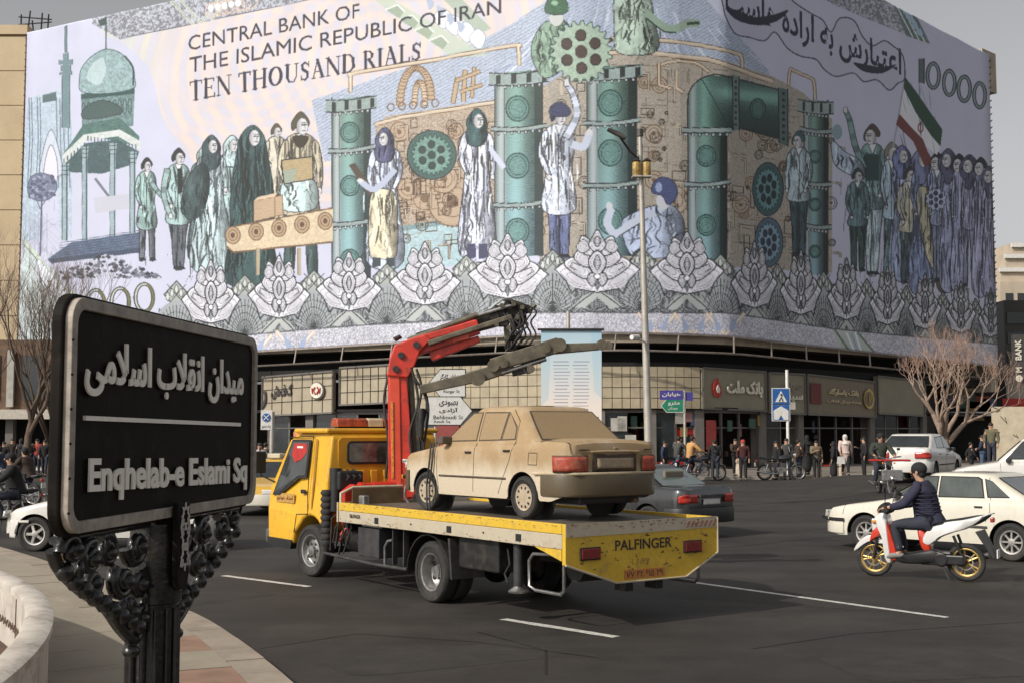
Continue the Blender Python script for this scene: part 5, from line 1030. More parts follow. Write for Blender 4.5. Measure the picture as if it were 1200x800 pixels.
# direction boards
BLK=mat('sign_black_print',(.02,.02,.02),.5); WH2=mat('sign_white',(.66,.65,.62),.45,var=.08,scale=6,dirt=(.4,.36,.3),dscale=4,damt=.4); BLU=mat('sign_blue',(.02,.10,.32),.4); GRN=mat('sign_green',(.015,.20,.11),.4); PUR=mat('sign_indigo',(.06,.05,.26),.4)
def pole(name,label,px,py,Y,ptop,r,m=GALV,cat='signpost'):
    P_=D(px,py,Y); P_.z=.15 if Y>50 else 0; t=thing(name,label,cat,P_); h=D(px,ptop,Y).z-P_.z; B().tube([(0,0,0),(0,0,h)],r,10).obj('pole',m,t,smooth=60); return t,P_,Y
def plate(t,P_,Y,x0,y0,x1,y1,m,name='sign_panel',arrow=0,rim=None,dy=-.08):
    a,c=D(x0,y1,Y)-P_,D(x1,y0,Y)-P_; w=c.x-a.x
    def out(g): 
        A_=[(a.x-g,a.z-g),(c.x+g,a.z-g),(c.x+g,c.z+g),(a.x-g,c.z+g)]; zm=(a.z+c.z)/2; aw=(c.z-a.z)*.42
        if arrow>0: A_=[(a.x-g,a.z-g),(c.x-aw,a.z-g),(c.x+g,zm),(c.x-aw,c.z+g),(a.x-g,c.z+g)]
        if arrow<0: A_=[(a.x+aw,a.z-g),(c.x+g,a.z-g),(c.x+g,c.z+g),(a.x+aw,c.z+g),(a.x-g,zm)]
        return A_
    if rim: B().prism(out(.035),dy,dy+.03,'y').obj('sign_back',rim,t)
    B().prism(out(0),dy-.01,dy+.025,'y').obj(name,m,t)
    def txt(s,u0,v0,u1,v1,mm,bold=.02): lettering('lettering',s,mm,t,(a.x+(c.x-a.x)*u0,dy-.012,a.z+(c.z-a.z)*v0),(1,0,0),(0,0,1),(c.x-a.x)*(u1-u0),(c.z-a.z)*(v1-v0),bold,.004,.004)
    return txt,a,c,dy
t,P_,Y=pole('direction_sign','pair of white arrow direction boards with black Persian lettering behind the crane boom','direction sign' and 541,560,44,434,.05)
t['category']='direction sign'
B().tube([(D(510,500,Y).x-P_.x,0,0),(D(510,500,Y).x-P_.x,0,D(510,466,Y).z)],.05,8).obj('pole',GALV,t)
tx,a,c,dy=plate(t,P_,Y,503,433,545,464,WH2,arrow=-1,rim=BLK); tx(fa('خیابان کارگر').replace('خ','ﺧ'),.30,.62,.85,.86,BLK); tx(fa('شمالی'),.45,.34,.85,.54,BLK); tx('Kargar St',.4,.1,.85,.24,BLK,.0)
tx,a,c,dy=plate(t,P_,Y,502,465,553,497,WH2,arrow=1,rim=BLK); tx(fa('بهبودی'),.25,.66,.68,.88,BLK); tx(fa('آزادی').replace('آ','ﺁ'),.25,.42,.68,.62,BLK); tx('Behboudi St',.12,.2,.8,.34,BLK,.0); tx('Azadi Sq',.12,.04,.5,.16,BLK,.0)
t,P_,Y=pole('street_sign','slim pole carrying a green arrow board under indigo street plates beside the orange shirted man',803,553,58,457,.06)
t['category']='direction sign'
tx,*_=plate(t,P_,Y,773,457,800,468,PUR); tx(fa('خیابان').replace('خ','ﺧ'),.1,.3,.9,.8,WH2); plate(t,P_,Y,801,459,812,469,PUR,dy=.02)
tx,*_=plate(t,P_,Y,775,468,800,482,GRN,arrow=-1,rim=WH2); tx(fa('مترو'),.3,.5,.85,.85,WH2); tx(fa('میدان'),.3,.15,.75,.42,WH2)
t,P_,Y=pole('crossing_sign','white pole with two blue signs, pedestrian crossing above a white arrow plate','crossing sign' and 924,553,59,433,.075,WHITEP)
t['category']='road sign'
tx,a,c,dy=plate(t,P_,Y,905,455,924.5,473,BLU,rim=WH2); mx_,mz=(a.x+c.x)/2,(a.z+c.z)/2; B().prism([(mx_-.28,a.z+.1),(mx_+.28,a.z+.1),(mx_,c.z-.1)],dy-.03,dy-.012,'y').obj('triangle',WH2,t); B().tube([(mx_-.1,dy-.04,a.z+.14),(mx_+.01,dy-.04,mz-.02),(mx_+.08,dy-.04,a.z+.14)],.028,5).obj('walking_figure',BLK,t); B().ball((mx_+.01,dy-.04,mz+.08),.05,8).obj('figure_head',BLK,t)
tx,a,c,dy=plate(t,P_,Y,905,474,924.5,492,BLU,rim=WH2); mx_,mz=(a.x+c.x)/2,(a.z+c.z)/2; B().prism([(a.x+.05,a.z+.03),(mx_-.12,a.z+.03),(mx_,a.z+.26),(mx_+.12,a.z+.03),(c.x-.05,a.z+.03),(c.x-.05,mz+.1),(mx_,c.z-.06),(a.x+.05,mz+.1)],dy-.03,dy-.012,'y').obj('arrow_print',WH2,t)
B().box(.1,.36,-.1,.0,D(927,472,59).z-.15-.3,D(927,472,59).z-.15+.05).obj('control_box',GALV,t)
t,P_,Y=pole('no_stopping_sign','small white plate with a blue crossed roundel on a pole beside the street name board',318,560,46,482,.09,GALV); t['category']='road sign'
tx,a,c,dy=plate(t,P_,Y,306,480,319.5,503,WH2); mx_,mz=(a.x+c.x)/2,a.z+(c.z-a.z)*.62; B().lathe([(.01,0),(.155,0),(.155,.02)],20,'y',o=(mx_,dy-.035,mz)).obj('roundel',BLU,t)
for s in (-1,1): B().tube([(mx_-.09,dy-.04,mz-s*.09),(mx_+.09,dy-.04,mz+s*.09)],.02,4).obj('cross_bar',WH2,t)
tx(fa('پارک ممنوع'),.12,.06,.88,.24,BLK,.0)
# poster: a small print of its own, painted on the same canvas
ART[:]=rgb((222,226,230)); poly([(0,0),(80,0),(80,140),(0,140)],None,1,lambda gx,gy:(rgb((176,206,222))*(1-np.clip(gy/100,0,1)[...,None])+rgb((238,226,216))*np.clip(gy/100,0,1)[...,None]))
poly([(0,0),(14,0),(10,90),(0,100)],(160,196,214),.35); poly([(66,0),(80,0),(80,90),(70,80)],(150,190,214),.3)
for j in range(2): pline([(18+j*6,21+j*7),(56,21+j*7)],2.4,(70,70,90),.8)
for j in range(16): y=42+j*4.4; pline([(16+U(0,3),y),(38-U(0,4),y)],1.1,(120,130,160),.7); pline([(42+U(0,3),y),(64-U(0,4),y)],1.1,(120,130,160),.7)
for i in range(26): x=3+i*3; h=random.choice((3,5,8,4,14,6,20)); pline([(x,128),(x,128-h)],2.4,(70,70,110),.85)
pm=crop_image('poster_print',0,0,80,140)
Y=48; a=D(633,386,Y); c=D(705,386,Y); t=thing('hanging_poster','tall blue and white printed poster hung on a pole behind the dusty car','poster',((a.x+c.x)/2,Y,0))
sheet('poster_sheet',D(634,512,Y),D(705,512,Y),D(705,386,Y),D(634,386,Y),pm,t)
ch(B().tube([D(630,386,Y-.05),D(708,386,Y-.05)],.05,8).obj('top_bar',DARKMET),t); zz=D(666,365,Y); ch(B().tube([(zz.x,Y+.08,0),(zz.x,Y+.08,zz.z)],.08,10).obj('pole',GALV),t)
# ---------------- side buildings ----------------
BG=mat('beige_cladding',(.58,.46,.30),.75,var=.1,scale=.3,dirt=(.38,.30,.20),dscale=.4,damt=.4); BJ=mat('cladding_joint',(.25,.19,.12),.9)
Yb=90; x0,x1=D(-330,400,Yb).x,D(21,400,Yb).x; zt2=D(10,38,Yb).z
t=thing('office_building','tall plain beige clad building at the far left beside the banner','building',((x0+x1)/2,Yb,0)); ch(B().box(x0,x1,Yb,Yb+14,0,zt2-.2).obj('wall',BJ),t)
z=8.; 
while z<zt2-.6:
    for i in range(4): xa=x1-(i+1)*2.6; ch(B().box(xa+.03,xa+2.57,Yb-.12,Yb+.02,z,min(zt2,z+2.6)-.06).obj('cladding_panel',BG),t)
    z+=2.6
ch(B().box(x0,x1+.1,Yb-.2,Yb+14.2,zt2-.2,zt2+.5).obj('parapet',BG),t)
k=B(); px0=D(34,30,Yb); 
for i in range(5): k.tube([(px0.x-1+i*.5,Yb+1,zt2),(px0.x-1+i*.5+U(-.2,.2),Yb+1,zt2+U(1.2,2.2))],.06,5)
k.tube([(px0.x-1.2,Yb+1,zt2+.9),(px0.x+1.3,Yb+1,zt2+1.1)],.05,5); k.tube([(px0.x-1.2,Yb+1,zt2+1.5),(px0.x+1.3,Yb+1,zt2+1.3)],.05,5); ch(k.obj('roof_antenna',BLACK),t)
Yb=72; x0,x1=D(-360,400,Yb).x,D(78,400,Yb).x; z5=D(0,398,Yb).z; BRK=mat('brown_brick_wall',(.14,.085,.055),.85,var=.35,scale=2.5,dirt=(.25,.18,.12),dscale=1.2,damt=.4)
t=thing('arcade_building','low dark brown arcade behind the bare trees at the far left','building',((x0+x1)/2,Yb,0)); ch(B().box(x0,x1,Yb,Yb+8,3.4,z5).obj('upper_wall',BRK),t); ch(B().box(x0,x1,Yb+5,Yb+6,0,3.4).obj('rear_wall',DARKW),t)
for i in range(14): xa=x1-.6-i*2.6; ch(B().box(xa-.22,xa+.22,Yb,Yb+.5,0,3.4).obj('column',POLE),t); ch(B().box(xa-1.9,xa-.6,Yb-.06,Yb+.02,4.0,6.6).obj('window',GLASS),t)
ch(B().box(x0,x1+.3,Yb-.7,Yb+.1,2.9,3.45).obj('canopy_beam',mat('pale_beam',(.50,.45,.38),.6)),t)
ch(B().box(D(9,400,Yb-.3).x,D(17,400,Yb-.3).x,Yb-.3,Yb-.1,3.6,6.9).obj('banner_strip',POST[0]),t)
# right background
def block(name,label,px0,px1,pt,Y,m,depth=12,zb=0,cat='building'):
    a=D(px0,pt,Y); c=D(px1,pt,Y); t=thing(name,label,cat,((a.x+c.x)/2,Y,zb)); ch(B().box(a.x,c.x,Y,Y+depth,zb,a.z).obj('wall',m),t); return t,a,c
LB=mat('pale_stone_facade',(.52,.44,.34),.8,var=.15,scale=.4)
t,a,c=block('far_building','pale stepped building far away beyond the banner\'s right end',1172,1300,330,150,LB)
for px0,px1,y0,y1 in ((1176,1300,312,330),(1182,1290,296,312),(1190,1280,283,296)): 
    A_,C_=D(px0,y0,150),D(px1,y1,150); ch(B().box(A_.x,C_.x,151,160,C_.z,A_.z).obj('terrace',LB),t); ch(B().box(A_.x-.2,C_.x,150.6,151,A_.z-.6,A_.z-.1).obj('terrace_rail',WHITEP),t)
for i in range(6): 
    A_=D(1178+i*14,338,150); ch(B().box(A_.x,A_.x+.9,149.9,150.1,A_.z-2.4,A_.z-.6).obj('window',GLASS),t)
t,a,c=block('dark_office_block','dark glazed block right of the banner with a vertical BANK sign',1176,1300,352,100,mat('dark_cladding',(.05,.048,.045),.4,var=.3,scale=.3))
for i in range(7):
    z=D(0,352,100).z-1-i*1.6; ch(B().box(a.x+.2,c.x,99.9,100.05,z-.9,z).obj('window_band',GLASS),t)
q=thing('bank_sign','dark vertical sign board with white BANK lettering at the right edge of the picture','sign',(D(1196,440,80).x,80,D(1196,452,80).z)); A_,C_=D(1188,455,80),D(1212,392,80); ch(B().box(A_.x,C_.x,79.9,80.2,A_.z,C_.z).obj('board',mat('dark_sign',(.07,.065,.06),.5)),q)
o=lettering('lettering','M   BANK',CREAM,None,D(1197.5,436,79.85),(0,0,1),(-1,0,0),D(1197,398,80).z-D(1197,436,80).z,.4,.03,.03,.02); ch(o,q); o=B().lathe([(.01,0),(.22,0),(.22,.05)],16,'y',o=D(1194.5,443,79.8)).obj('emblem',CREAM); ch(o,q)
t,a,c=block('corner_shop','low shop with a red and grey fascia under the bare tree on the right',1095,1300,442,92,mat('grey_fascia',(.30,.28,.25),.6,var=.1,scale=1)); 
k=B(); zq=D(0,487,92).z; ch(B().box(a.x,c.x,90.6,92,zq,zq+.3).obj('awning',WHITEP),t); ch(B().box(D(1160,0,92).x,c.x,91.8,92.05,zq+.4,zq+1.3).obj('red_fascia',REDP),t); ch(B().box(a.x,D(1165,0,92).x,91.85,92.05,.15,zq+3).obj('opening_shade_sheet',DARKW),t)  # near-black sheet on the solid wall stands in for an opening's shade
for i,(px,m) in enumerate(((1108,POST[2]),(1125,POST[4]),(1142,POST[1]),(1150,POST[2]),(1135,POST[3]))): A_=D(px,470,91.7); ch(B().box(A_.x,A_.x+1.1,91.6,91.8,A_.z-.2-i*.3,A_.z+.8-i*.2).obj('display_board',m),t)
for i in range(5): A_=D(1166+i*9,512,91.4); ch(B().box(A_.x,A_.x+.5,91.3,91.5,.15,2.1).obj('bollard_screen',GALV),t)
w=thing('notice_wall','cream hoarding with small drawings behind the man in the green coat','hoarding',(D(1182,510,76).x,76,.15)); A_,C_=D(1164,514,76),D(1260,476,76); ch(B().box(A_.x,C_.x,76,76.2,.15,C_.z).obj('board',mat('cream_hoarding',(.60,.52,.38),.7,var=.15,scale=2)),w)
k=B(); 
for i in range(16): x=U(A_.x,C_.x); z=U(1,C_.z-.3); k.tube([(x,75.97,z),(x+U(-.3,.3),75.97,z+U(-.4,.4)),(x+U(-.3,.3),75.97,z+U(-.4,.4))],.02,4)
ch(k.obj('drawing',DARKMET),w)
# ---------------- bare trees ----------------
BARK=mat('pale_bark',(.30,.22,.17),.85,var=.3,scale=6,bump=.4,bscale=14); TWIG=mat('russet_twigs',(.31,.20,.15),.8,var=.3,scale=3); BARKD=mat('brown_bark',(.10,.07,.05),.9,var=.3,scale=5)
def bare_tree(name,label,loc,h,spread,trunk_r,seed,m1,m2,levels=6,fork=.36,lean=0,group=None,up=.6,twn=4,tr=.012,first=5):
    rr=random.Random(seed); t=thing(name,label,'tree',loc,group=group); K=B(); TW=B(); 
    def grow(p,d,L,r,lv):
        n=4; pts=[p]; q=p.copy(); dd=d.copy()
        for i in range(n):
            dd=(dd+Vector((rr.uniform(-.22,.22),rr.uniform(-.22,.22),rr.uniform(-.05,.16)*up*2))).normalized(); q=q+dd*L/n; pts.append(q.copy())
        r2=r*.66; (K if lv<levels-2 else TW).tube(pts,[r+(r2-r)*i/n for i in range(n+1)],7 if lv<2 else (5 if lv<4 else 3),cap=False)
        if lv>=levels: return
        kk=first if lv==0 else (3 if rr.random()<.35 or lv>=levels-2 else 2)
        for i in range(kk):
            a=2*PI*(i+rr.random()*.6)/kk; b0=dd.orthogonal().normalized(); b1=dd.cross(b0); sp=rr.uniform(.35,.85)*spread
            nd=(dd+(b0*math.cos(a)+b1*math.sin(a))*sp+Vector((0,0,up*.35))).normalized(); st=pts[-1] if i<2 else pts[rr.randint(2,4)]
            grow(st,nd,L*rr.uniform(.68,.9),r2*rr.uniform(.7,.95),lv+1)
    grow(Vector((0,0,0)),Vector((lean,0,1)).normalized(),h*fork,trunk_r,0)
    K.obj('trunk',m1,t,smooth=60,fix=False); TW.obj('crown',m2,t,fix=False); return t
bp=D(1110,548,60); bp.z=.15
bare_tree('bare_tree','bare pruned tree with pinkish upright twigs behind the white parked car',bp,7.0,1.15,.30,11,BARK,TWIG,levels=7,fork=.25,up=.62,first=5)
for i,(px,Y,h,sd,sc_) in enumerate(((26,58,13.,5,.55),(58,66,13.5,9,.5),(-8,52,12.,21,.55))):
    p=D(px,556,Y); p.z=.0; bare_tree('bare_tree',('slender bare brown tree nearest the beige building at the left','bare brown tree whose twigs rise beside the left edge of the street name board','bare brown tree standing partly out of the picture at the far left')[i],p,h,.75,.22,sd,BARKD,mat('grey_twigs',(.22,.17,.14),.85),levels=7,fork=.2,up=.8,first=5,group='bare trees by the left arcade')
# ---------------- bollards ----------------
STN=mat('sandstone_bollard',(.50,.42,.33),.8,var=.15,scale=5,dirt=(.3,.24,.18),dscale=6,damt=.5)
me=B().lathe([(.2,0),(.2,.5),(.17,.54),(.17,.58),(.205,.62),(.2,.74),(.12,.8),(.01,.81)],18,'z').mesh('bollard',STN,smooth=40); bm_=[]
for i,(px,py,what) in enumerate(((867,556,'stone bollard left of the parked black motorcycle, below the bank sign'),(958,556,'stone bollard just right of the parked motorcycle'),(978,556,'stone bollard beside the woman in the pale coat'),(986,556,'stone bollard half hidden by the woman in the pale coat'))):
    p=D(px,py,56.8); p.z=pz(p.x,p.y); o=link('bollard',me,None,p); tag(o,what,'bollard','stone bollards along the far kerb')
k=B(); a=D(958,545,56.8); c=D(986,545,56.8); k.tube([a,c],.03,6); tag(k.obj('chain_rail',REDP),'thin red rail strung between the stone bollards','railing')
# ---------------- wheels ----------------
def interp(pts,x): return float(np.interp(x,[p[0] for p in pts],[p[1] for p in pts]))
WHM={}
def wheel_meshes(r,w,style,rimr=None,rm=None,key=None):
    """tyre and rim turned about y, outer face towards +y"""
    k_=(round(r,3),w,style,key)
    if k_ in WHM: return WHM[k_]
    rr=rimr or r*.62; h=w/2
    ty=B().lathe([(rr,-h*.8),(r*.93,-h),(r*.99,-h*.75),(r,-h*.5),(r,h*.5),(r*.99,h*.75),(r*.93,h),(rr+.01,h*.82),(rr,h*.7)],32,'y')
    ty.lathe([(r*.80,h*1.005),(r*.90,h*1.02),(r*.92,h*1.0)],32,'y')
    tm=ty.mesh('tyre',RUBBER,smooth=35)
    rim=B(); rim.lathe([(rr+.004,h*.86),(rr-.02,h*.80),(rr-.03,h*.35),(rr-.03,-h*.8)],32,'y')
    if style=='cap':      # pressed wheel cover with slots
        rim.lathe([(rr-.01,h*.62),(rr*.86,h*.80),(rr*.55,h*.92),(rr*.3,h*.86),(.001,h*.84)],32,'y')
        for i in range(10): a=2*PI*i/10; T=Matrix.Rotation(a,4,'Y'); rim.box(rr*.62,rr*.82,h*.80,h*.93,-.012,.012,1,T)
    elif style=='spoke5' or style=='spoke8':
        n=int(style[-1]); rim.lathe([(rr*.3,h*.2),(rr*.3,h*.75),(rr*.12,h*.82),(.001,h*.8)],24,'y')
        for i in range(n): T=Matrix.Rotation(2*PI*i/n,4,'Y'); rim.prism([(rr*.2,h*.72),(rr*.96,h*.62),(rr*.96,h*.30),(rr*.2,h*.3)],-rr*(.12 if n==5 else .07),rr*(.12 if n==5 else .07),'z',0,T)
        rim.lathe([(rr-.03,-h*.3),(.02,-h*.3)],24,'y',mi=1)
    elif style=='truck':
        rim.lathe([(rr-.03,h*.1),(rr*.8,h*.0),(rr*.62,h*.25),(rr*.5,h*.3),(rr*.32,h*.3),(rr*.3,h*.75),(.001,h*.8)],28,'y')
        for i in range(6): a=2*PI*i/6; rim.cyl((rr*.44*math.cos(a),h*.28,rr*.44*math.sin(a)),(rr*.44*math.cos(a),h*.42,rr*.44*math.sin(a)),.018,6,1); rim.ball((rr*.72*math.cos(a+.5),h*.13,rr*.72*math.sin(a+.5)),.035,8,1,sq=(1,.35,1))
    elif style=='dual':
        rim.lathe([(rr-.03,-h*.4),(rr*.9,-h*.5),(rr*.62,-h*.75),(rr*.3,-h*.75),(rr*.3,h*.1),(.001,h*.15)],28,'y')
        for i in range(6): a=2*PI*i/6; rim.cyl((rr*.45*math.cos(a),-h*.75,rr*.45*math.sin(a)),(rr*.45*math.cos(a),-h*.6,rr*.45*math.sin(a)),.018,6,1); rim.ball((rr*.74*math.cos(a+.5),-h*.62,rr*.74*math.sin(a+.5)),.035,8,1,sq=(1,.35,1))
    WHM[k_]=(tm,rim.mesh('rim',[rm or STEEL,BLACK],smooth=35)); return WHM[k_]
def wheel(par,x,y,z,r,w,style,rm=None,steer=0,key=None,name='wheel'):
    tm,rmm=wheel_meshes(r,w,style,rm=rm,key=key); o=link(name,tm,par,(x,y,z),(0,0,(0 if y>0 else PI)+steer)); link('rim',rmm,o); return o
# ---------------- saloon cars ----------------
SEAM=mat('panel_gap',(.02,.018,.016),.8)
def car(name,label,cat,loc,rz,P,paint,glass=GLASS,scale=1.,group=None,trim=BLACK,rimm=None,lower=None,steer=0.,tilt=0.):
    t=thing(name,label,cat,loc,rz,group); t.scale=(scale,)*3; t.rotation_euler=(0,tilt,rz)
    W=P['W']/2; xf,xr=P['xf'],P['xr']; af,ar=P['axle']; R=P['R']; ra=R+.055; sill=P['sill']
    top=P['top']; Bz=lambda x:interp(top,x)
    def hw(x):
        q=max(0,(x-(xf-.42))/.42,((xr+.30)-x)/.30); return W*(1-.17*q**2.4)
    def zb(x):
        z=interp(P.get('bot',[(xr,sill+.1),(xr+.3,sill),(xf-.3,sill),(xf,sill+.06)]),x)
        for a in (af,ar):
            if abs(x-a)<ra: z=max(z,R+math.sqrt(ra*ra-(x-a)**2)-.0)
        return z
    xs=sorted(set([round(xr+(xf-xr)*i/70,4) for i in range(71)]+[a+ra*math.cos(PI*k/14) for a in (af,ar) for k in range(15)]+[p[0] for p in top]))
    rows=[]
    def sec(x):
        w,zt,z0=hw(x),Bz(x),zb(x); zn=sill; H=zt-zn; lv=[(.0,.98),(.16,.996),(.42,1.0),(.66,.998),(.84,.985),(.94,.965),(.985,.93),(1.0,.86)]
        pts=[]
        for f,k in lv: z=max(zn+H*f,min(z0,zt-.06)+f*.001); pts.append((w*k,z))
        pts.append((w*.5,zt+.018*(H/.6))); pts.append((0,zt+.024)); return pts
    for x in xs:
        s=sec(x); rows.append([(x,y,z) for y,z in s]+[(x,-y,z) for y,z in reversed(s[:-1])])
    k=B().grid(rows)
    for row in (rows[0],rows[-1]): n=len(row); k.add(row,[tuple(range(n))])
    k.obj('body',paint,t,smooth=38)
    ub=B(); ub.box(xr+.12,ar-ra,-W*.86,W*.86,sill+.03,sill+.28); ub.box(ar-ra,ar+ra,-W*.62,W*.62,sill+.02,.6); ub.box(ar+ra,af-ra,-W*.90,W*.90,sill-.02,sill+.3); ub.box(af-ra,af+ra,-W*.62,W*.62,sill+.02,.6); ub.box(af+ra,xf-.12,-W*.8,W*.8,sill+.03,sill+.25)
    for a in (af,ar):
        for s in (-1,1): ub.lathe([(ra+.0,s*W*.62),(ra+.0,s*(W-.03))],16,'y',o=(a,0,R),a0=0,a1=PI); ub.lathe([(ra,s*W*.62),(.01,s*W*.62)],16,'y',o=(a,0,R))
    ub.obj('underbody',BLACK,t)
    # cabin
    c=P['cab']; xa,xb,ya,yb,zr,wb,wr=c['cowl'],c['back'],c['roof_f'],c['roof_r'],P['H'],c.get('wb',W*.90),c.get('wr',W*.72)
    zbelt=lambda x:Bz(x)
    def ring_(u,shr=0,dz=0):
        e=u; x1=xa+(ya-xa)*e; x0=xb+(yb-xb)*e; w=wb+(wr-wb)*u**1.15; x1-=shr*2.1; x0+=shr*2.1; w-=shr; rc=.16+.05*u; pts=[]
        cx,hx=(x1+x0)/2,(x1-x0)/2
        for cxs,cys,a in ((1,1,0),(-1,1,PI/2),(-1,-1,PI),(1,-1,1.5*PI)):
            for q in range(6):
                an=a+PI/2*q/5; rx=min(rc,hx*.4); X=cx+cxs*(hx-rx)+rx*math.cos(an); Y=cys*(w-rc)+rc*math.sin(an)
                z0=(zbelt(min(max(X,xb),xa))-.02); pts.append((X,Y,z0+(zr-.045-z0)*u+dz))
        return pts
    rg=[ring_(u) for u in (0,.25,.5,.75,.93,1.0)]+[ring_(1,.02,.018),ring_(1,.07,.033),ring_(1,.2,.042),ring_(1,.42,.045)]
    k=B().grid(rg,closed=True); n=len(rg[-1]); k.add(rg[-1],[tuple(range(n))]); k.obj('cabin',paint,t,smooth=40)
    def side_y(x,z):
        zq=zbelt(x)-.02; u=(z-zq)/(zr-.045-zq)
        if u<0: # lower body side
            w=hw(x); f=(z-sill)/(Bz(x)-sill); return w*float(np.interp(f,[0,.16,.42,.66,.84,.94,.985,1],[.98,.996,1,.998,.985,.965,.93,.86]))
        return wb+(wr-wb)*max(0,u)**1.15
    def side_poly(nm,pts,m,off,par=t,both=True,th=.0,bv=0):
        # cut into a fan through its own outline; outlines stay convex enough
        for s in ((1,-1) if both else (1,)):
            k=B(); d=[]
            n=len(pts)
            for i in range(n):
                a,b_=pts[i],pts[(i+1)%n]
                for q in range(4): d.append((a[0]+(b_[0]-a[0])*q/4,a[1]+(b_[1]-a[1])*q/4))
            cx,cz=sum(p[0] for p in d)/len(d),sum(p[1] for p in d)/len(d)
            rings=[]
            for f in (1.,.66,.33,.001): rings.append([(cx+(x-cx)*f,s*(side_y(cx+(x-cx)*f,cz+(z-cz)*f)+off),cz+(z-cz)*f) for x,z in d])
            k.grid(rings,closed=True); k.obj(nm,m,par,smooth=60)
    for wn in P['side_windows']:
        cx,cz=sum(p[0] for p in wn)/len(wn),sum(p[1] for p in wn)/len(wn); g=[(x+(.022 if x>cx else -.022),z+(.018 if z>cz else -.016)) for x,z in wn]
        side_poly('window_seal',g,SEAM if not P.get('dusty') else P['seal'],.003); side_poly('side_window',wn,glass,.0065)
    def endglass(nm,fr,u0,u1,wf,m,off=.006,seal=True):
        """front or rear screen lying on the sloping end of the cabin"""
        sg_=1 if fr else -1; X0,X1=(xa,ya) if fr else (xb,yb)
        def P3(u,v,o): x=X0+(X1-X0)*u; w=(wb+(wr-wb)*u**1.15)-.10; z0=zbelt(min(max(x,xb),xa))-.02; z=z0+(zr-.045-z0)*u; dx=zr-z0; L=math.hypot(dx,X1-X0); bow=.035*(1-v*v)*0; return (x+sg_*(o*dx/L+bow),v*w*wf,z+o*abs(X1-X0)/L)
        for g,mm,o,nn in (((-.03,.03,1.05),SEAM if not P.get('dusty') else P['seal'],off*.5,'screen_seal'),((0,0,1.),m,off,nm)):
            rows=[[P3(u0+g[0]+(u1-u0+g[1]-g[0])*j/5,(-1+2*i/8)*g[2],o) for i in range(9)] for j in range(6)]; B().grid(rows).obj(nn,mm,t,smooth=60)
    endglass('windscreen',True,.10,.90,1.0,glass); endglass('rear_screen',False,P.get('rs0',.10),.90,1.0,glass)
    def seam(pts,r=.0045,both=True,m=SEAM,nm='door_seam'):
        for s in ((1,-1) if both else (1,)):
            d=[]
            for a,b_ in zip(pts[:-1],pts[1:]):
                for q in range(5): d.append((a[0]+(b_[0]-a[0])*q/5,a[1]+(b_[1]-a[1])*q/5))
            d.append(pts[-1]); B().tube([(x,s*(side_y(x,z)+.0005),z) for x,z in d],r,5).obj(nm,m,t)
    for sm in P.get('seams',[]): seam(sm)
    for (x,z) in P.get('handles',[]):
        for s in (1,-1): B().box(x-.07,x+.07,s*side_y(x,z)-.012,s*side_y(x,z)+.02*(1),z-.014,z+.014).obj('door_handle',trim if not P.get('dusty') else SEAM,t,bev=.006) if s>0 else B().box(x-.07,x+.07,s*side_y(x,z)-.02,s*side_y(x,z)+.012,z-.014,z+.014).obj('door_handle',trim,t,bev=.006)
    if 'mould' in P:
        z,x0,x1,mh=P['mould']; 
        for s in (1,-1): B().tube([(x0+(x1-x0)*i/14,s*(side_y(x0+(x1-x0)*i/14,z)+.003),z) for i in range(15)],mh,6).obj('side_moulding',P.get('mould_m',trim),t,smooth=60)
    # bumpers wrap round both ends
    for nm,x_,sgn,(z0,z1,wrap,pr,mm) in (('front_bumper',xf,1,P['fb']),('rear_bumper',xr,-1,P['rb'])):
        path=[]
        for i in range(7): path.append((x_-sgn*(wrap*(1-i/6)),1))
        pl=[(x,hw(x)*.985+.018*0) for x,_ in path]; full=[(x,y) for x,y in pl]+[(x_+sgn*.045,hw(x_)*.86),(x_+sgn*.07,hw(x_)*.55),(x_+sgn*.078,0),(x_+sgn*.07,-hw(x_)*.55),(x_+sgn*.045,-hw(x_)*.86)]+[(x,-y) for x,y in reversed(pl)]
        rows=[]; m_=len(full)
        for i,(x,y) in enumerate(full):
            a=full[max(i-1,0)];b_=full[min(i+1,m_-1)]; tx,ty=b_[0]-a[0],b_[1]-a[1]; L=math.hypot(tx,ty); nx,ny=(ty/L,-tx/L); 
            if (nx*sgn+ (1 if y>0 else -1)*ny*.0)<0 and abs(y)<hw(x)*.9: nx,ny=-nx,-ny
            if abs(y)>=hw(x)*.9: nx,ny=(0,1 if y>0 else -1)
            zt0=zb(x) if any(abs(x-a_)<ra for a_ in (af,ar)) else z0; zt0=min(max(z0,zt0),z1-.05)
            rows.append([(x,y,zt0+.0),(x+nx*pr*.75,y+ny*pr*.75,zt0+.01),(x+nx*pr,y+ny*pr,zt0+.04),(x+nx*pr,y+ny*pr,z1-.035),(x+nx*pr*.7,y+ny*pr*.7,z1-.006),(x,y,z1)])
        B().grid(rows).obj(nm,mm,t,smooth=50)
    for s in (1,-1):
        wheel(t,af,s*(W-P.get('tw',.165)/2-.015),R,R,P.get('tw',.165),P['rim'],rimm,key=name,steer=steer); wheel(t,ar,s*(W-P.get('tw',.165)/2-.015),R,R,P.get('tw',.165),P['rim'],rimm,key=name)
        # mirrors
        mx,mz=P['mirror']; y=s*side_y(mx,mz); k=B().prism([(-.05,-.05),(.07,-.055),(.09,.0),(.06,.05),(-.05,.06)],y-.0 if s>0 else y-.17,y+.17 if s>0 else y,'y',T=Matrix.Translation((mx,0,mz))); k.obj('door_mirror',trim,t,bev=.02)
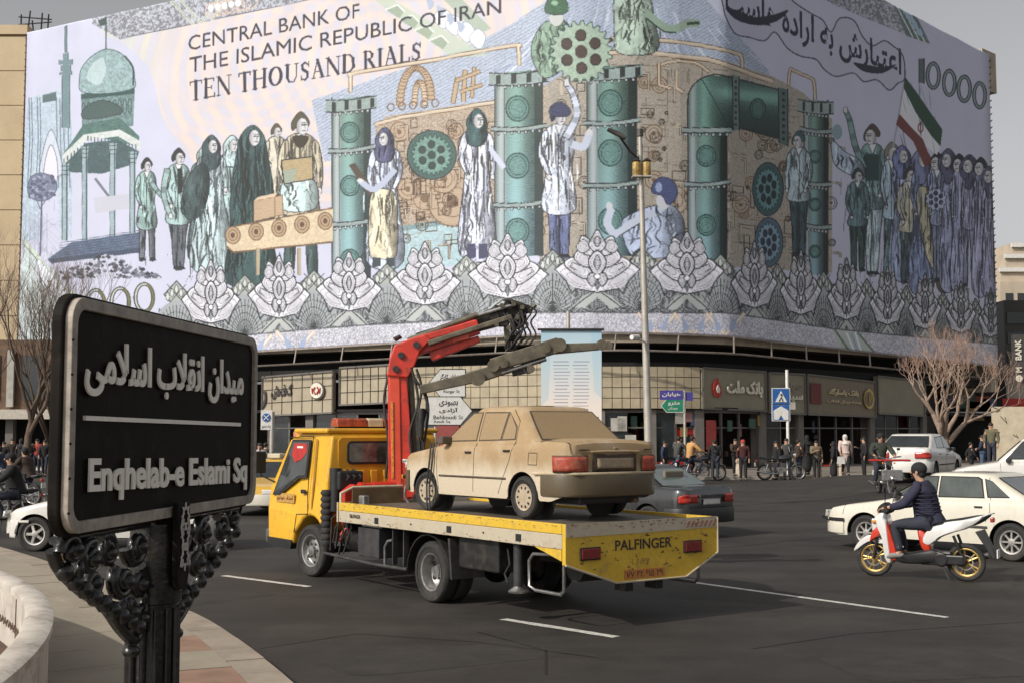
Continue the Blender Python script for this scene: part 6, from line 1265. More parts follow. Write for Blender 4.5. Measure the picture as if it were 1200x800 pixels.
    def endpatch(nm,x_,sgn,y0,y1,z0,z1,m,th=.02,par=t,wr=0.):
        """lens or panel following the rounded end"""
        rows=[]
        for j in range(5):
            z=z0+(z1-z0)*j/4; r_=[]
            h0=side_y(x_,z)
            for i in range(11):
                y=y0+(y1-y0)*i/10; a_=abs(y)
                if a_<=h0: r_.append((x_+sgn*th*(1 if a_<h0-.03 else .8),y,z))
                else: xx=x_-sgn*(a_-h0); r_.append((xx+sgn*th*.3,math.copysign(side_y(xx,z)+th,y),z))
            rows.append(r_)
        k=B().grid(rows); n=7; o=k.obj(nm,m,par,smooth=60); md=o.modifiers.new('t','SOLIDIFY'); md.thickness=.02; md.offset=0; return o
    return t,dict(side_y=side_y,side_poly=side_poly,endpatch=endpatch,hw=hw,Bz=Bz,seam=seam,W=W)
# ---- the dust covered saloon on the truck bed
def dustmat(name,c1,c2,streak=.5,rough=.85):
    m=bpy.data.materials.new(name); m.use_nodes=True; n=m.node_tree; b=n.nodes['Principled BSDF']; L=n.links.new; tc=n.nodes.new('ShaderNodeTexCoord')
    mp=n.nodes.new('ShaderNodeMapping'); mp.inputs['Scale'].default_value=(1.6,1.6,1.1); L(tc.outputs['Object'],mp.inputs[0])
    a=n.nodes.new('ShaderNodeTexNoise'); a.inputs['Scale'].default_value=1.6; a.inputs['Detail'].default_value=9; a.inputs['Roughness'].default_value=.68; L(mp.outputs[0],a.inputs[0])
    f=n.nodes.new('ShaderNodeTexNoise'); f.inputs['Scale'].default_value=45; f.inputs['Detail'].default_value=6; L(tc.outputs['Object'],f.inputs[0])
    sx=n.nodes.new('ShaderNodeSeparateXYZ'); L(tc.outputs['Object'],sx.inputs[0]); hz=n.nodes.new('ShaderNodeMapRange'); hz.inputs[1].default_value=.45; hz.inputs[2].default_value=.75; hz.inputs[3].default_value=.55; hz.inputs[4].default_value=-.12; L(sx.outputs[2],hz.inputs[0])
    ad=n.nodes.new('ShaderNodeMath'); ad.operation='ADD'; L(a.outputs[0],ad.inputs[0]); L(hz.outputs[0],ad.inputs[1])
    r=n.nodes.new('ShaderNodeMapRange'); r.inputs[1].default_value=.34; r.inputs[2].default_value=.86; L(ad.outputs[0],r.inputs[0])
    mx=n.nodes.new('ShaderNodeMix'); mx.data_type='RGBA'; L(r.outputs[0],mx.inputs[0]); mx.inputs[6].default_value=tuple(c1)+(1,); mx.inputs[7].default_value=tuple(c2)+(1,)
    m2=n.nodes.new('ShaderNodeMix'); m2.data_type='RGBA'; m2.blend_type='MULTIPLY'; m2.inputs[0].default_value=.45; L(mx.outputs[2],m2.inputs[6]); L(f.outputs[0],m2.inputs[7]); 
    g=n.nodes.new('ShaderNodeGamma'); g.inputs[1].default_value=.55; L(f.outputs[0],g.inputs[0]); L(g.outputs[0],m2.inputs[7]); L(m2.outputs[2],b.inputs['Base Color']); b.inputs['Roughness'].default_value=rough
    rr=n.nodes.new('ShaderNodeMapRange'); rr.inputs[3].default_value=rough; rr.inputs[4].default_value=rough*.55; L(r.outputs[0],rr.inputs[0]); L(rr.outputs[0],b.inputs['Roughness'])
    MATS[name]=m; return m
DUSTP=dustmat('dusty_cream_paint',(.41,.285,.155),(.66,.57,.43)); DUSTG=dustmat('dusty_glass',(.34,.24,.13),(.39,.28,.16),rough=.75); DUSTB=dustmat('dusty_bumper',(.05,.038,.022),(.115,.088,.052)); DUSTR=mat('dusty_red_lens',(.36,.055,.03),.5,var=.3,scale=20,dirt=(.42,.28,.17),dscale=8,damt=.5); DCAP=mat('dusty_wheel_cover',(.44,.36,.26),.6,.1,var=.2,scale=8); DSEAL=mat('dusty_seal',(.09,.065,.045),.8,var=.3,scale=15)
PRIDE=dict(W=1.61,H=1.46,xf=1.87,xr=-2.02,axle=(1.15,-1.15),R=.272,sill=.24,tw=.16,rim='cap',dusty=True,seal=DSEAL,
  top=[(-2.02,.86),(-2.0,.945),(-1.93,.985),(-1.5,1.0),(-.9,.96),(.3,.93),(.9,.915),(1.25,.86),(1.65,.80),(1.8,.76),(1.87,.66)],
  cab=dict(cowl=.95,back=-1.42,roof_f=.18,roof_r=-.92,wb=.745,wr=.60),
  side_windows=[[(.68,.985),(-.02,1.0),(-.02,1.36),(.18,1.355)],[(-.10,1.0),(-.58,1.01),(-.62,1.355),(-.10,1.36)],[(-.63,1.01),(-.90,1.02),(-.88,1.16),(-.67,1.355)]],
  seams=[[(-.06,.955),(-.06,.62),(-.04,.30)],[(.86,.91),(.84,.5),(.80,.30)],[(-.92,1.25),(-.94,.98),(-.86,.72),(-.74,.52),(-.62,.30)],[(-.92,1.25),(-.74,1.40)],[(-1.40,.93),(-1.6,.93),(-1.6,.72),(-1.40,.72),(-1.40,.93)] and [(-1.28,.84),(-1.46,.84),(-1.46,.69),(-1.28,.69),(-1.28,.84)]],
  handles=[(.08,.83),(-.80,.86)],mould=(.50,-.80,.78,.014),mould_m=DSEAL,fb=(.26,.56,.30,.03,DUSTB),rb=(.30,.58,.46,.035,DUSTB),mirror=(.62,.99))
AT=math.radians(125.5); TO=Vector((-.199,16.37,0)); TF=Vector((math.cos(AT),math.sin(AT),0)); TL=Vector((-math.sin(AT),math.cos(AT),0)); DECK=1.12
asd=math.radians(126.6); fw=Vector((math.cos(asd),math.sin(asd),0)); lf=Vector((-fw.y,fw.x,0)); sco=.915
LRp=Vector((.12,14.60,DECK)); pos=LRp+fw*1.15*sco-lf*.80*sco; pos.z=DECK+.012
dc,H_=car('dusty_car','cream saloon car thickly coated in tan dust standing on the tow truck bed','car',pos,asd,PRIDE,DUSTP,DUSTG,scale=sco,trim=mat('dusty_black_trim',(.10,.08,.06),.6,var=.3,scale=8),rimm=DCAP,steer=.12)
ep=H_['endpatch']
for s in (1,-1): ep('tail_light',-2.02,-1,s*.88,s*.46,.62,.80,DUSTR,.03); ep('tail_light_rim',-2.02,-1,s*.89,s*.45,.605,.815,DSEAL,.015); ep('headlight',1.87,1,s*.80,s*.45,.58,.70,CLEARL,.01); ep('indicator',1.87,1,s*.80,s*.5,.42,.48,ORL,.06)
B().tube([(-1.42,.835,.585),(-1.8,.80,.59),(-2.06,.66,.59),(-2.115,0,.59),(-2.06,-.66,.59),(-1.8,-.80,.59),(-1.42,-.835,.585)],.018,6).obj('bumper_strip',mat('dust_settled_edge',(.50,.41,.28),.9,var=.2,scale=9),dc,smooth=60)
ep('plate_recess',-2.02,-1,-.36,.36,.61,.83,DSEAL,.012); ep('number_plate',-2.02,-1,-.30,.30,.65,.78,mat('dusty_plate',(.36,.28,.19),.7,var=.2,scale=20),.024); B().tube([(-2.045,-.40,.855),(-2.06,-.2,.862),(-2.062,.2,.862),(-2.045,.40,.855)],.016,8).obj('boot_lip',DUSTP,dc,smooth=60); B().box(-2.07,-2.045,-.035,.035,.885,.915).obj('badge',mat('dull_badge',(.25,.2,.13),.5),dc,bev=.008); B().box(-2.055,-2.03,.44,.60,.875,.892).obj('badge',DSEAL,dc); B().box(-2.055,-2.03,-.60,-.48,.875,.892).obj('badge',DSEAL,dc)
[B().tube([(-1.50,s*.765,.985),(-1.58,s*.70,1.0),(-1.97,s*.69,.97),(-2.02,s*.70,.83)],.006,5).obj('boot_seam',DSEAL,dc) for s in (1,-1)]
B().tube([(-.4,-.1,.24),(-1.2,-.1,.26),(-1.9,-.35,.24),(-2.05,-.35,.23)],.025,8).obj('exhaust',mat('rusty_exhaust',(.12,.07,.045),.8),dc); B().box(-1.95,-1.35,-.5,.5,.20,.34).obj('fuel_tank',BLACK,dc,bev=.03)
for nm,xx in (('strap',1.0),('strap',.93)): 
    B().tube([(xx,.80,.95),(xx-.02,.84,.7),(xx+.02,.86,.35),(xx-.05,.9,.02)],.014,6).obj('lashing_strap',BLACK,dc)
# ---- white saloon on the right
CREAMW=mat('cream_white_paint',(.70,.66,.56),.28,var=.05,scale=2,coat=.6,dirt=(.50,.44,.34),dscale=2.5,damt=.3); GREENG=mat('greenish_glass',(.05,.062,.055),.05,var=.5,scale=2.2,coat=.8)
P405=dict(W=1.71,H=1.42,xf=2.18,xr=-2.27,axle=(1.335,-1.335),R=.31,sill=.25,tw=.185,rim='spoke8',
  top=[(-2.27,.86),(-2.24,.95),(-2.1,.99),(-1.5,1.0),(-.9,.985),(.2,.955),(.85,.93),(1.2,.87),(1.75,.79),(2.05,.73),(2.16,.66),(2.18,.55)],
  cab=dict(cowl=.98,back=-1.68,roof_f=.20,roof_r=-.98,wb=.785,wr=.64),
  side_windows=[[(.74,1.0),(.0,1.01),(.0,1.335),(.22,1.335)],[(-.07,1.01),(-.86,1.02),(-.78,1.30),(-.70,1.335),(-.07,1.335)],[(-.95,1.03),(-1.30,1.04),(-1.0,1.27),(-.86,1.31)]],
  seams=[[(-.035,.99),(-.03,.6),(-.02,.31)],[(.92,.92),(.90,.5),(.84,.31)],[(-.92,1.34),(-.98,1.02),(-1.0,.8),(-.92,.62)],[(1.75,.795),(1.78,.62)]],
  handles=[(.12,.84),(-.80,.86)],mould=(.53,-.95,.90,.022),fb=(.27,.56,.42,.03,CREAMW),rb=(.30,.60,.46,.03,CREAMW),mirror=(.70,1.0))
r_,f_=G(1186,657.5),G(1014,644); d=(f_-r_).normalized(); a=math.atan2(d.y,d.x); lf=Vector((-d.y,d.x,0)); mid=(r_+f_)/2-lf*.85
wc,H_=car('white_car','cream white saloon car passing behind the scooter rider, front wheel at the picture\'s centre right','car',mid,a,P405,CREAMW,GREENG,scale=1.02,rimm=mat('alloy',(.50,.48,.45),.4,.6,var=.2,scale=10))
wc['label']='cream white saloon car passing right behind the scooter and its rider'
for s in (1,-1): H_['endpatch']('headlight',2.18,1,s*.82,s*.42,.56,.68,CLEARL,.005); H_['endpatch']('bumper_strip',2.25,1,s*.8,s*.1,.50,.56,BLACK,.04); H_['endpatch']('tail_light',-2.27,-1,s*.82,s*.45,.68,.85,REDL,.015)
H_['side_poly']('bumper_insert',[(2.10,.49),(1.74,.49),(1.74,.555),(2.12,.555)],BLACK,.028); H_['side_poly']('side_indicator',[(1.06,.67),(.98,.67),(.98,.70),(1.06,.70)],ORL,.006)
# ---- dark grey saloon beyond the truck's tail
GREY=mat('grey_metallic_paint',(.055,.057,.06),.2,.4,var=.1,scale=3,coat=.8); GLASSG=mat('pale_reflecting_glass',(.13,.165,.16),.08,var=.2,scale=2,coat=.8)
PG=dict(P405); PG['fb']=(.27,.56,.42,.03,GREY); PG['rb']=(.30,.60,.46,.05,BLACK); PG['rim']='cap'
a=math.radians(133); fwd=Vector((math.cos(a),math.sin(a),0)); rc=G(862,646); rc=Vector((862-600,0,0)); Yg=26.; rcorner=D(862,620,Yg); pos=Vector((rcorner.x,rcorner.y,0))+fwd*2.3+Vector((-fwd.y,fwd.x,0))*.86
gc,H_=car('grey_car','dark grey saloon car with a pale rear screen, half hidden behind the tow truck\'s tail','car',pos,a,PG,GREY,GLASSG,scale=1.03,rimm=STEEL)
for s in (1,-1): H_['endpatch']('tail_light',-2.27,-1,s*.85,s*.42,.70,.86,REDL,.012)
H_['endpatch']('number_plate',-2.27,-1,-.26,.26,.66,.77,WHITEP,.02); B().box(-2.33,-2.27,-.4,.4,.80,.86).obj('plate_garnish',DARKMET,gc,bev=.01); B().box(-1.35,-1.28,-.30,.30,1.12,1.3).obj('parcel_cushion',mat('cushion',(.2,.17,.13),.9),gc,bev=.03)
# ---- far cars
WPAINT=mat('white_car_paint',(.66,.64,.60),.22,var=.06,scale=2,coat=.7,dirt=(.45,.41,.35),dscale=3,damt=.3)
PH=dict(P405); PH.update(H=1.50,xr=-2.05,cab=dict(cowl=1.05,back=-1.75,roof_f=.30,roof_r=-1.05,wb=.785,wr=.65),top=[(-2.05,.90),(-2.02,1.02),(-1.9,1.06),(-1.5,1.05),(-.9,1.02),(.2,.99),(.95,.96),(1.3,.9),(1.75,.82),(2.05,.74),(2.16,.66),(2.18,.55)],side_windows=[[(.76,1.04),(.0,1.05),(.0,1.41),(.28,1.41)],[(-.07,1.05),(-.92,1.06),(-.80,1.36),(-.07,1.41)]],seams=P405['seams'][:2],fb=(.27,.56,.42,.03,WPAINT),rb=(.30,.64,.46,.03,WPAINT),rs0=.12)
def far_car(label,px,Y,adeg,P,paint,glass,scale=1.,rimm=None,lights=True,name='parked_car',group=None,zz=None):
    p=D(px,540,Y); z=gz(p.x,p.y) if zz is None else zz; o,h=car(name,label,'car',(p.x,p.y,z),math.radians(adeg),P,paint,glass,scale=scale,rimm=rimm,group=group)
    for s in (1,-1): h['endpatch']('tail_light',P['xr'],-1,s*.85,s*.40,.74,.92,REDL,.03); h['endpatch']('headlight',P['xf'],1,s*.82,s*.42,.56,.68,CLEARL,.005)
    return o,h
far_car('white parked car seen from behind, left of the bare pruned tree',1078,45,57,PH,WPAINT,GLASS,1.12,mat('dark_alloy',(.2,.2,.2),.4,.5))
PS=dict(PH); PS.update(H=1.62,cab=dict(cowl=1.05,back=-2.0,roof_f=.35,roof_r=-1.75,wb=.785,wr=.70),side_windows=[[(.76,1.04),(.0,1.05),(.0,1.50),(.32,1.50)],[(-.07,1.05),(-.92,1.06),(-.92,1.50),(-.07,1.50)],[(-1.0,1.06),(-1.7,1.08),(-1.66,1.48),(-1.0,1.50)]])
o,h=far_car('white estate car with black roof bars behind the cream saloon at the right edge',1215,38,158,PS,WPAINT,GLASS,1.12,None,name='estate_car')
for s in (1,-1): B().tube([(.3,s*.62,1.60),(.2,s*.62,1.66),(-1.7,s*.62,1.66),(-1.8,s*.62,1.60)],.02,6).obj('roof_bar',BLACK,o)
P206=dict(P405); P206.update(xf=1.72,xr=-1.95,axle=(1.22,-1.22),H=1.43,rim='spoke5',cab=dict(cowl=1.0,back=-1.85,roof_f=.22,roof_r=-1.35,wb=.77,wr=.63),top=[(-1.95,.86),(-1.92,.96),(-1.5,.99),(-.9,.98),(.2,.95),(.9,.92),(1.2,.86),(1.6,.76),(1.78,.66),(1.83,.54)],seams=P405['seams'][:2],fb=(.24,.56,.40,.02,WPAINT),rb=(.30,.60,.30,.02,WPAINT),side_windows=[[(.76,1.0),(.0,1.01),(.0,1.34),(.24,1.34)],[(-.07,1.01),(-.9,1.03),(-.85,1.33),(-.07,1.34)]])
fwh=G(41,645.5); ad=math.radians(178); far_p=Vector((fwh.x+1.22*math.cos(PI),0,0)); o,h=car('white_hatchback','white hatchback passing behind the street name board, front wheel showing at the left','car',(fwh.x+1.24,fwh.y+.75,0),ad,P206,WPAINT,GLASS,scale=1.0,rimm=mat('alloy',(.50,.48,.45),.4,.6,var=.2,scale=10))
for s in (1,-1): h['endpatch']('headlight',1.83,1,s*.80,s*.42,.60,.72,CLEARL,.005)
YEL=mat('taxi_yellow_paint',(.62,.36,.03),.3,var=.08,scale=3,coat=.6,dirt=(.32,.20,.06),dscale=3,damt=.3)
o,h=far_car('yellow taxi with a dark windscreen seen between the name board and the truck cab',322,34,262,P405,YEL,GLASS,1.,None,name='taxi'); B().box(-.2,.1,-.18,.18,1.44,1.56).obj('roof_sign',mat('taxi_lamp',(.6,.55,.4),.4),o,bev=.02)
for i,(px,Y,adg) in enumerate(((300,44,185),)): far_car('dark car crossing behind the yellow taxi',px,Y,adg,P405,GREY,GLASS,1.)
# ---------------- tow truck (local: x forward, y left, z up; rear axle at the origin) ----------------
TRY=mat('truck_yellow',(.76,.42,.025),.40,var=.12,scale=2.5,coat=.25,dirt=(.34,.19,.06),dscale=5,damt=.6); DKY=mat('worn_yellow_deck_paint',(.68,.44,.04),.5,var=.15,scale=5,dirt=(.24,.15,.06),dscale=5,damt=.75); DWH=mat('worn_white_deck_paint',(.50,.44,.33),.5,var=.15,scale=6,dirt=(.30,.22,.14),dscale=6,damt=.75)
CRED=mat('crane_red',(.56,.035,.018),.42,var=.2,scale=4,coat=.2,dirt=(.14,.03,.02),dscale=6,damt=.7); CHS=mat('chassis_black',(.022,.021,.02),.55,.2,var=.4,scale=8,dirt=(.10,.08,.06),dscale=4,damt=.6); OLIVE=mat('grimy_boom_steel',(.15,.13,.095),.5,.35,var=.35,scale=6,dirt=(.05,.04,.03),dscale=5,damt=.7)
tt=thing('tow_truck','yellow flatbed tow truck with a folded red loader crane and Palfinger lettering on its tail','truck',TO,AT)
tt['label']='yellow flatbed tow truck with folded red loader crane carrying the dusty car'
# chassis, axles, wheels
k=B(); 
for s in (1,-1): k.box(-2.5,4.3,s*.38-.04,s*.38+.04,.62,.84)
for x in (-2.3,-1.2,-.5,.6,1.6,2.4,3.9): k.box(x-.05,x+.05,-.38,.38,.66,.80)
k.obj('chassis_frame',CHS,tt); B().tube([(0,-.8,.38),(0,.8,.38)],.07,10).obj('rear_axle',CHS,tt); B().ball((0,0,.38),.2,12).obj('differential',CHS,tt,smooth=60); B().tube([(.2,0,.42),(2.8,0,.62)],.05,8).obj('drive_shaft',CHS,tt); B().tube([(3.45,-.8,.38),(3.45,.8,.38)],.05,8).obj('front_axle',CHS,tt)
TR=.385
for s in (1,-1):
    wheel(tt,3.45,s*.90,TR,TR,.20,'truck',STEEL,steer=.12,key='f'); o=wheel(tt,0,s*.93,TR,TR,.20,'dual',STEEL,key='r'); o2=wheel(tt,0,s*.70,TR,TR,.20,'truck',CHS,key='i')
    for i in range(3): B().tube([(-.55+.0,s*.80,.50+.08*i),(.55,s*.80,.50+.08*i)],.006,4) if 0 else None
    B().prism([(-.6,.35),(-.56,.35),(-.50,.84),(-.54,.84)],s*.60,s*1.08,'y').obj('mudflap',RUBBER,tt)
    rows=[[(.52*math.cos(PI*j/10),y,.36+.50*math.sin(PI*j/10)) for y in (s*.62,s*1.06)] for j in range(11)]; o=B().grid(rows).obj('mudguard',CHS,tt); md=o.modifiers.new('t','SOLIDIFY'); md.thickness=.012
    k=B()
    for i in range(5): k.box(-.5+i*.25,-.38+i*.25,s*.5-.03,s*.5+.03,.46+.03*abs(i-2)*-1+.06,.50+.03*abs(i-2)*-1+.06)
    k.obj('leaf_spring',CHS,tt)
# flat bed: deck sheet, side rails yellow above white, sloping tail panel
X0,X1,WD=-2.86,2.28,1.13
B().box(X0+.03,X1,-WD+.05,WD-.05,DECK-.06,DECK,).obj('deck',mat('worn_deck_plate',(.15,.13,.11),.6,.3,var=.3,scale=2,dirt=(.30,.24,.17),dscale=2,damt=.5,bump=.3,bscale=25),tt)
k=B()
for i in range(9): x=X0+.3+i*.56; k.box(x-.04,x+.04,-WD+.06,WD-.06,DECK-.20,DECK-.065)
k.obj('cross_member',CHS,tt)
for s in (1,-1):
    y0,y1=sorted((s*(WD-.06),s*WD))
    B().box(X0+.02,X1,y0,y1,DECK-.075,DECK+.035).obj('rail_stripe',DKY,tt,bev=.008); B().box(X0+.02,X1,y0+.004,y1-.004,DECK-.235,DECK-.078).obj('side_rail',DWH,tt,bev=.006)
    B().prism([(X0+.02,DECK-.238),(X0+.5,DECK-.238),(X0+.02,DECK-.36)],y0,y1,'y').obj('rail_gusset',DKY,tt)
    for x in (-2.05,-1.35,-.6,.3,1.2,1.9): B().box(x-.05,x+.05,y0-.002 if s<0 else y0,y1+.004,DECK-.20,DECK-.12).obj('lashing_slot',BLACK,tt) if x in (-2.05,-.6,1.2) else B().ball((x,s*(WD+.004),DECK-.15),.012,6).obj('rivet',DARKMET,tt)
tp=[(WD,DECK+.035),(-WD,DECK+.035),(-WD,.74),(-.62,.49),(.42,.49),(WD,.72)]
B().prism(tp,X0-.05,X0+.01,'x').obj('tail_panel',DKY,tt,bev=.006)
B().prism([(WD-.004,DECK+.04),(-WD+.004,DECK+.04),(-WD+.004,DECK-.085),(.0,DECK-.10),(WD-.004,DECK-.105)],X0-.056,X0-.0515,'x').obj('tail_stripe',DWH,tt)
for i in range(7): y=-.62-.07*i; B().prism([(y,DECK-.07),(y-.035,DECK-.07),(y-.075,DECK+.0),(y-.04,DECK+.0)],X0-.06,X0-.0565,'x').obj('chevron',mat('faded_red_tape',(.36,.17,.12),.6,var=.3,scale=20),tt)
k=B().tube([(X0-.055,WD,.72),(X0-.055,.42,.49),(X0-.055,-.62,.49),(X0-.055,-WD,.74),(X0-.055,-WD,DECK+.03)],.012,6); k.obj('panel_edge',DWH,tt)
LM=mat('tail_letters',(.035,.025,.02),.6,var=.4,scale=40)
def rear_text(s,y,z,w,h,m,bold=.0): 
    lettering('lettering',s,m,tt,(X0-.0505,y,z),(0,-1,0),(0,0,1),w,h,bold,.003,.004)
rear_text('PALFINGER',.44,.84,.84,.115,LM,.012); rear_text('۷۷ ۲۲ ۶۱۵ ۲۹',+.28,.535,.54,.07,LM,.0); B().prism([(.31,.52),(-.29,.52),(-.29,.62),(.31,.62)],X0-.0545,X0-.0512,'x').obj('number_plate',mat('orange_plate',(.52,.20,.05),.55,var=.15,scale=20),tt)
rear_text('1389',.2,.68,.26,.06,mat('faded_letters',(.30,.20,.06),.7),.0)
for i in range(20): y=U(-1,1); z=U(.62,1.0); B().prism([(y,z),(y-U(.02,.09),z+U(-.01,.01)),(y-U(.02,.06),z+U(.01,.03))],X0-.0535,X0-.0512,'x').obj('scratch',mat('scraped_paint',(.16,.09,.04),.8),tt)
for y in (.80,-.72): B().box(X0-.075,X0-.05,y-.14,y+.14,.76,.90).obj('tail_light_housing',BLACK,tt,bev=.006); B().box(X0-.088,X0-.075,y-.125,y+.125,.775,.885).obj('tail_light',mat('dark_red_lens',(.20,.02,.015),.35,var=.3,scale=30,coat=.4),tt,bev=.004)
for y in (.1,-.35): B().box(X0+.1,X0+.3,y-.05,y+.05,.36,.55).obj('tow_bracket',CHS,tt)
lettering('lettering','PALFINGER',LM,tt,(1.95,WD+.0005,DECK-.16),(-1,0,0),(0,0,1),.30,.05,.01,.002,.002)
k=B(); random.seed(8)
for i in range(150):
    x=U(X0+.05,X1-.03); z=DECK+.03-abs(random.gauss(0,.04)) if i%3 else DECK-.235+abs(random.gauss(0,.03)); w_=U(.008,.05); h_=U(.004,.014); z=max(DECK-.232,z); k.add([(x,WD+.0015,z),(x-w_,WD+.0015,z+U(-.004,.004)),(x-w_*.8,WD+.0015,min(DECK+.03,z+h_)),(x-w_*.1,WD+.0015,min(DECK+.03,z+h_*.8))],[(0,1,2,3)])
for i in range(110):
    y=U(-WD+.03,WD-.03); z=DECK+.03-abs(random.gauss(0,.05)) if i%2 else .80+random.gauss(0,.12); w_=U(.008,.04); h_=U(.004,.02); z=max(.62,min(DECK+.02,z)); k.add([(X0-.0615,y,z),(X0-.0615,y-w_,z+U(-.004,.004)),(X0-.0615,y-w_*.8,z+h_),(X0-.0615,y-w_*.1,z+h_*.8)],[(0,1,2,3)])
o=k.obj('paint_chips',mat('rusty_chips',(.22,.13,.07),.8,var=.5,scale=30),tt,fix=False); o['kind']='stuff'
# headboard frame behind the cab and low guard at the deck's front
B().tube([(X1,WD-.03,DECK-.1),(X1,WD-.03,DECK+.16),(X1,WD-.22,DECK+.24),(X1,.1,DECK+.24)],.02,8).obj('headboard_frame',DWH,tt,smooth=60); B().box(X1-.03,X1-.01,.1,WD-.2,DECK,DECK+.22).obj('headboard_plate',mat('umber_plate',(.16,.10,.05),.6,var=.3,scale=4),tt)
B().prism([(X1+.02,DECK+.035),(X1+.06,DECK+.035),(X1+.06,DECK-.24),(X1+.02,DECK-.24)],-WD,WD,'y').obj('front_beam',DWH,tt)
B().box(X1-.35,X1-.2,WD-.3,WD-.2,DECK,DECK+.14).obj('winch_guide',STEEL,tt,bev=.02)
# outriggers and underrun guard
for s in (1,-1):
    y=s*1.0; B().tube([(-1.87,y,.98),(-1.87,y,.40)],.058,12).obj('outrigger_leg',DARKMET,tt,smooth=60); B().lathe([(.11,.32),(.12,.34),(.05,.39),(.04,.42)],14,'z',o=(-1.87,y,0)).obj('outrigger_foot',STEEL,tt,smooth=40); B().box(-1.97,-1.77,min(y,0),max(y,0),.86,.98).obj('outrigger_beam',CHS,tt); 
    B().tube([(-1.62,y-.03,.80),(-1.66,y-.03,.62),(-1.56,y-.03,.5),(-1.62,y-.03,.40)],.014,6).obj('hydraulic_hose',RUBBER,tt)
    B().tube([(-2.72,y,.88),(-2.72,y,.42),(-2.66,y,.38),(-2.2,y,.38),(-2.08,y,.42),(-2.08,y,.7),(-2.16,y,.78),(-2.5,y,.80)],.02,8).obj('guard_hoop',STEEL,tt,smooth=60)
    B().tube([(2.86,y+s*.05,.40),(1.4,y+s*.05,.36),(.52,y+s*.05,.37)],.025,8).obj('side_guard',DARKMET,tt,smooth=60); B().tube([(1.1,y+s*.05,.36),(1.1,y+s*.05,.62),(1.02,y+s*.05,.7),(.9,y+s*.05,.72)],.02,8).obj('guard_bracket',STEEL,tt,smooth=60)
    for x in (.62,.9): B().box(x-.012,x+.012,y-.02,y+.05,.4,.9).obj('hanger',DARKMET,tt)
B().box(-1.5,-.65,.35,1.02,.50,.88).obj('side_locker',CHS,tt,bev=.02); B().tube([(-2.4,-.6,.62),(-2.4,.6,.62)],.16,16).obj('spare_tyre',RUBBER,tt,smooth=60); B().box(-1.5,-.65,-1.02,-.35,.50,.88).obj('side_locker',CHS,tt,bev=.02)
B().box(1.28,1.86,.55,1.05,.44,.84).obj('battery_box',mat('dark_box',(.055,.055,.06),.45,.3,var=.3,scale=5,dirt=(.14,.11,.09),dscale=4,damt=.5),tt,bev=.015); B().box(1.3,1.84,.6,1.0,.84,.90).obj('box_lid',STEEL,tt,bev=.01)
B().tube([(1.95,.75,.6),(2.55,.75,.6)],.17,16).obj('air_tank',CHS,tt,smooth=40); B().tube([(2.0,-.6,.6),(1.0,-.6,.6)],.2,16).obj('fuel_tank',STEEL,tt,smooth=40)
for i in range(6): B().tube([(2.2+.1*i,1.0,U(.5,.9)),(2.3+.08*i,1.04,U(.35,.6)),(2.1+.12*i,1.02,U(.7,1.1)),(2.4,.9,1.1)],.013,6).obj('hydraulic_hose',RUBBER,tt)
# ---- cab
cs=[(4.92,.50),(4.94,.95),(4.86,1.28),(4.36,2.02),(4.2,2.12),(3.9,2.16),(3.05,2.16),(2.96,2.08),(2.94,1.42),(2.92,1.0),(2.94,.86),(3.0,.80)]
def cabsec(y,shr):   # outline at a given half width, drawn in towards the roof
    return [(x,y-(0 if z<1.35 else (z-1.35)*.16*1)*1 if y>0 else y+(0 if z<1.35 else (z-1.35)*.16),z) for x,z in cs]
aw=.50
arch=[(3.45+aw*math.cos(PI*q/12),.40+aw*math.sin(PI*q/12)) for q in range(13)]
# the side outline with the wheel arch cut out
side=[(4.92,.44),(4.94,.95),(4.86,1.28),(4.36,2.02),(4.2,2.11),(3.9,2.15),(3.05,2.15),(2.96,2.08),(2.93,1.42),(2.92,.84)]+[(3.45-aw,.70)]+[p for p in reversed(arch) if p[1]>.70]+[(4.0,.60),(4.05,.44)]
yo=lambda z:1.0-max(0,z-1.35)*.13
k=B(); n=len(side)
vs=[(x,yo(z)-.035*(1 if z>2.08 else 0),z) for x,z in side]+[(x,-(yo(z)-.035*(1 if z>2.08 else 0)),z) for x,z in side]
k.add(vs,[tuple(range(n)),tuple(range(2*n-1,n-1,-1))]+[(i,i+n,(i+1)%n+n,(i+1)%n) for i in range(n)])
cab=k.obj('cab',TRY,tt,bev=.045,seg=3)
def cabside(nm,pts,m,off,th=.012,both=True,bev=0):
    for s in ((1,-1) if both else (1,)):
        vs=[(x,s*(yo(z)+off),z) for x,z in pts]+[(x,s*(yo(z)+off-th),z) for x,z in pts]; n=len(pts)
        B().add(vs,[tuple(range(n)),tuple(range(2*n-1,n-1,-1))]+[(i,i+n,(i+1)%n+n,(i+1)%n) for i in range(n)]).obj(nm,m,tt,bev=bev)
cabside('door_window_seal',[(4.24,2.03),(3.60,2.03),(3.60,1.46),(3.86,1.44),(4.50,1.16),(4.76,1.16)],BLACK,.006)
cabside('door_window',[(4.20,1.995),(3.64,1.995),(3.64,1.50),(3.88,1.48),(4.50,1.20),(4.70,1.20)],mat('cab_glass',(.05,.055,.055),.06,var=.4,scale=3,coat=.6),.012)
cabside('red_pennant',[(4.14,1.97),(3.70,1.97),(3.68,1.84),(3.80,1.74),(4.04,1.68),(4.18,1.80)],REDP,.016,.003); cabside('pennant_lettering',[(4.02,1.93),(3.82,1.93),(3.82,1.90),(4.02,1.90)],WHITEP,.0185,.002)
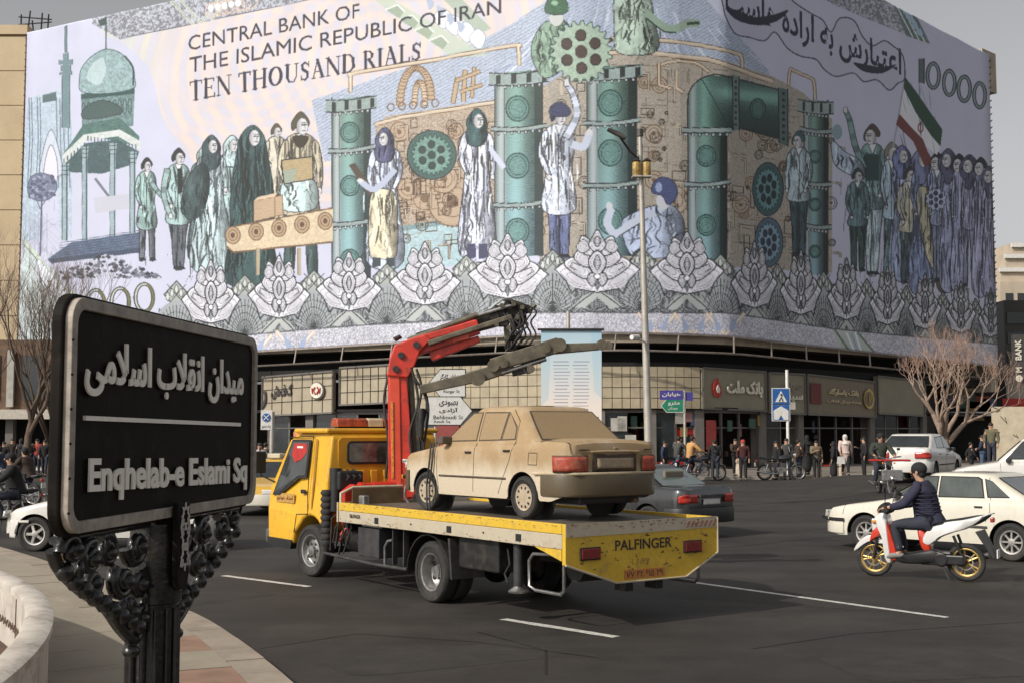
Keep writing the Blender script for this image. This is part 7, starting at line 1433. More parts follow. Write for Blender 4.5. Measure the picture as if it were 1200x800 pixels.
for s in (1,-1):
  k=B()
  if 1:
    for a,b_ in zip([(4.40,2.06),(3.54,2.08),(3.52,.92),(3.9,.9)],[(3.54,2.08),(3.52,.92),(3.9,.9),(3.98,.62)]): k.tube([(a[0]+(b_[0]-a[0])*q/4,s*(yo(a[1]+(b_[1]-a[1])*q/4)+.001),a[1]+(b_[1]-a[1])*q/4) for q in range(5)],.007,5)
  k.obj('door_seam',SEAM,tt)
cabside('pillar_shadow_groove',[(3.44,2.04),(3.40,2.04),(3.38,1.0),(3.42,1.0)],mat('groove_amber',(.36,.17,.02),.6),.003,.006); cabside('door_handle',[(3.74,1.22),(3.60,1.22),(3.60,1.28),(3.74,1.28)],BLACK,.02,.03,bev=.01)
cabside('door_lettering',[(4.62,1.06),(3.98,1.06),(3.98,1.20),(4.62,1.20)],mat('faded_door_print',(.50,.30,.08),.6,var=.35,scale=30),.004,.006); cabside('corner_skirt',[(4.93,.36),(4.93,.50),(4.05,.50),(4.1,.36)],BLACK,.004,.1); 
lettering('lettering',fa('امداد خودرو').replace('خ','ﺧ'),mat('door_ink',(.25,.05,.02),.6),tt,(4.58,1.006,1.085),(-1,0,0),(0,0,1),.55,.09,0,.002,.004)
# windscreen and front
def front(u,v): z=1.30+.70*v; x=4.86-(z-1.28)*.676; y=(yo(z)-.10)*(2*u-1); return (x+.014,y,z+.008)
B().grid([[front(i/6,j/4) for i in range(7)] for j in range(5)]).obj('windscreen',GLASS,tt); B().box(4.90,4.955,-.6,.6,.82,1.05).obj('grille',BLACK,tt,bev=.01); B().box(4.86,5.02,-1.0,1.0,.40,.62).obj('front_bumper',mat('bumper_grey',(.10,.10,.10),.6),tt,bev=.03)
for s in (1,-1): B().box(4.91,4.965,s*.76-.14,s*.76+.14,.72,.90).obj('headlight',CLEARL,tt,bev=.015)
# rear wall of the cab: window, pressed ribs
rx=2.905
WL=[(.74,2.02),(-.74,2.02),(-.76,1.68),(.76,1.68)]
def rr_yz(y0,y1,z0,z1,r): return [(x,z) for x,z in rrect(y0,y1,z0,z1,r,5)]
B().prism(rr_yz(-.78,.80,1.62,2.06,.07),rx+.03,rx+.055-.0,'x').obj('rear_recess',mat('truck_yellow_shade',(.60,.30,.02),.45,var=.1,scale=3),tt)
B().prism(rr_yz(-.66,.66,1.67,2.01,.07),rx+.005,rx+.035,'x').obj('rear_window_seal',BLACK,tt); B().prism(rr_yz(-.63,.63,1.70,1.98,.05),rx-.004,rx+.006,'x').obj('rear_window',mat('cab_glass_pale_reflection',(.24,.25,.22),.08,var=.9,scale=2.6,coat=.8,c2=(.04,.045,.04)),tt)  # pale reflection is mixed into the rear window's glass colour
for i in range(7): y=-.66+i*.22; B().prism([(y-.06,1.58),(y+.06,1.58),(y+.05,1.30),(y-.05,1.30)],rx-.012,rx+.04,'x').obj('pressed_rib',TRY,tt,bev=.012)
B().box(2.98,4.1,-.97,.97,2.13,2.20).obj('roof_rim',TRY,tt,bev=.03)
# light bar
lb=B().box(3.30,3.42,-.62,.62,2.20,2.225).obj('light_bar_base',BLACK,tt)
AMB=mat('beacon_red_amber',(.36,.075,.03),.25,var=.4,scale=14,coat=.6)
for y0,y1,m in ((-.66,-.14,AMB),(-.13,.13,mat('beacon_cream',(.62,.50,.34),.4)),(.14,.66,AMB)): B().prism([(3.24,2.225),(3.48,2.225),(3.46,2.33),(3.42,2.355),(3.30,2.355),(3.26,2.33)],y0,y1,'y').obj('beacon_lens',m,tt,bev=.012)
B().lathe([(.07,2.0),(.1,2.05),(.1,2.14),(.05,2.2),(.0,2.2)],14,'z',o=(4.28,.78,.0)).obj('roof_mirror',mat('orange_beacon',(.55,.20,.06),.35),tt,smooth=40)
for s in (1,-1): B().tube([(4.74,s*.98,1.36),(4.90,s*1.14,1.46),(4.92,s*1.16,1.9)],.014,6).obj('mirror_arm',BLACK,tt); B().box(4.86,4.92,s*1.16-.09,s*1.16+.09,1.50,1.84).obj('wing_mirror',BLACK,tt,bev=.02)
# black air intake and gear behind the cab
B().tube([(2.78,.92,1.0),(2.78,.92,1.62)],.09,12).obj('air_intake',BLACK,tt,smooth=60); B().box(2.62,2.88,.55,.95,1.30,1.58).obj('filter_box',BLACK,tt,bev=.03)
for i in range(9): B().lathe([(.075,.5+i*.09),(.098,.54+i*.09),(.075,.585+i*.09)],12,'z',o=(2.86,1.02,0)).obj('bellows',RUBBER,tt,smooth=60)
for i in range(3): B().tube([(2.72,.88-.1*i,1.60),(2.6,.8-.1*i,1.5),(2.7,.86-.12*i,1.34),(2.6,.7-.1*i,1.2)],.02,6).obj('intake_hose',RUBBER,tt)
# ---- crane
CX,CY=2.56,-.02
B().box(2.42,2.72,-.55,.55,.70,.98).obj('crane_base',CRED,tt,bev=.02); B().prism([(.82,.62),(.94,.9),(.95,1.28),(.78,1.40),(.60,1.32),(.52,1.05),(.55,.7)],2.46,2.62,'x').obj('crane_bracket',CRED,tt,bev=.02)
B().tube([(2.54,.98,.60),(2.54,.70,.95),(2.54,.66,1.30)],.05,10).obj('outrigger_ram',CRED,tt,smooth=60); B().box(2.36,2.5,-.95,.95,.78,.94).obj('stabiliser_beam',CHS,tt,bev=.01)
B().tube([(2.50,.66,1.33),(2.50,-.05,1.36)],.078,16).obj('slewing_cylinder',CRED,tt,smooth=60)
for y in (.66,.45,-.02): B().tube([(2.50,y-.03,1.33),(2.50,y+.03,1.33)],.092,16).obj('cylinder_band',CRED,tt,smooth=60)
B().lathe([(.26,.95),(.26,1.05),(.20,1.12),(.17,1.45),(.15,1.5)],20,'z',o=(CX,CY,0)).obj('slew_base',CRED,tt,smooth=40)
def taper_box(nm,p0,p1,w0,w1,d0,d1,m,up=(0,0,1),bev=.012,par=tt):
    """a boom section between two points (world), width across the view and depth"""
    p0,p1=Vector(p0),Vector(p1); a=(p1-p0).normalized(); v=Vector((0,-1,0)); s=a.cross(v).normalized(); v=s.cross(a).normalized(); vs=[]
    for p,w,d in ((p0,w0,d0),(p1,w1,d1)):
        for i,j in ((-1,-1),(1,-1),(1,1),(-1,1)): vs.append(p+s*w/2*i+v*d/2*j)
    k=B().add(vs,[(0,3,2,1),(4,5,6,7),(0,1,5,4),(1,2,6,5),(2,3,7,6),(3,0,4,7)]); o=k.obj(nm,m,bev=bev); ch(o,par); return o
YC=TO.y+CX*TF.y+CY*TL.y     # distance of the column
def W3(px,py,dy=0.): return D(px,py,YC+dy)
def tubew(nm,pts,r,m,n=8): o=B().tube(spl3([W3(*p) for p in pts],5) if len(pts)>2 else [W3(*p) for p in pts],r,n).obj(nm,m,smooth=60); return ch(o,tt)
taper_box('column',W3(472,582),W3(466,430),.40,.27,.30,.28,CRED); taper_box('column_face',W3(465,578,-.16),W3(462,432,-.145),.15,.16,.03,.03,mat('crane_red_bright',(.60,.06,.025),.36,coat=.4,var=.1,scale=4)); taper_box('column_stripe',W3(460.5,560,-.185),W3(459.5,470,-.18),.035,.035,.01,.01,mat('orange_lettering',(.62,.22,.03),.5,var=.5,scale=25))
taper_box('column_back',W3(489,575,.05),W3(481,430,.05),.07,.07,.2,.2,OLIVE)
# elbow
q=[(453,440),(457,418),(462,404),(480,397),(498,392),(505,398),(492,412),(486,428),(478,442)]
k=B(); A_=[W3(x,y,-.2) for x,y in q]; C_=[W3(x,y,.2) for x,y in q]; n=len(q); k.add(A_+C_,[tuple(range(n)),tuple(range(2*n-1,n-1,-1))]+[(i,i+n,(i+1)%n+n,(i+1)%n) for i in range(n)]); ch(k.obj('elbow_plate',CRED,bev=.02),tt)
for x,y in ((464,432),(470,416),(488,404)): o=B().cyl(W3(x,y,-.24),W3(x,y,.24),.05,12).obj('pivot_pin',DARKMET,smooth=40); ch(o,tt)
taper_box('main_boom',W3(478,410),W3(560,383,-.05),.26,.22,.22,.2,CRED); taper_box('boom_ridge',W3(486,399,-.13),W3(560,378,-.16),.10,.09,.05,.05,CRED); taper_box('boom_underside',W3(505,418,.02),W3(562,397,.0),.14,.10,.18,.16,CRED)
taper_box('boom_mark',W3(530,398,-.14),W3(550,393,-.15),.10,.10,.02,.02,mat('crane_red_bright',(.60,.06,.025),.36))
taper_box('outer_boom',W3(490,399,.1),W3(615,364,.1),.22,.24,.22,.22,mat('black_boom',(.03,.027,.024),.45,.3,var=.4,scale=8,dirt=(.09,.07,.05),dscale=5,damt=.6)); taper_box('boom_rod',W3(502,402,-.2),W3(600,371,-.2),.075,.075,.07,.07,OLIVE)
tubew('hydraulic_ram',[(478,399,-.1),(560,369,-.1)],.045,OLIVE); tubew('ram_rod',[(556,371,-.1),(606,356,-.1)],.03,STEEL); tubew('hydraulic_ram',[(484,402,.2),(590,360,.2)],.05,BLACK)
k=B(); random.seed(5)
for x,y,r in ((585,366,.12),(597,362,.14),(608,368,.12),(590,378,.10),(603,381,.09),(616,362,.07),(580,372,.09),(612,376,.07)): c=W3(x,y,U(-.15,.12)); k.box(c.x-r*.8,c.x+r*.8,c.y-r*.7,c.y+r*.7,c.z-r*.6,c.z+r*.75,T=Matrix.Translation(c)@Matrix.Rotation(U(-.5,.5),4,'Y')@Matrix.Translation(-c))
ch(k.obj('knuckle_block',mat('black_boom',(.03,.027,.024),.45),bev=.015),tt)
for x,y in ((588,358),(602,356),(612,360),(596,384),(606,372),(582,380)): o=B().cyl(W3(x,y,-.26),W3(x,y,.2),.035,10).obj('pivot_pin',OLIVE,smooth=40); ch(o,tt)
tubew('boom_tip',[(606,372,-.05),(622,360,-.05)],.05,BLACK); tubew('boom_tip_pin',[(619,366,-.1),(628,357,-.1)],.03,OLIVE)
for i in range(9):
    x0,y0=U(590,612),U(364,378); x1,y1=U(592,602),U(398,412); tubew('hydraulic_hose',[(x0,y0,-.2),(x0+U(2,14),(y0+y1)/2-6,-.25),(x1+U(0,10),(y0+y1)/2+8,-.22),(x1,y1,-.15)],.016,RUBBER,6)
for i in range(4): x=602+i*6; tubew('hydraulic_hose',[(590+i*3,352+i*2,-.1),(600,352,-.2),(x+8,364,-.2),(x+2,378,-.2),(x+8,392,-.2),(x,404,-.2)],.014,RUBBER,6)
taper_box('hanging_link',W3(593,378,-.1),W3(596,412,-.1),.09,.09,.1,.1,OLIVE); taper_box('hanging_link',W3(600,380,.1),W3(603,414,.1),.07,.07,.1,.1,OLIVE)
# grey jib lying across
taper_box('jib_section',W3(493,456,-.3),W3(560,441,-.3),.13,.16,.14,.14,OLIVE); taper_box('jib_section',W3(552,443,-.3),W3(602,428,-.3),.20,.16,.16,.16,OLIVE); taper_box('jib_upper',W3(576,428,-.35),W3(655,404,-.35),.19,.22,.16,.16,OLIVE); taper_box('jib_extension',W3(648,409,-.35),W3(712,405,-.35),.15,.10,.12,.10,OLIVE)
taper_box('jib_lower',W3(600,437,-.3),W3(622,432,-.3),.10,.09,.1,.1,BLACK); tubew('jib_ram',[(588,437,-.36),(640,420,-.36)],.035,STEEL)
for x,y,r in ((656,404,.10),(640,408,.07),(705,404,.08),(713,405,.065),(578,428,.09),(590,425,.07),(622,432,.06),(560,443,.11)): o=B().cyl(W3(x,y,-.46),W3(x,y,-.22),r,12).obj('jib_collar',OLIVE,smooth=40); ch(o,tt)
o=B().tube([W3(619+5*math.cos(2*PI*i/14),431+5.5*math.sin(2*PI*i/14),-.36) for i in range(14)],.018,6,closed=True).obj('hook_eye',DARKMET,smooth=60); ch(o,tt)
for pts in (((488,432),(494,455),(489,490),(492,530),(486,560)),((484,440),(500,470),(494,505),(499,540),(492,575)),((455,440),(450,470),(455,520),(452,560)),((482,430),(490,470),(480,510),(488,560)),((497,455),(502,480),(497,520))): tubew('hydraulic_hose',[(x,y,-.2 if x>470 else .1) for x,y in pts],.02,RUBBER,6)
tubew('hose_sleeve',[(494,478,-.25),(493,512,-.25)],.045,RUBBER); tubew('hook_chain',[(478,560,-.3),(474,580,-.3),(482,592,-.3)],.02,STEEL)
for i in range(5): tubew('control_lever',[(488+i*2.5,566,-.3),(490+i*2.5,580,-.3)],.008,BLACK,5)
taper_box('control_block',W3(484,584,-.2),W3(500,584,-.2),.14,.14,.14,.14,CHS); taper_box('hose_reel',W3(462,398,.0),W3(470,380+14,.0),.05,.04,.3,.3,DARKMET)
# ---------------- people ----------------
def skinned(nm,V,E,R,sub=1):
    """grow one smooth surface round a skeleton of joints; the first joint is the root"""
    me=bpy.data.meshes.new(nm); me.from_pydata([tuple(v) for v in V],E,[]); o=bpy.data.objects.new(nm,me); COL.objects.link(o)
    sk=o.modifiers.new('skin','SKIN'); sk.use_smooth_shade=True
    for i,r in enumerate(R): q=me.skin_vertices[0].data[i]; q.radius=(r,r) if not hasattr(r,'__len__') else r; q.use_root=(i==0)
    if sub: o.modifiers.new('sub','SUBSURF').levels=sub; o.modifiers[-1].render_levels=sub
    dg=bpy.context.evaluated_depsgraph_get(); dg.update(); m=bpy.data.meshes.new_from_object(o.evaluated_get(dg)); bpy.data.objects.remove(o); bpy.data.meshes.remove(me); m.name=nm
    m.polygons.foreach_set('use_smooth',[True]*len(m.polygons)); return m
def setm(m,mt): m.materials.clear(); m.materials.append(mt); return m
def V3(*a): return Vector(a)
def pose(kind):
    """joints of a 1.72 m figure facing +x with its left towards +y"""
    J=dict(pel=V3(0,0,.95),wst=V3(0,0,1.08),chs=V3(.0,0,1.30),nck=V3(0,0,1.45),hd=V3(.02,0,1.575))
    for s,n in ((1,'l'),(-1,'r')):
        J[n+'sh']=V3(0,s*.19,1.41); J[n+'el']=V3(-.02,s*.25,1.14); J[n+'wr']=V3(.05,s*.24,.90); J[n+'hp']=V3(0,s*.09,.92); J[n+'kn']=V3(.02,s*.10,.50); J[n+'an']=V3(0,s*.10,.08); J[n+'toe']=V3(.17,s*.12,.03)
    if kind=='walk': J['lkn']=V3(.14,.09,.52); J['lan']=V3(.22,.09,.10); J['ltoe']=V3(.39,.10,.05); J['rkn']=V3(-.06,-.09,.49); J['ran']=V3(-.30,-.10,.14); J['rtoe']=V3(-.15,-.10,.04); J['lel']=V3(-.13,.25,1.17); J['lwr']=V3(-.12,.25,.93); J['rel']=V3(.08,-.25,1.15); J['rwr']=V3(.22,-.22,.97)
    if kind=='phone': J['rel']=V3(.05,-.27,1.16); J['rwr']=V3(.26,-.12,1.27)
    if kind=='cross': J['rel']=V3(.06,-.27,1.15); J['rwr']=V3(.20,.02,1.14); J['lel']=V3(.06,.27,1.15); J['lwr']=V3(.22,-.02,1.10)
    if kind in ('ride','scoot','lean'):
        hz=.78 if kind!='scoot' else .76
        J.update(pel=V3(0,0,hz+.06),wst=V3(.02,0,hz+.20),chs=V3(.08,0,hz+.43),nck=V3(.11,0,hz+.60),hd=V3(.145,0,hz+.72))
        for s,n in ((1,'l'),(-1,'r')):
            J[n+'sh']=V3(.09,s*.19,hz+.55); J[n+'el']=V3(.28,s*.30,hz+.33); J[n+'wr']=V3(.49,s*.27,hz+.27); J[n+'hp']=V3(.02,s*.10,hz+.02); J[n+'kn']=V3(.42,s*.19,hz-.06); J[n+'an']=V3(.22,s*.19,hz-.45); J[n+'toe']=V3(.36,s*.20,hz-.50)
        if kind=='scoot':
            for s,n in ((1,'l'),(-1,'r')): J[n+'kn']=V3(.47,s*.13,hz-.0); J[n+'an']=V3(.38,s*.13,.36); J[n+'toe']=V3(.56,s*.14,.30); J[n+'el']=V3(.30,s*.27,hz+.28); J[n+'wr']=V3(.50,s*.27,hz+.24)
        if kind=='lean': J['lan']=V3(.10,.34,.10); J['ltoe']=V3(.26,.36,.04); J['lkn']=V3(.36,.26,.60)
    return J
CLOTH={}
def cloth(nm,c,var=.25): return mat(nm,c,.85,var=var,scale=9,bump=.3,bscale=22)
PCACHE={}
def person_meshes(kind,style):
    key=(kind,style)
    if key in PCACHE: return PCACHE[key]
    J=pose(kind); M={}
    # one continuous body, fingers included
    N=['pel','wst','chs','nck','hd']; V=[J[n] for n in N]+[J['hd']+V3(.005,0,.10)]; R=[.11,.10,.11,.052,(.082,.098),(.07,.08)]; E=[(0,1),(1,2),(2,3),(3,4),(4,5)]
    for n in 'lr':
        b=len(V); s=1 if n=='l' else -1; wr,el=J[n+'wr'],J[n+'el']; d=(wr-el).normalized(); hd_=wr+d*.07
        V+=[J[n+'sh'],el,wr,hd_]; R+=[.058,.042,.028,(.038,.022)]; E+=[(2,b),(b,b+1),(b+1,b+2),(b+2,b+3)]
        side=V3(0,0,1).cross(d); side=side.normalized() if side.length>.1 else V3(1,0,0)
        curl=d.cross(side).normalized()*(-1)
        if kind in('ride','scoot','lean'): curl=V3(0,0,-1)
        for q,(o,L) in enumerate(((-.028,.055),(-.010,.07),(.010,.072),(.028,.06))):
            f=len(V); p0=hd_+side*o+d*.03; p1=p0+d*L*.55+curl*.012; p2=p1+(d*.35+curl*.9).normalized()*L*.55; V+=[p0,p1,p2]; R+=[.0095,.0085,.0075]; E+=[(b+3,f),(f,f+1),(f+1,f+2)]
        f=len(V); p0=wr+d*.035+side*(.03*s); p1=p0+(side*s*.7+d).normalized()*.035; V+=[p0,p1]; R+=[.011,.009]; E+=[(b+3,f),(f,f+1)]
        b=len(V); V+=[J[n+'hp'],J[n+'kn'],J[n+'an'],J[n+'toe']]; R+=[.085,.052,.038,.032]; E+=[(0,b),(b,b+1),(b+1,b+2),(b+2,b+3)]
    M['body']=skinned('person_body',V,E,R)
    # coat: torso and sleeves
    long_=style in('coat','chador'); wide=1.25 if style in('puffer','rider') else 1.0
    V=[J['wst'],J['chs'],J['chs'].lerp(J['nck'],.86),J['pel']+V3(0,0,-.03 if not long_ else -.0)]; R=[(.135*wide,.165*wide),(.14*wide,.19*wide),(.10,.12),(.14*wide,.175*wide)]; E=[(0,1),(1,2),(0,3)]
    for n in 'lr':
        b=len(V); el,wr=J[n+'el'],J[n+'wr']; V+=[J[n+'sh'],J[n+'sh'].lerp(el,.5),el,el.lerp(wr,.55),wr.lerp(el,.06)]; q=1.12 if wide>1 else 1; R+=[.085*q,.075*q,.066*q,.055*q,.045*q]; E+=[(1,b),(b,b+1),(b+1,b+2),(b+2,b+3),(b+3,b+4)]
    if long_:
        b=len(V); V+=[J['pel']+V3(.0,0,-.25),J['pel']+V3(0,0,-.50 if style=='coat' else -.86)]; R+=[(.17,.20),(.19,.23)]; E+=[(3,b),(b,b+1)]
    M['jacket']=skinned('jacket',V,E,R)
    V=[J['pel']+V3(0,0,.02)]; R=[(.115,.155)]; E=[]
    for n in 'lr': b=len(V); V+=[J[n+'hp'],J[n+'hp'].lerp(J[n+'kn'],.5),J[n+'kn'],J[n+'kn'].lerp(J[n+'an'],.5),J[n+'an'].lerp(J[n+'kn'],.02)]; R+=[.105,.092,.076,.066,.058]; E+=[(0,b),(b,b+1),(b+1,b+2),(b+2,b+3),(b+3,b+4)]
    M['trousers']=skinned('trousers',V,E,R)
    for n in 'lr': a,t_=J[n+'an'],J[n+'toe']; M['shoe_'+n]=skinned('shoe',[a+V3(-.0,0,-.0),a+V3(-.035,0,-.035),a.lerp(t_,.55),t_+(t_-a)*.12],[(0,1),(1,2),(2,3)],[.05,.045,.048,.036])
    h=J['hd']; 
    if style in('scarf','chador','coat') : M['headscarf']=B().lathe([(.001,.165),(.05,.155),(.088,.115),(.105,.05),(.10,-.03),(.085,-.08),(.10,-.13),(.15,-.19),(.18,-.25)],16,'z',o=h+V3(-.028,0,0)).mesh('headscarf',HAIR,smooth=60)
    elif style in('cap','rider','puffer'): M['cap']=B().ball(h+V3(-.016,0,.062),.108,18,sq=(1.04,.94,.92)).ball(h+V3(-.05,0,-.005),.075,12,sq=(.8,1.05,1.0)).mesh('cap',HAIR,smooth=60)
    else: M['hair']=B().ball(h+V3(-.02,0,.064),.098,16,sq=(1.04,.93,.9)).ball(h+V3(-.045,0,.0),.068,12,sq=(.8,1.05,1.0)).mesh('hair',HAIR,smooth=60)
    f=B(); f.ball(h+V3(.098,0,.012),.017,8,sq=(1,.7,1.4)); M['nose']=f.mesh('nose',SKIN,smooth=60)
    f=B(); f.ball(h+V3(.084,.033,.035),.011,8); f.ball(h+V3(.084,-.033,.035),.011,8); M['eyes']=f.mesh('eyes',HAIR,smooth=60)
    f=B(); f.ball(h+V3(.086,0,-.035),.02,8,sq=(.5,1.1,.35)); M['mouth']=f.mesh('mouth',mat('lips',(.28,.12,.09),.6),smooth=60)
    f=B(); f.ball(h+V3(.0,.09,.01),.026,8,sq=(.7,.35,1.2)); M['ear_l']=f.mesh('ear',SKIN,smooth=60); f=B(); f.ball(h+V3(.0,-.09,.01),.026,8,sq=(.7,.35,1.2)); M['ear_r']=f.mesh('ear',SKIN,smooth=60)
    PCACHE[key]=M; return M
def person(label,loc,rz,kind,style,jc,tc,hc=None,scale=1.,shoe=BLACK,group=None,skin=SKIN):
    M=person_meshes(kind,style); o=link('person',M['body'].copy(),None,loc,(0,0,rz),scale); setm(o.data,skin); tag(o,label,'person',group)
    for k_,m in M.items():
        if k_=='body': continue
        if k_ in('ear_l','ear_r') and 'headscarf' in M: continue
        q=link(k_.split('_')[0],m.copy() if k_ in('jacket','trousers','headscarf','cap','hair','shoe_l','shoe_r') else m,o)
        if k_=='jacket': setm(q.data,jc)
        if k_=='trousers': setm(q.data,tc)
        if k_ in('headscarf','cap','hair'): setm(q.data,hc or HAIR)
        if k_.startswith('shoe'): setm(q.data,shoe)
        if k_ in('nose',): setm(q.data,skin) if q.data.users==1 else None
    return o
NAVY=cloth('navy_padded_jacket',(.028,.028,.055),.35); DJEAN=cloth('dark_jeans',(.03,.034,.05)); JEAN=cloth('blue_jeans',(.07,.11,.19)); CBLK=cloth('black_cloth',(.016,.016,.018)); OLV=cloth('dark_green_jacket',(.035,.04,.03)); ORG=cloth('orange_shirt',(.55,.30,.11),.1); GRYC=cloth('grey_cloth',(.07,.068,.066)); TAN=cloth('tan_jacket',(.17,.13,.085)); PINK=cloth('pale_pink_coat',(.55,.42,.38),.1); MARN=cloth('maroon_jacket',(.06,.015,.015)); KHK=cloth('green_coat',(.13,.12,.07)); BEI=cloth('beige_trousers',(.15,.13,.10)); WHC=cloth('white_cloth',(.6,.58,.55),.1); BRC=cloth('brown_jacket',(.05,.032,.024)); BLC=cloth('blue_jacket',(.025,.035,.07)); REDC=cloth('red_cap_cloth',(.4,.05,.04))  # pedestrian cloth colours darkened to stand in for shade on the pavement
random.seed(21)
# ---------------- motorcycles ----------------
def moto_wheel(par,x,z,r,w,rm,kind='spoke',rimw=.03):
    key=('mw',r,w,rm.name,kind)
    if key not in WHM:
        ty=B().tube([((r-w*.5)*math.cos(2*PI*i/28),0,(r-w*.5)*math.sin(2*PI*i/28)) for i in range(28)],w*.5,8,closed=True).mesh('tyre',RUBBER,smooth=60)
        rb=B(); rr=r-w*.95; rb.lathe([(rr,-rimw),(rr+.014,-rimw*.9),(rr+.014,rimw*.9),(rr,rimw),(rr-.016,rimw*.7),(rr-.016,-rimw*.7),(rr,-rimw)],28,'y')
        if kind=='spoke':
            for i in range(20): a=2*PI*i/20; s=1 if i%2 else -1; rb.tube([(.03*math.cos(a+.8*s),s*.03,.03*math.sin(a+.8*s)),(rr*math.cos(a),0,rr*math.sin(a))],.0035,4)
            rb.lathe([(.001,-.05),(.055,-.05),(.055,.05),(.001,.05)],14,'y')
        else:
            for i in range(5):
                a=2*PI*i/5
                for s in (-.16,.16): rb.tube([(.03*math.cos(a),0,.03*math.sin(a)),(rr*.98*math.cos(a+s),0,rr*.98*math.sin(a+s))],[.016,.010],6)
            rb.lathe([(.001,-.045),(.045,-.045),(.045,.045),(.001,.045)],14,'y'); rb.lathe([(.095,.05),(.11,.05),(.11,.056),(.095,.056),(.095,.05)],20,'y',mi=1)
        WHM[key]=(ty,rb.mesh('rim',[rm,STEEL],smooth=40))
    ty,rb=WHM[key]; o=link('wheel',ty,par,(x,0,z)); link('rim',rb,o); return o
def motorcycle(label,loc,rz,tank,lean=0.,group=None):
    t=thing('motorcycle',label,'motorcycle',loc,0,group,rot=(lean,0,rz)); r=.30
    moto_wheel(t,0,r,r,.085,STEEL); moto_wheel(t,1.27,r,r,.08,STEEL)
    for s in (1,-1): B().tube([(1.27,s*.075,.30),(1.15,s*.08,.66),(1.06,s*.09,.95)],.02,8).obj('fork_leg',CHROME,t,smooth=60); B().tube([(0,s*.12,.30),(.10,s*.14,.62)],.026,10).obj('shock_absorber',CHROME,t,smooth=60); B().tube([(0,s*.09,.30),(.45,s*.08,.34)],.018,6).obj('swing_arm',DARKMET,t)
    B().tube([(1.04,0,.9),(.85,0,.78),(.55,0,.72),(.1,0,.70)],.022,8).obj('frame_tube',BLACK,t); B().tube([(1.02,0,.84),(.86,0,.4),(.55,0,.28),(.4,0,.4)],.02,8).obj('frame_tube',BLACK,t)
    k=B(); k.lathe([(.001,-.10),(.085,-.10),(.10,-.06),(.10,.06),(.085,.10),(.001,.10)],16,'y',o=(.58,0,.38)); k.box(.48,.78,-.10,.10,.30,.48); 
    for i in range(5): k.box(.62,.80,-.085,.085,.50+.032*i,.515+.032*i)
    k.obj('engine',STEEL,t,bev=.008)
    rows=[]
    for i in range(9): u=i/8; x=.55+.46*u; w=.13*math.sin(PI*min(1,.12+u*.9))**.5*(.75+.25*u); h=.10+.05*math.sin(PI*u*.8); rows.append([(x,w*math.cos(2*PI*j/12),.80+.02*u+h*math.sin(2*PI*j/12)*(1 if math.sin(2*PI*j/12)>0 else .6)) for j in range(12)])
    k=B().grid(rows,closed=True); k.add(rows[0],[tuple(range(12))]); k.add(rows[-1],[tuple(range(12))]); k.obj('fuel_tank',tank,t,smooth=50)
    k=B().prism([(.58,.80),(.50,.83),(.1,.86),(-.22,.88),(-.26,.84),(-.1,.78),(.5,.75)],-.12,.12,'y'); k.obj('seat',BLACK,t,bev=.03)
    rows=[[((.35)*math.cos(a),y,.30+.35*math.sin(a)) for y in (-.07,0,.07)] for a in [PI*.28+PI*.5*j/7 for j in range(8)]]; o=B().grid(rows).obj('rear_fender',BLACK,t,smooth=60); o.modifiers.new('t','SOLIDIFY').thickness=.008
    rows=[[(1.27+.34*math.cos(a),y,.30+.34*math.sin(a)) for y in (-.06,0,.06)] for a in [PI*.15+PI*.6*j/7 for j in range(8)]]; o=B().grid(rows).obj('front_fender',CHROME,t,smooth=60); o.modifiers.new('t','SOLIDIFY').thickness=.006
    B().tube([(1.03,-.36,1.08),(1.0,-.2,1.06),(1.04,0,1.0),(1.0,.2,1.06),(1.03,.36,1.08)][::1],.014,8).obj('handlebar',CHROME,t,smooth=60)
    for s in (1,-1): B().tube([(1.03,s*.26,1.07),(.99,s*.38,1.08)],.02,8).obj('grip',BLACK,t); B().tube([(1.02,s*.22,1.07),(1.0,s*.30,1.26)],.006,5).obj('mirror_stalk',CHROME,t); B().ball((1.0,s*.31,1.29),.05,10,sq=(.3,1.1,.8)).obj('mirror',BLACK,t,smooth=60); B().ball((1.12,s*.16,.9),.03,8).obj('indicator',ORL,t,smooth=60)
    B().lathe([(.001,.0),(.05,.0),(.085,.06),(.09,.10),(.001,.105)],16,'x',o=(1.08,0,.94)).obj('headlight',CHROME,t,smooth=40)
    B().tube([(.70,-.12,.36),(.5,-.16,.25),(.1,-.17,.27),(-.35,-.18,.34)],[.02,.024,.038,.036],10).obj('exhaust',CHROME,t,smooth=60)
    B().box(-.33,-.27,-.06,.06,.70,.77).obj('tail_light',REDL,t,bev=.01); B().box(-.36,-.345,-.09,.09,.52,.66).obj('number_plate',WHITEP,t); B().tube([(.45,.08,.3),(.5,.26,.02)],.012,6).obj('side_stand',DARKMET,t)
    return t
BT=mat('black_tank_paint',(.02,.02,.022),.2,coat=.8); RT=mat('red_tank_paint',(.30,.02,.015),.25,coat=.8)
gp='motorcycles along the far kerb'
bk=D(905-14,556,57.5); m1=motorcycle('black motorcycle parked by the crossing sign, nobody on it',(D(896,550,55.5).x,55.5,.0),math.radians(3),BT,group=gp)
m2=dup(m1,(D(803,550,55).x,55.,0),math.radians(8),'dark motorcycle under the man in the orange shirt',gp)
m3=dup(m1,(D(786,550,55.9).x,55.9,0),math.radians(14),'dark motorcycle left of the orange shirted man, ridden by a man in grey',gp)
person('man in an orange shirt sitting with his back turned on a motorcycle',(m2.location.x+.2,55.,0),math.radians(25),'lean','hair',ORG,DJEAN,scale=1.2)
person('man in a grey jacket sitting on the motorcycle left of the orange shirt',(m3.location.x+.28,55.9,0),math.radians(40),'lean','hair',GRYC,JEAN,scale=1.2)
for q in (m1,m2,m3): q.scale=(1.2,)*3
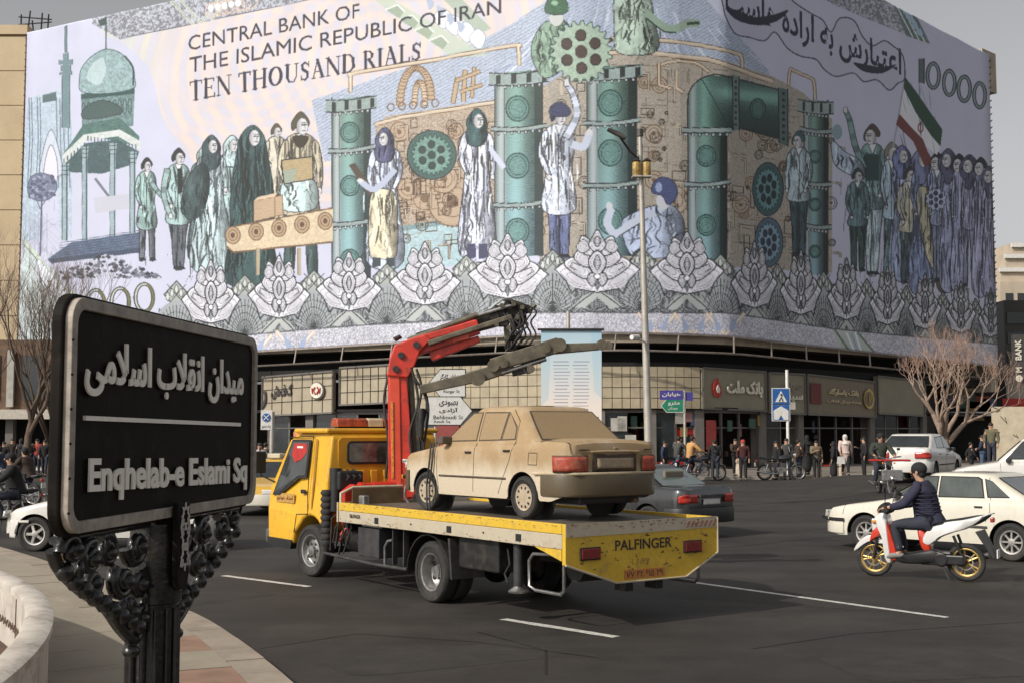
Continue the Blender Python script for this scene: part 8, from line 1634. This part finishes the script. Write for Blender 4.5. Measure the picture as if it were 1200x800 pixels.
# rider seen from the front with a red rack
bx=D(1030,570,40.5); zq=gz(bx.x,bx.y); m4=dup(m1,(bx.x,40.5,zq),math.radians(-92),'motorcycle carrying a red front rack, ridden by the man in dark green','motorcycles in the traffic'); m4.scale=(1.12,)*3
k=B(); 
for a_,b_ in (((1.15,-.55,.98),(1.15,.55,.98)),((1.45,-.5,.98),(1.45,.5,.98)),((1.15,-.55,.98),(1.45,-.5,.98)),((1.15,.55,.98),(1.45,.5,.98)),((1.3,-.5,.98),(1.3,.5,.98))): k.tube([a_,b_],.03,6)
k.obj('rack',REDP,m4); B().box(1.32,1.5,-.28,.28,.42,.72).obj('silver_box',STEEL,m4,bev=.02)
person('man in a bulky dark green jacket riding the motorcycle with the red rack',(bx.x,40.5-.15,zq),math.radians(-92),'ride','puffer',OLV,DJEAN,CBLK,1.18)
# left hand group
gl='motorcycles waiting at the left edge'
for i,(px,Y,a,lab,rl,tk,hj) in enumerate(((30,27.,205,'dark motorcycle nearest the white hatchback at the left edge','man in black hunched on the motorcycle beside the white hatchback',BT,CBLK),(-2,31.,190,'dark motorcycle cut off by the left edge of the picture','man in a black jacket and cap riding at the very left edge',BT,CBLK),(38,36.,160,'dark motorcycle behind the hunched rider in black','man in dark brown riding behind the hunched rider in black',RT,BRC),(8,41.,170,'red tanked motorcycle farthest back in the left hand group','man in a blue jacket farthest back among the left hand riders',RT,BLC))):
    p=D(px,600,Y); q=dup(m1,(p.x,Y,0),math.radians(a),lab,gl); q.scale=(1.05,)*3; ca,sa=math.cos(math.radians(a)),math.sin(math.radians(a)); person(rl,(p.x+ca*.2,Y+sa*.2,0),math.radians(a),'ride','rider' if i%2==0 else 'hair',hj,DJEAN,CBLK if i!=3 else None,1.03)
# ---- the scooter in front
r_,f_=G(1133,681),G(1027,674.5); d=(f_-r_).normalized(); sa_=math.atan2(d.y,d.x)
SWP=mat('scooter_white',(.68,.67,.65),.25,var=.05,coat=.7); SRP=mat('scooter_red',(.58,.045,.02),.28,var=.1,coat=.7); GLD=mat('gold_alloy',(.62,.42,.14),.32,.75,var=.1,scale=10)
sct=thing('scooter','white and red underbone scooter with gold wheels ridden past the cream saloon','scooter',(r_.x,r_.y,0),sa_)
moto_wheel(sct,0,.275,.275,.085,GLD,'alloy'); moto_wheel(sct,1.31,.27,.27,.08,GLD,'alloy')
def shell(nm,side_pts,w,m,rd=.03,y0=0.,ww=None):
    """bodywork: a side outline whose width tapers towards its edges"""
    n=len(side_pts); cx=sum(p[0] for p in side_pts)/n; cz=sum(p[1] for p in side_pts)/n; k=B(); rings=[]
    P_=spl([(x,z) for x,z in side_pts],3); 
    for f,yy in ((.72,-1.),(.93,-.86),(1.,-.5),(1.,.5),(.93,.86),(.72,1.)): rings.append([(cx+(x-cx)*f,y0+w*yy,cz+(z-cz)*f) for x,z in P_])
    k.grid(rings,closed=True); N_=len(P_); k.add(rings[0],[tuple(range(N_))]); k.add(rings[-1],[tuple(range(N_))]); return k.obj(nm,m,sct,smooth=40)
shell('side_panel',[(-.30,.96),(-.02,.90),(.30,.84),(.52,.72),(.60,.55),(.50,.50),(.38,.60),(.15,.70),(-.08,.78)],.155,SWP)
shell('seat',[(-.22,.96),(.1,.90),(.45,.84),(.68,.80),(.66,.75),(.4,.76),(.05,.82),(-.2,.90)],.13,BLACK); shell('tail_cowl',[(-.36,.97),(-.20,.95),(.0,.86),(-.1,.80),(-.26,.87)],.075,BLACK)
shell('under_seat_panel',[(.66,.74),(.60,.45),(.48,.42),(.50,.6),(.58,.73)],.13,SRP); B().box(-.40,-.35,-.06,.06,.86,.93).obj('tail_light',REDL,sct,bev=.015)
shell('floor_tunnel',[(.5,.44),(.85,.36),(1.0,.34),(1.02,.26),(.8,.22),(.4,.26),(.35,.40)],.15,BLACK); shell('leg_shield_inner',[(.93,.30),(1.02,.66),(1.10,.86),(1.16,.84),(1.12,.6),(1.06,.26)],.16,SRP)
shell('leg_shield',[(1.03,.22),(1.06,.60),(1.10,.93),(1.20,.95),(1.25,.80),(1.16,.56),(1.12,.26)],.175,SWP); shell('front_cowl',[(1.12,.96),(1.25,.92),(1.32,.74),(1.28,.62),(1.2,.66),(1.14,.8)],.13,SWP); shell('red_trim',[(1.14,.82),(1.30,.70),(1.36,.52),(1.28,.56),(1.16,.66)],.135,SRP)
shell('front_fender',[(1.12,.50),(1.25,.60),(1.42,.60),(1.56,.48),(1.62,.36),(1.52,.44),(1.36,.53),(1.22,.50)],.06,SWP); B().box(1.28,1.33,-.09,.09,.74,.86).obj('headlight',CLEARL,sct,bev=.02)
for s in (1,-1): B().tube([(1.31,s*.075,.27),(1.24,s*.08,.62)],.02,8).obj('fork_leg',BLACK,sct); B().tube([(0,s*.12,.28),(.14,s*.14,.66)],.022,8).obj('shock_absorber',REDL if 0 else BLACK,sct); B().ball((1.27,s*.15,.82),.03,8,sq=(1.4,.6,.8)).obj('indicator',ORL,sct,smooth=60)
shell('handlebar_cowl',[(1.02,.98),(1.10,1.10),(1.20,1.06),(1.24,.96),(1.12,.93)],.13,BLACK); B().tube([(1.06,-.34,1.05),(1.08,0,1.02),(1.06,.34,1.05)],.014,8).obj('handlebar',DARKMET,sct)
for s in (1,-1): B().tube([(1.06,s*.22,1.05),(1.05,s*.36,1.05)],.02,8).obj('grip',RUBBER,sct); B().tube([(1.09,s*.2,1.06),(1.06,s*.28,1.28)],.007,5).obj('mirror_stalk',BLACK,sct); B().ball((1.06,s*.30,1.32),.06,10,sq=(.3,1.1,.75)).obj('mirror',BLACK,sct,smooth=60); B().tube([(1.1,s*.20,1.04),(1.12,s*.33,1.02),(1.08,s*.37,1.0)],.005,4).obj('brake_lever',STEEL,sct)
k=B(); k.box(.18,.62,-.10,.12,.22,.42); k.lathe([(.001,.0),(.11,.0),(.10,.05),(.001,.05)],16,'y',o=(.32,.11,.31)); k.lathe([(.001,.0),(.09,.0),(.08,.05),(.001,.05)],16,'y',o=(.05,.09,.30)); k.box(.0,.34,.10,.15,.24,.38); k.obj('engine_case',mat('engine_black',(.03,.03,.03),.4,.4,var=.3),sct,bev=.02)
B().tube([(.5,-.12,.24),(.3,-.15,.22),(.05,-.16,.28),(-.28,-.17,.38)],[.018,.02,.05,.048],12).obj('exhaust',DARKMET,sct,smooth=60); B().prism([(-.14,.72),(-.26,.76),(-.38,.50),(-.42,.36),(-.37,.34),(-.28,.5)],-.06,.06,'y').obj('rear_mudguard',BLACK,sct,bev=.01); B().box(-.45,-.435,-.085,.085,.36,.48).obj('number_plate',WHITEP,sct)
B().tube([(.3,.12,.22),(.2,.2,.04)],.012,6).obj('side_stand',DARKMET,sct); B().tube([(-.12,-.1,.88),(-.34,-.1,.98),(-.4,0,.99),(-.34,.1,.98),(-.12,.1,.88)],.012,6).obj('grab_rail',SWP,sct,smooth=60)
rl=Matrix.Rotation(sa_,4,'Z')@Vector((.50,0,0)); rider=person('man in a navy padded jacket and black cap riding the white and red scooter',(r_.x+rl.x,r_.y+rl.y,0),sa_,'scoot','rider',NAVY,DJEAN,CBLK,1.04,mat('grey_trainer',(.22,.21,.20),.7))
k=B()
J=pose('scoot')
for i in range(6): f=i/5; c=J['wst'].lerp(J['chs'],f*1.15); pts=[(c.x+.18*math.cos(a),.225*math.sin(a),c.z+.0) for a in [2*PI*q/20 for q in range(20)]]; k.tube(pts,.010,5,closed=True)
k.obj('quilting',NAVY,rider,smooth=60); B().tube([J['nck']+V3(-.07,-.06,-.02),J['nck']+V3(-.09,0,.0),J['nck']+V3(-.07,.06,-.02),J['nck']+V3(.03,.08,-.03)],.032,8).obj('collar',NAVY,rider,smooth=60)
k=B().tube([J['lan']+V3(-.04,.0,.09),J['lan']+V3(.02,.045,.09),J['lan']+V3(.05,.0,.09)],.012,5); k.obj('ankle_stripe',WHC,rider)
# ---------------- pedestrians on the far pavement ----------------
ped=[(871,60.5,-95,'stand','cap',MARN,CBLK,REDC,'man in maroon with a red and white cap standing under the bank sign'),
(910,60.8,200,'stand','hair',CBLK,DJEAN,None,'man in black standing behind the crossing sign pole'),(936,61.5,20,'cross','hair',BRC,DJEAN,None,'man in a brown jacket with folded arms right of the crossing sign'),
(957,60.,-80,'phone','hair',TAN,CBLK,None,'man in a tan jacket outside the arcade'),(977,60.,160,'stand','chador',CBLK,CBLK,CBLK,'woman in a long black chador beside the pale coated woman'),
(991,57.,-100,'walk','coat',PINK,CBLK,mat('white_scarf',(.6,.56,.52),.8),'woman in a pale pink coat and light headscarf near the bollards'),(1013,58.5,180,'phone','hair',CBLK,CBLK,None,'tall man all in black right of the pale coated woman'),

(838,61.,80,'stand','hair',CBLK,DJEAN,None,'man in black looking into the red shopfront'),(862,62.4,-60,'cross','hair',BRC,CBLK,None,'man in brown in the shade of the bank entrance'),
(922,62.5,-90,'stand','hair',GRYC,DJEAN,None,'man in grey partly behind the two blue signs'),
(946,62.5,120,'stand','chador',CBLK,CBLK,CBLK,'woman in a black chador left of the tan jacket'),(793,62.,150,'walk','hair',CBLK,DJEAN,None,'man in black walking behind the lamp post'),(779,61.,-30,'stand','hair',BLC,DJEAN,None,'man in blue right beside the lamp post'),
(1040,61.,-60,'stand','hair',REDC,CBLK,None,'man in red beyond the dark green rider'),(1152,57.,150,'cross','hair',BLC,JEAN,None,'man in a blue jacket and jeans left of the green coated man'),(1138,63.,0,'walk','hair',CBLK,CBLK,None,'man in black walking between the tree and the blue jacket'),
(304,46.,-60,'stand','hair',WHC,JEAN,None,'person in white beside the no stopping sign'),(311,50.,60,'walk','hair',CBLK,CBLK,None,'man in black just behind the no stopping sign'),
(4,60.,-90,'stand','hair',CBLK,DJEAN,None,'man in black under the arcade canopy at the far left edge'),(14,62.,-70,'walk','hair',BRC,DJEAN,None,'man in brown under the canopy, second from the left edge'),(24,61.,-100,'stand','scarf',CBLK,CBLK,CBLK,'woman in black under the arcade canopy'),(33,60.,90,'cross','hair',GRYC,CBLK,None,'man in grey with folded arms under the canopy'),(43,62.,-90,'stand','hair',REDC,DJEAN,None,'man in dull red under the canopy'),(52,60.,-80,'walk','hair',CBLK,DJEAN,None,'man in black next to the edge of the street name board')]
gn={}
for px,Y,a,kd,st,jc,tc,hc,lab in ped:
    Y+=U(-1.6,1.2)*(px>600 and Y>60)-(4.6 if px>600 else 0); p=D(px,550,Y); z=pz(p.x,p.y) if px>600 else 0.; person(lab,(p.x,Y,z),math.radians(a),kd,st,jc,tc,hc,U(.96,1.09) if st!='coat' else 1.0,group='people on the far pavement' if px>600 else None)
p=D(1163,560,50); person('man in an olive green coat standing tall by the cream hoarding',(p.x,50.,.155+.55),math.radians(-120),'stand','hair',KHK,DJEAN,None,1.06)
B().box(p.x-2.2,p.x+14,49,56,.0,.70).obj('raised_terrace',SW); struct(bpy.data.objects['raised_terrace'])
# woman's bag
q=D(986,540,52.2); bg_=B().prism([(-.16,0),(.16,0),(.13,.3),(-.13,.3)],-.05,.05,'y').obj('shopping_bag',WHC,loc=(q.x,52.25,pz(q.x,52.25)+.5)); tag(bg_,'white bag carried by the woman in the pale pink coat','bag')
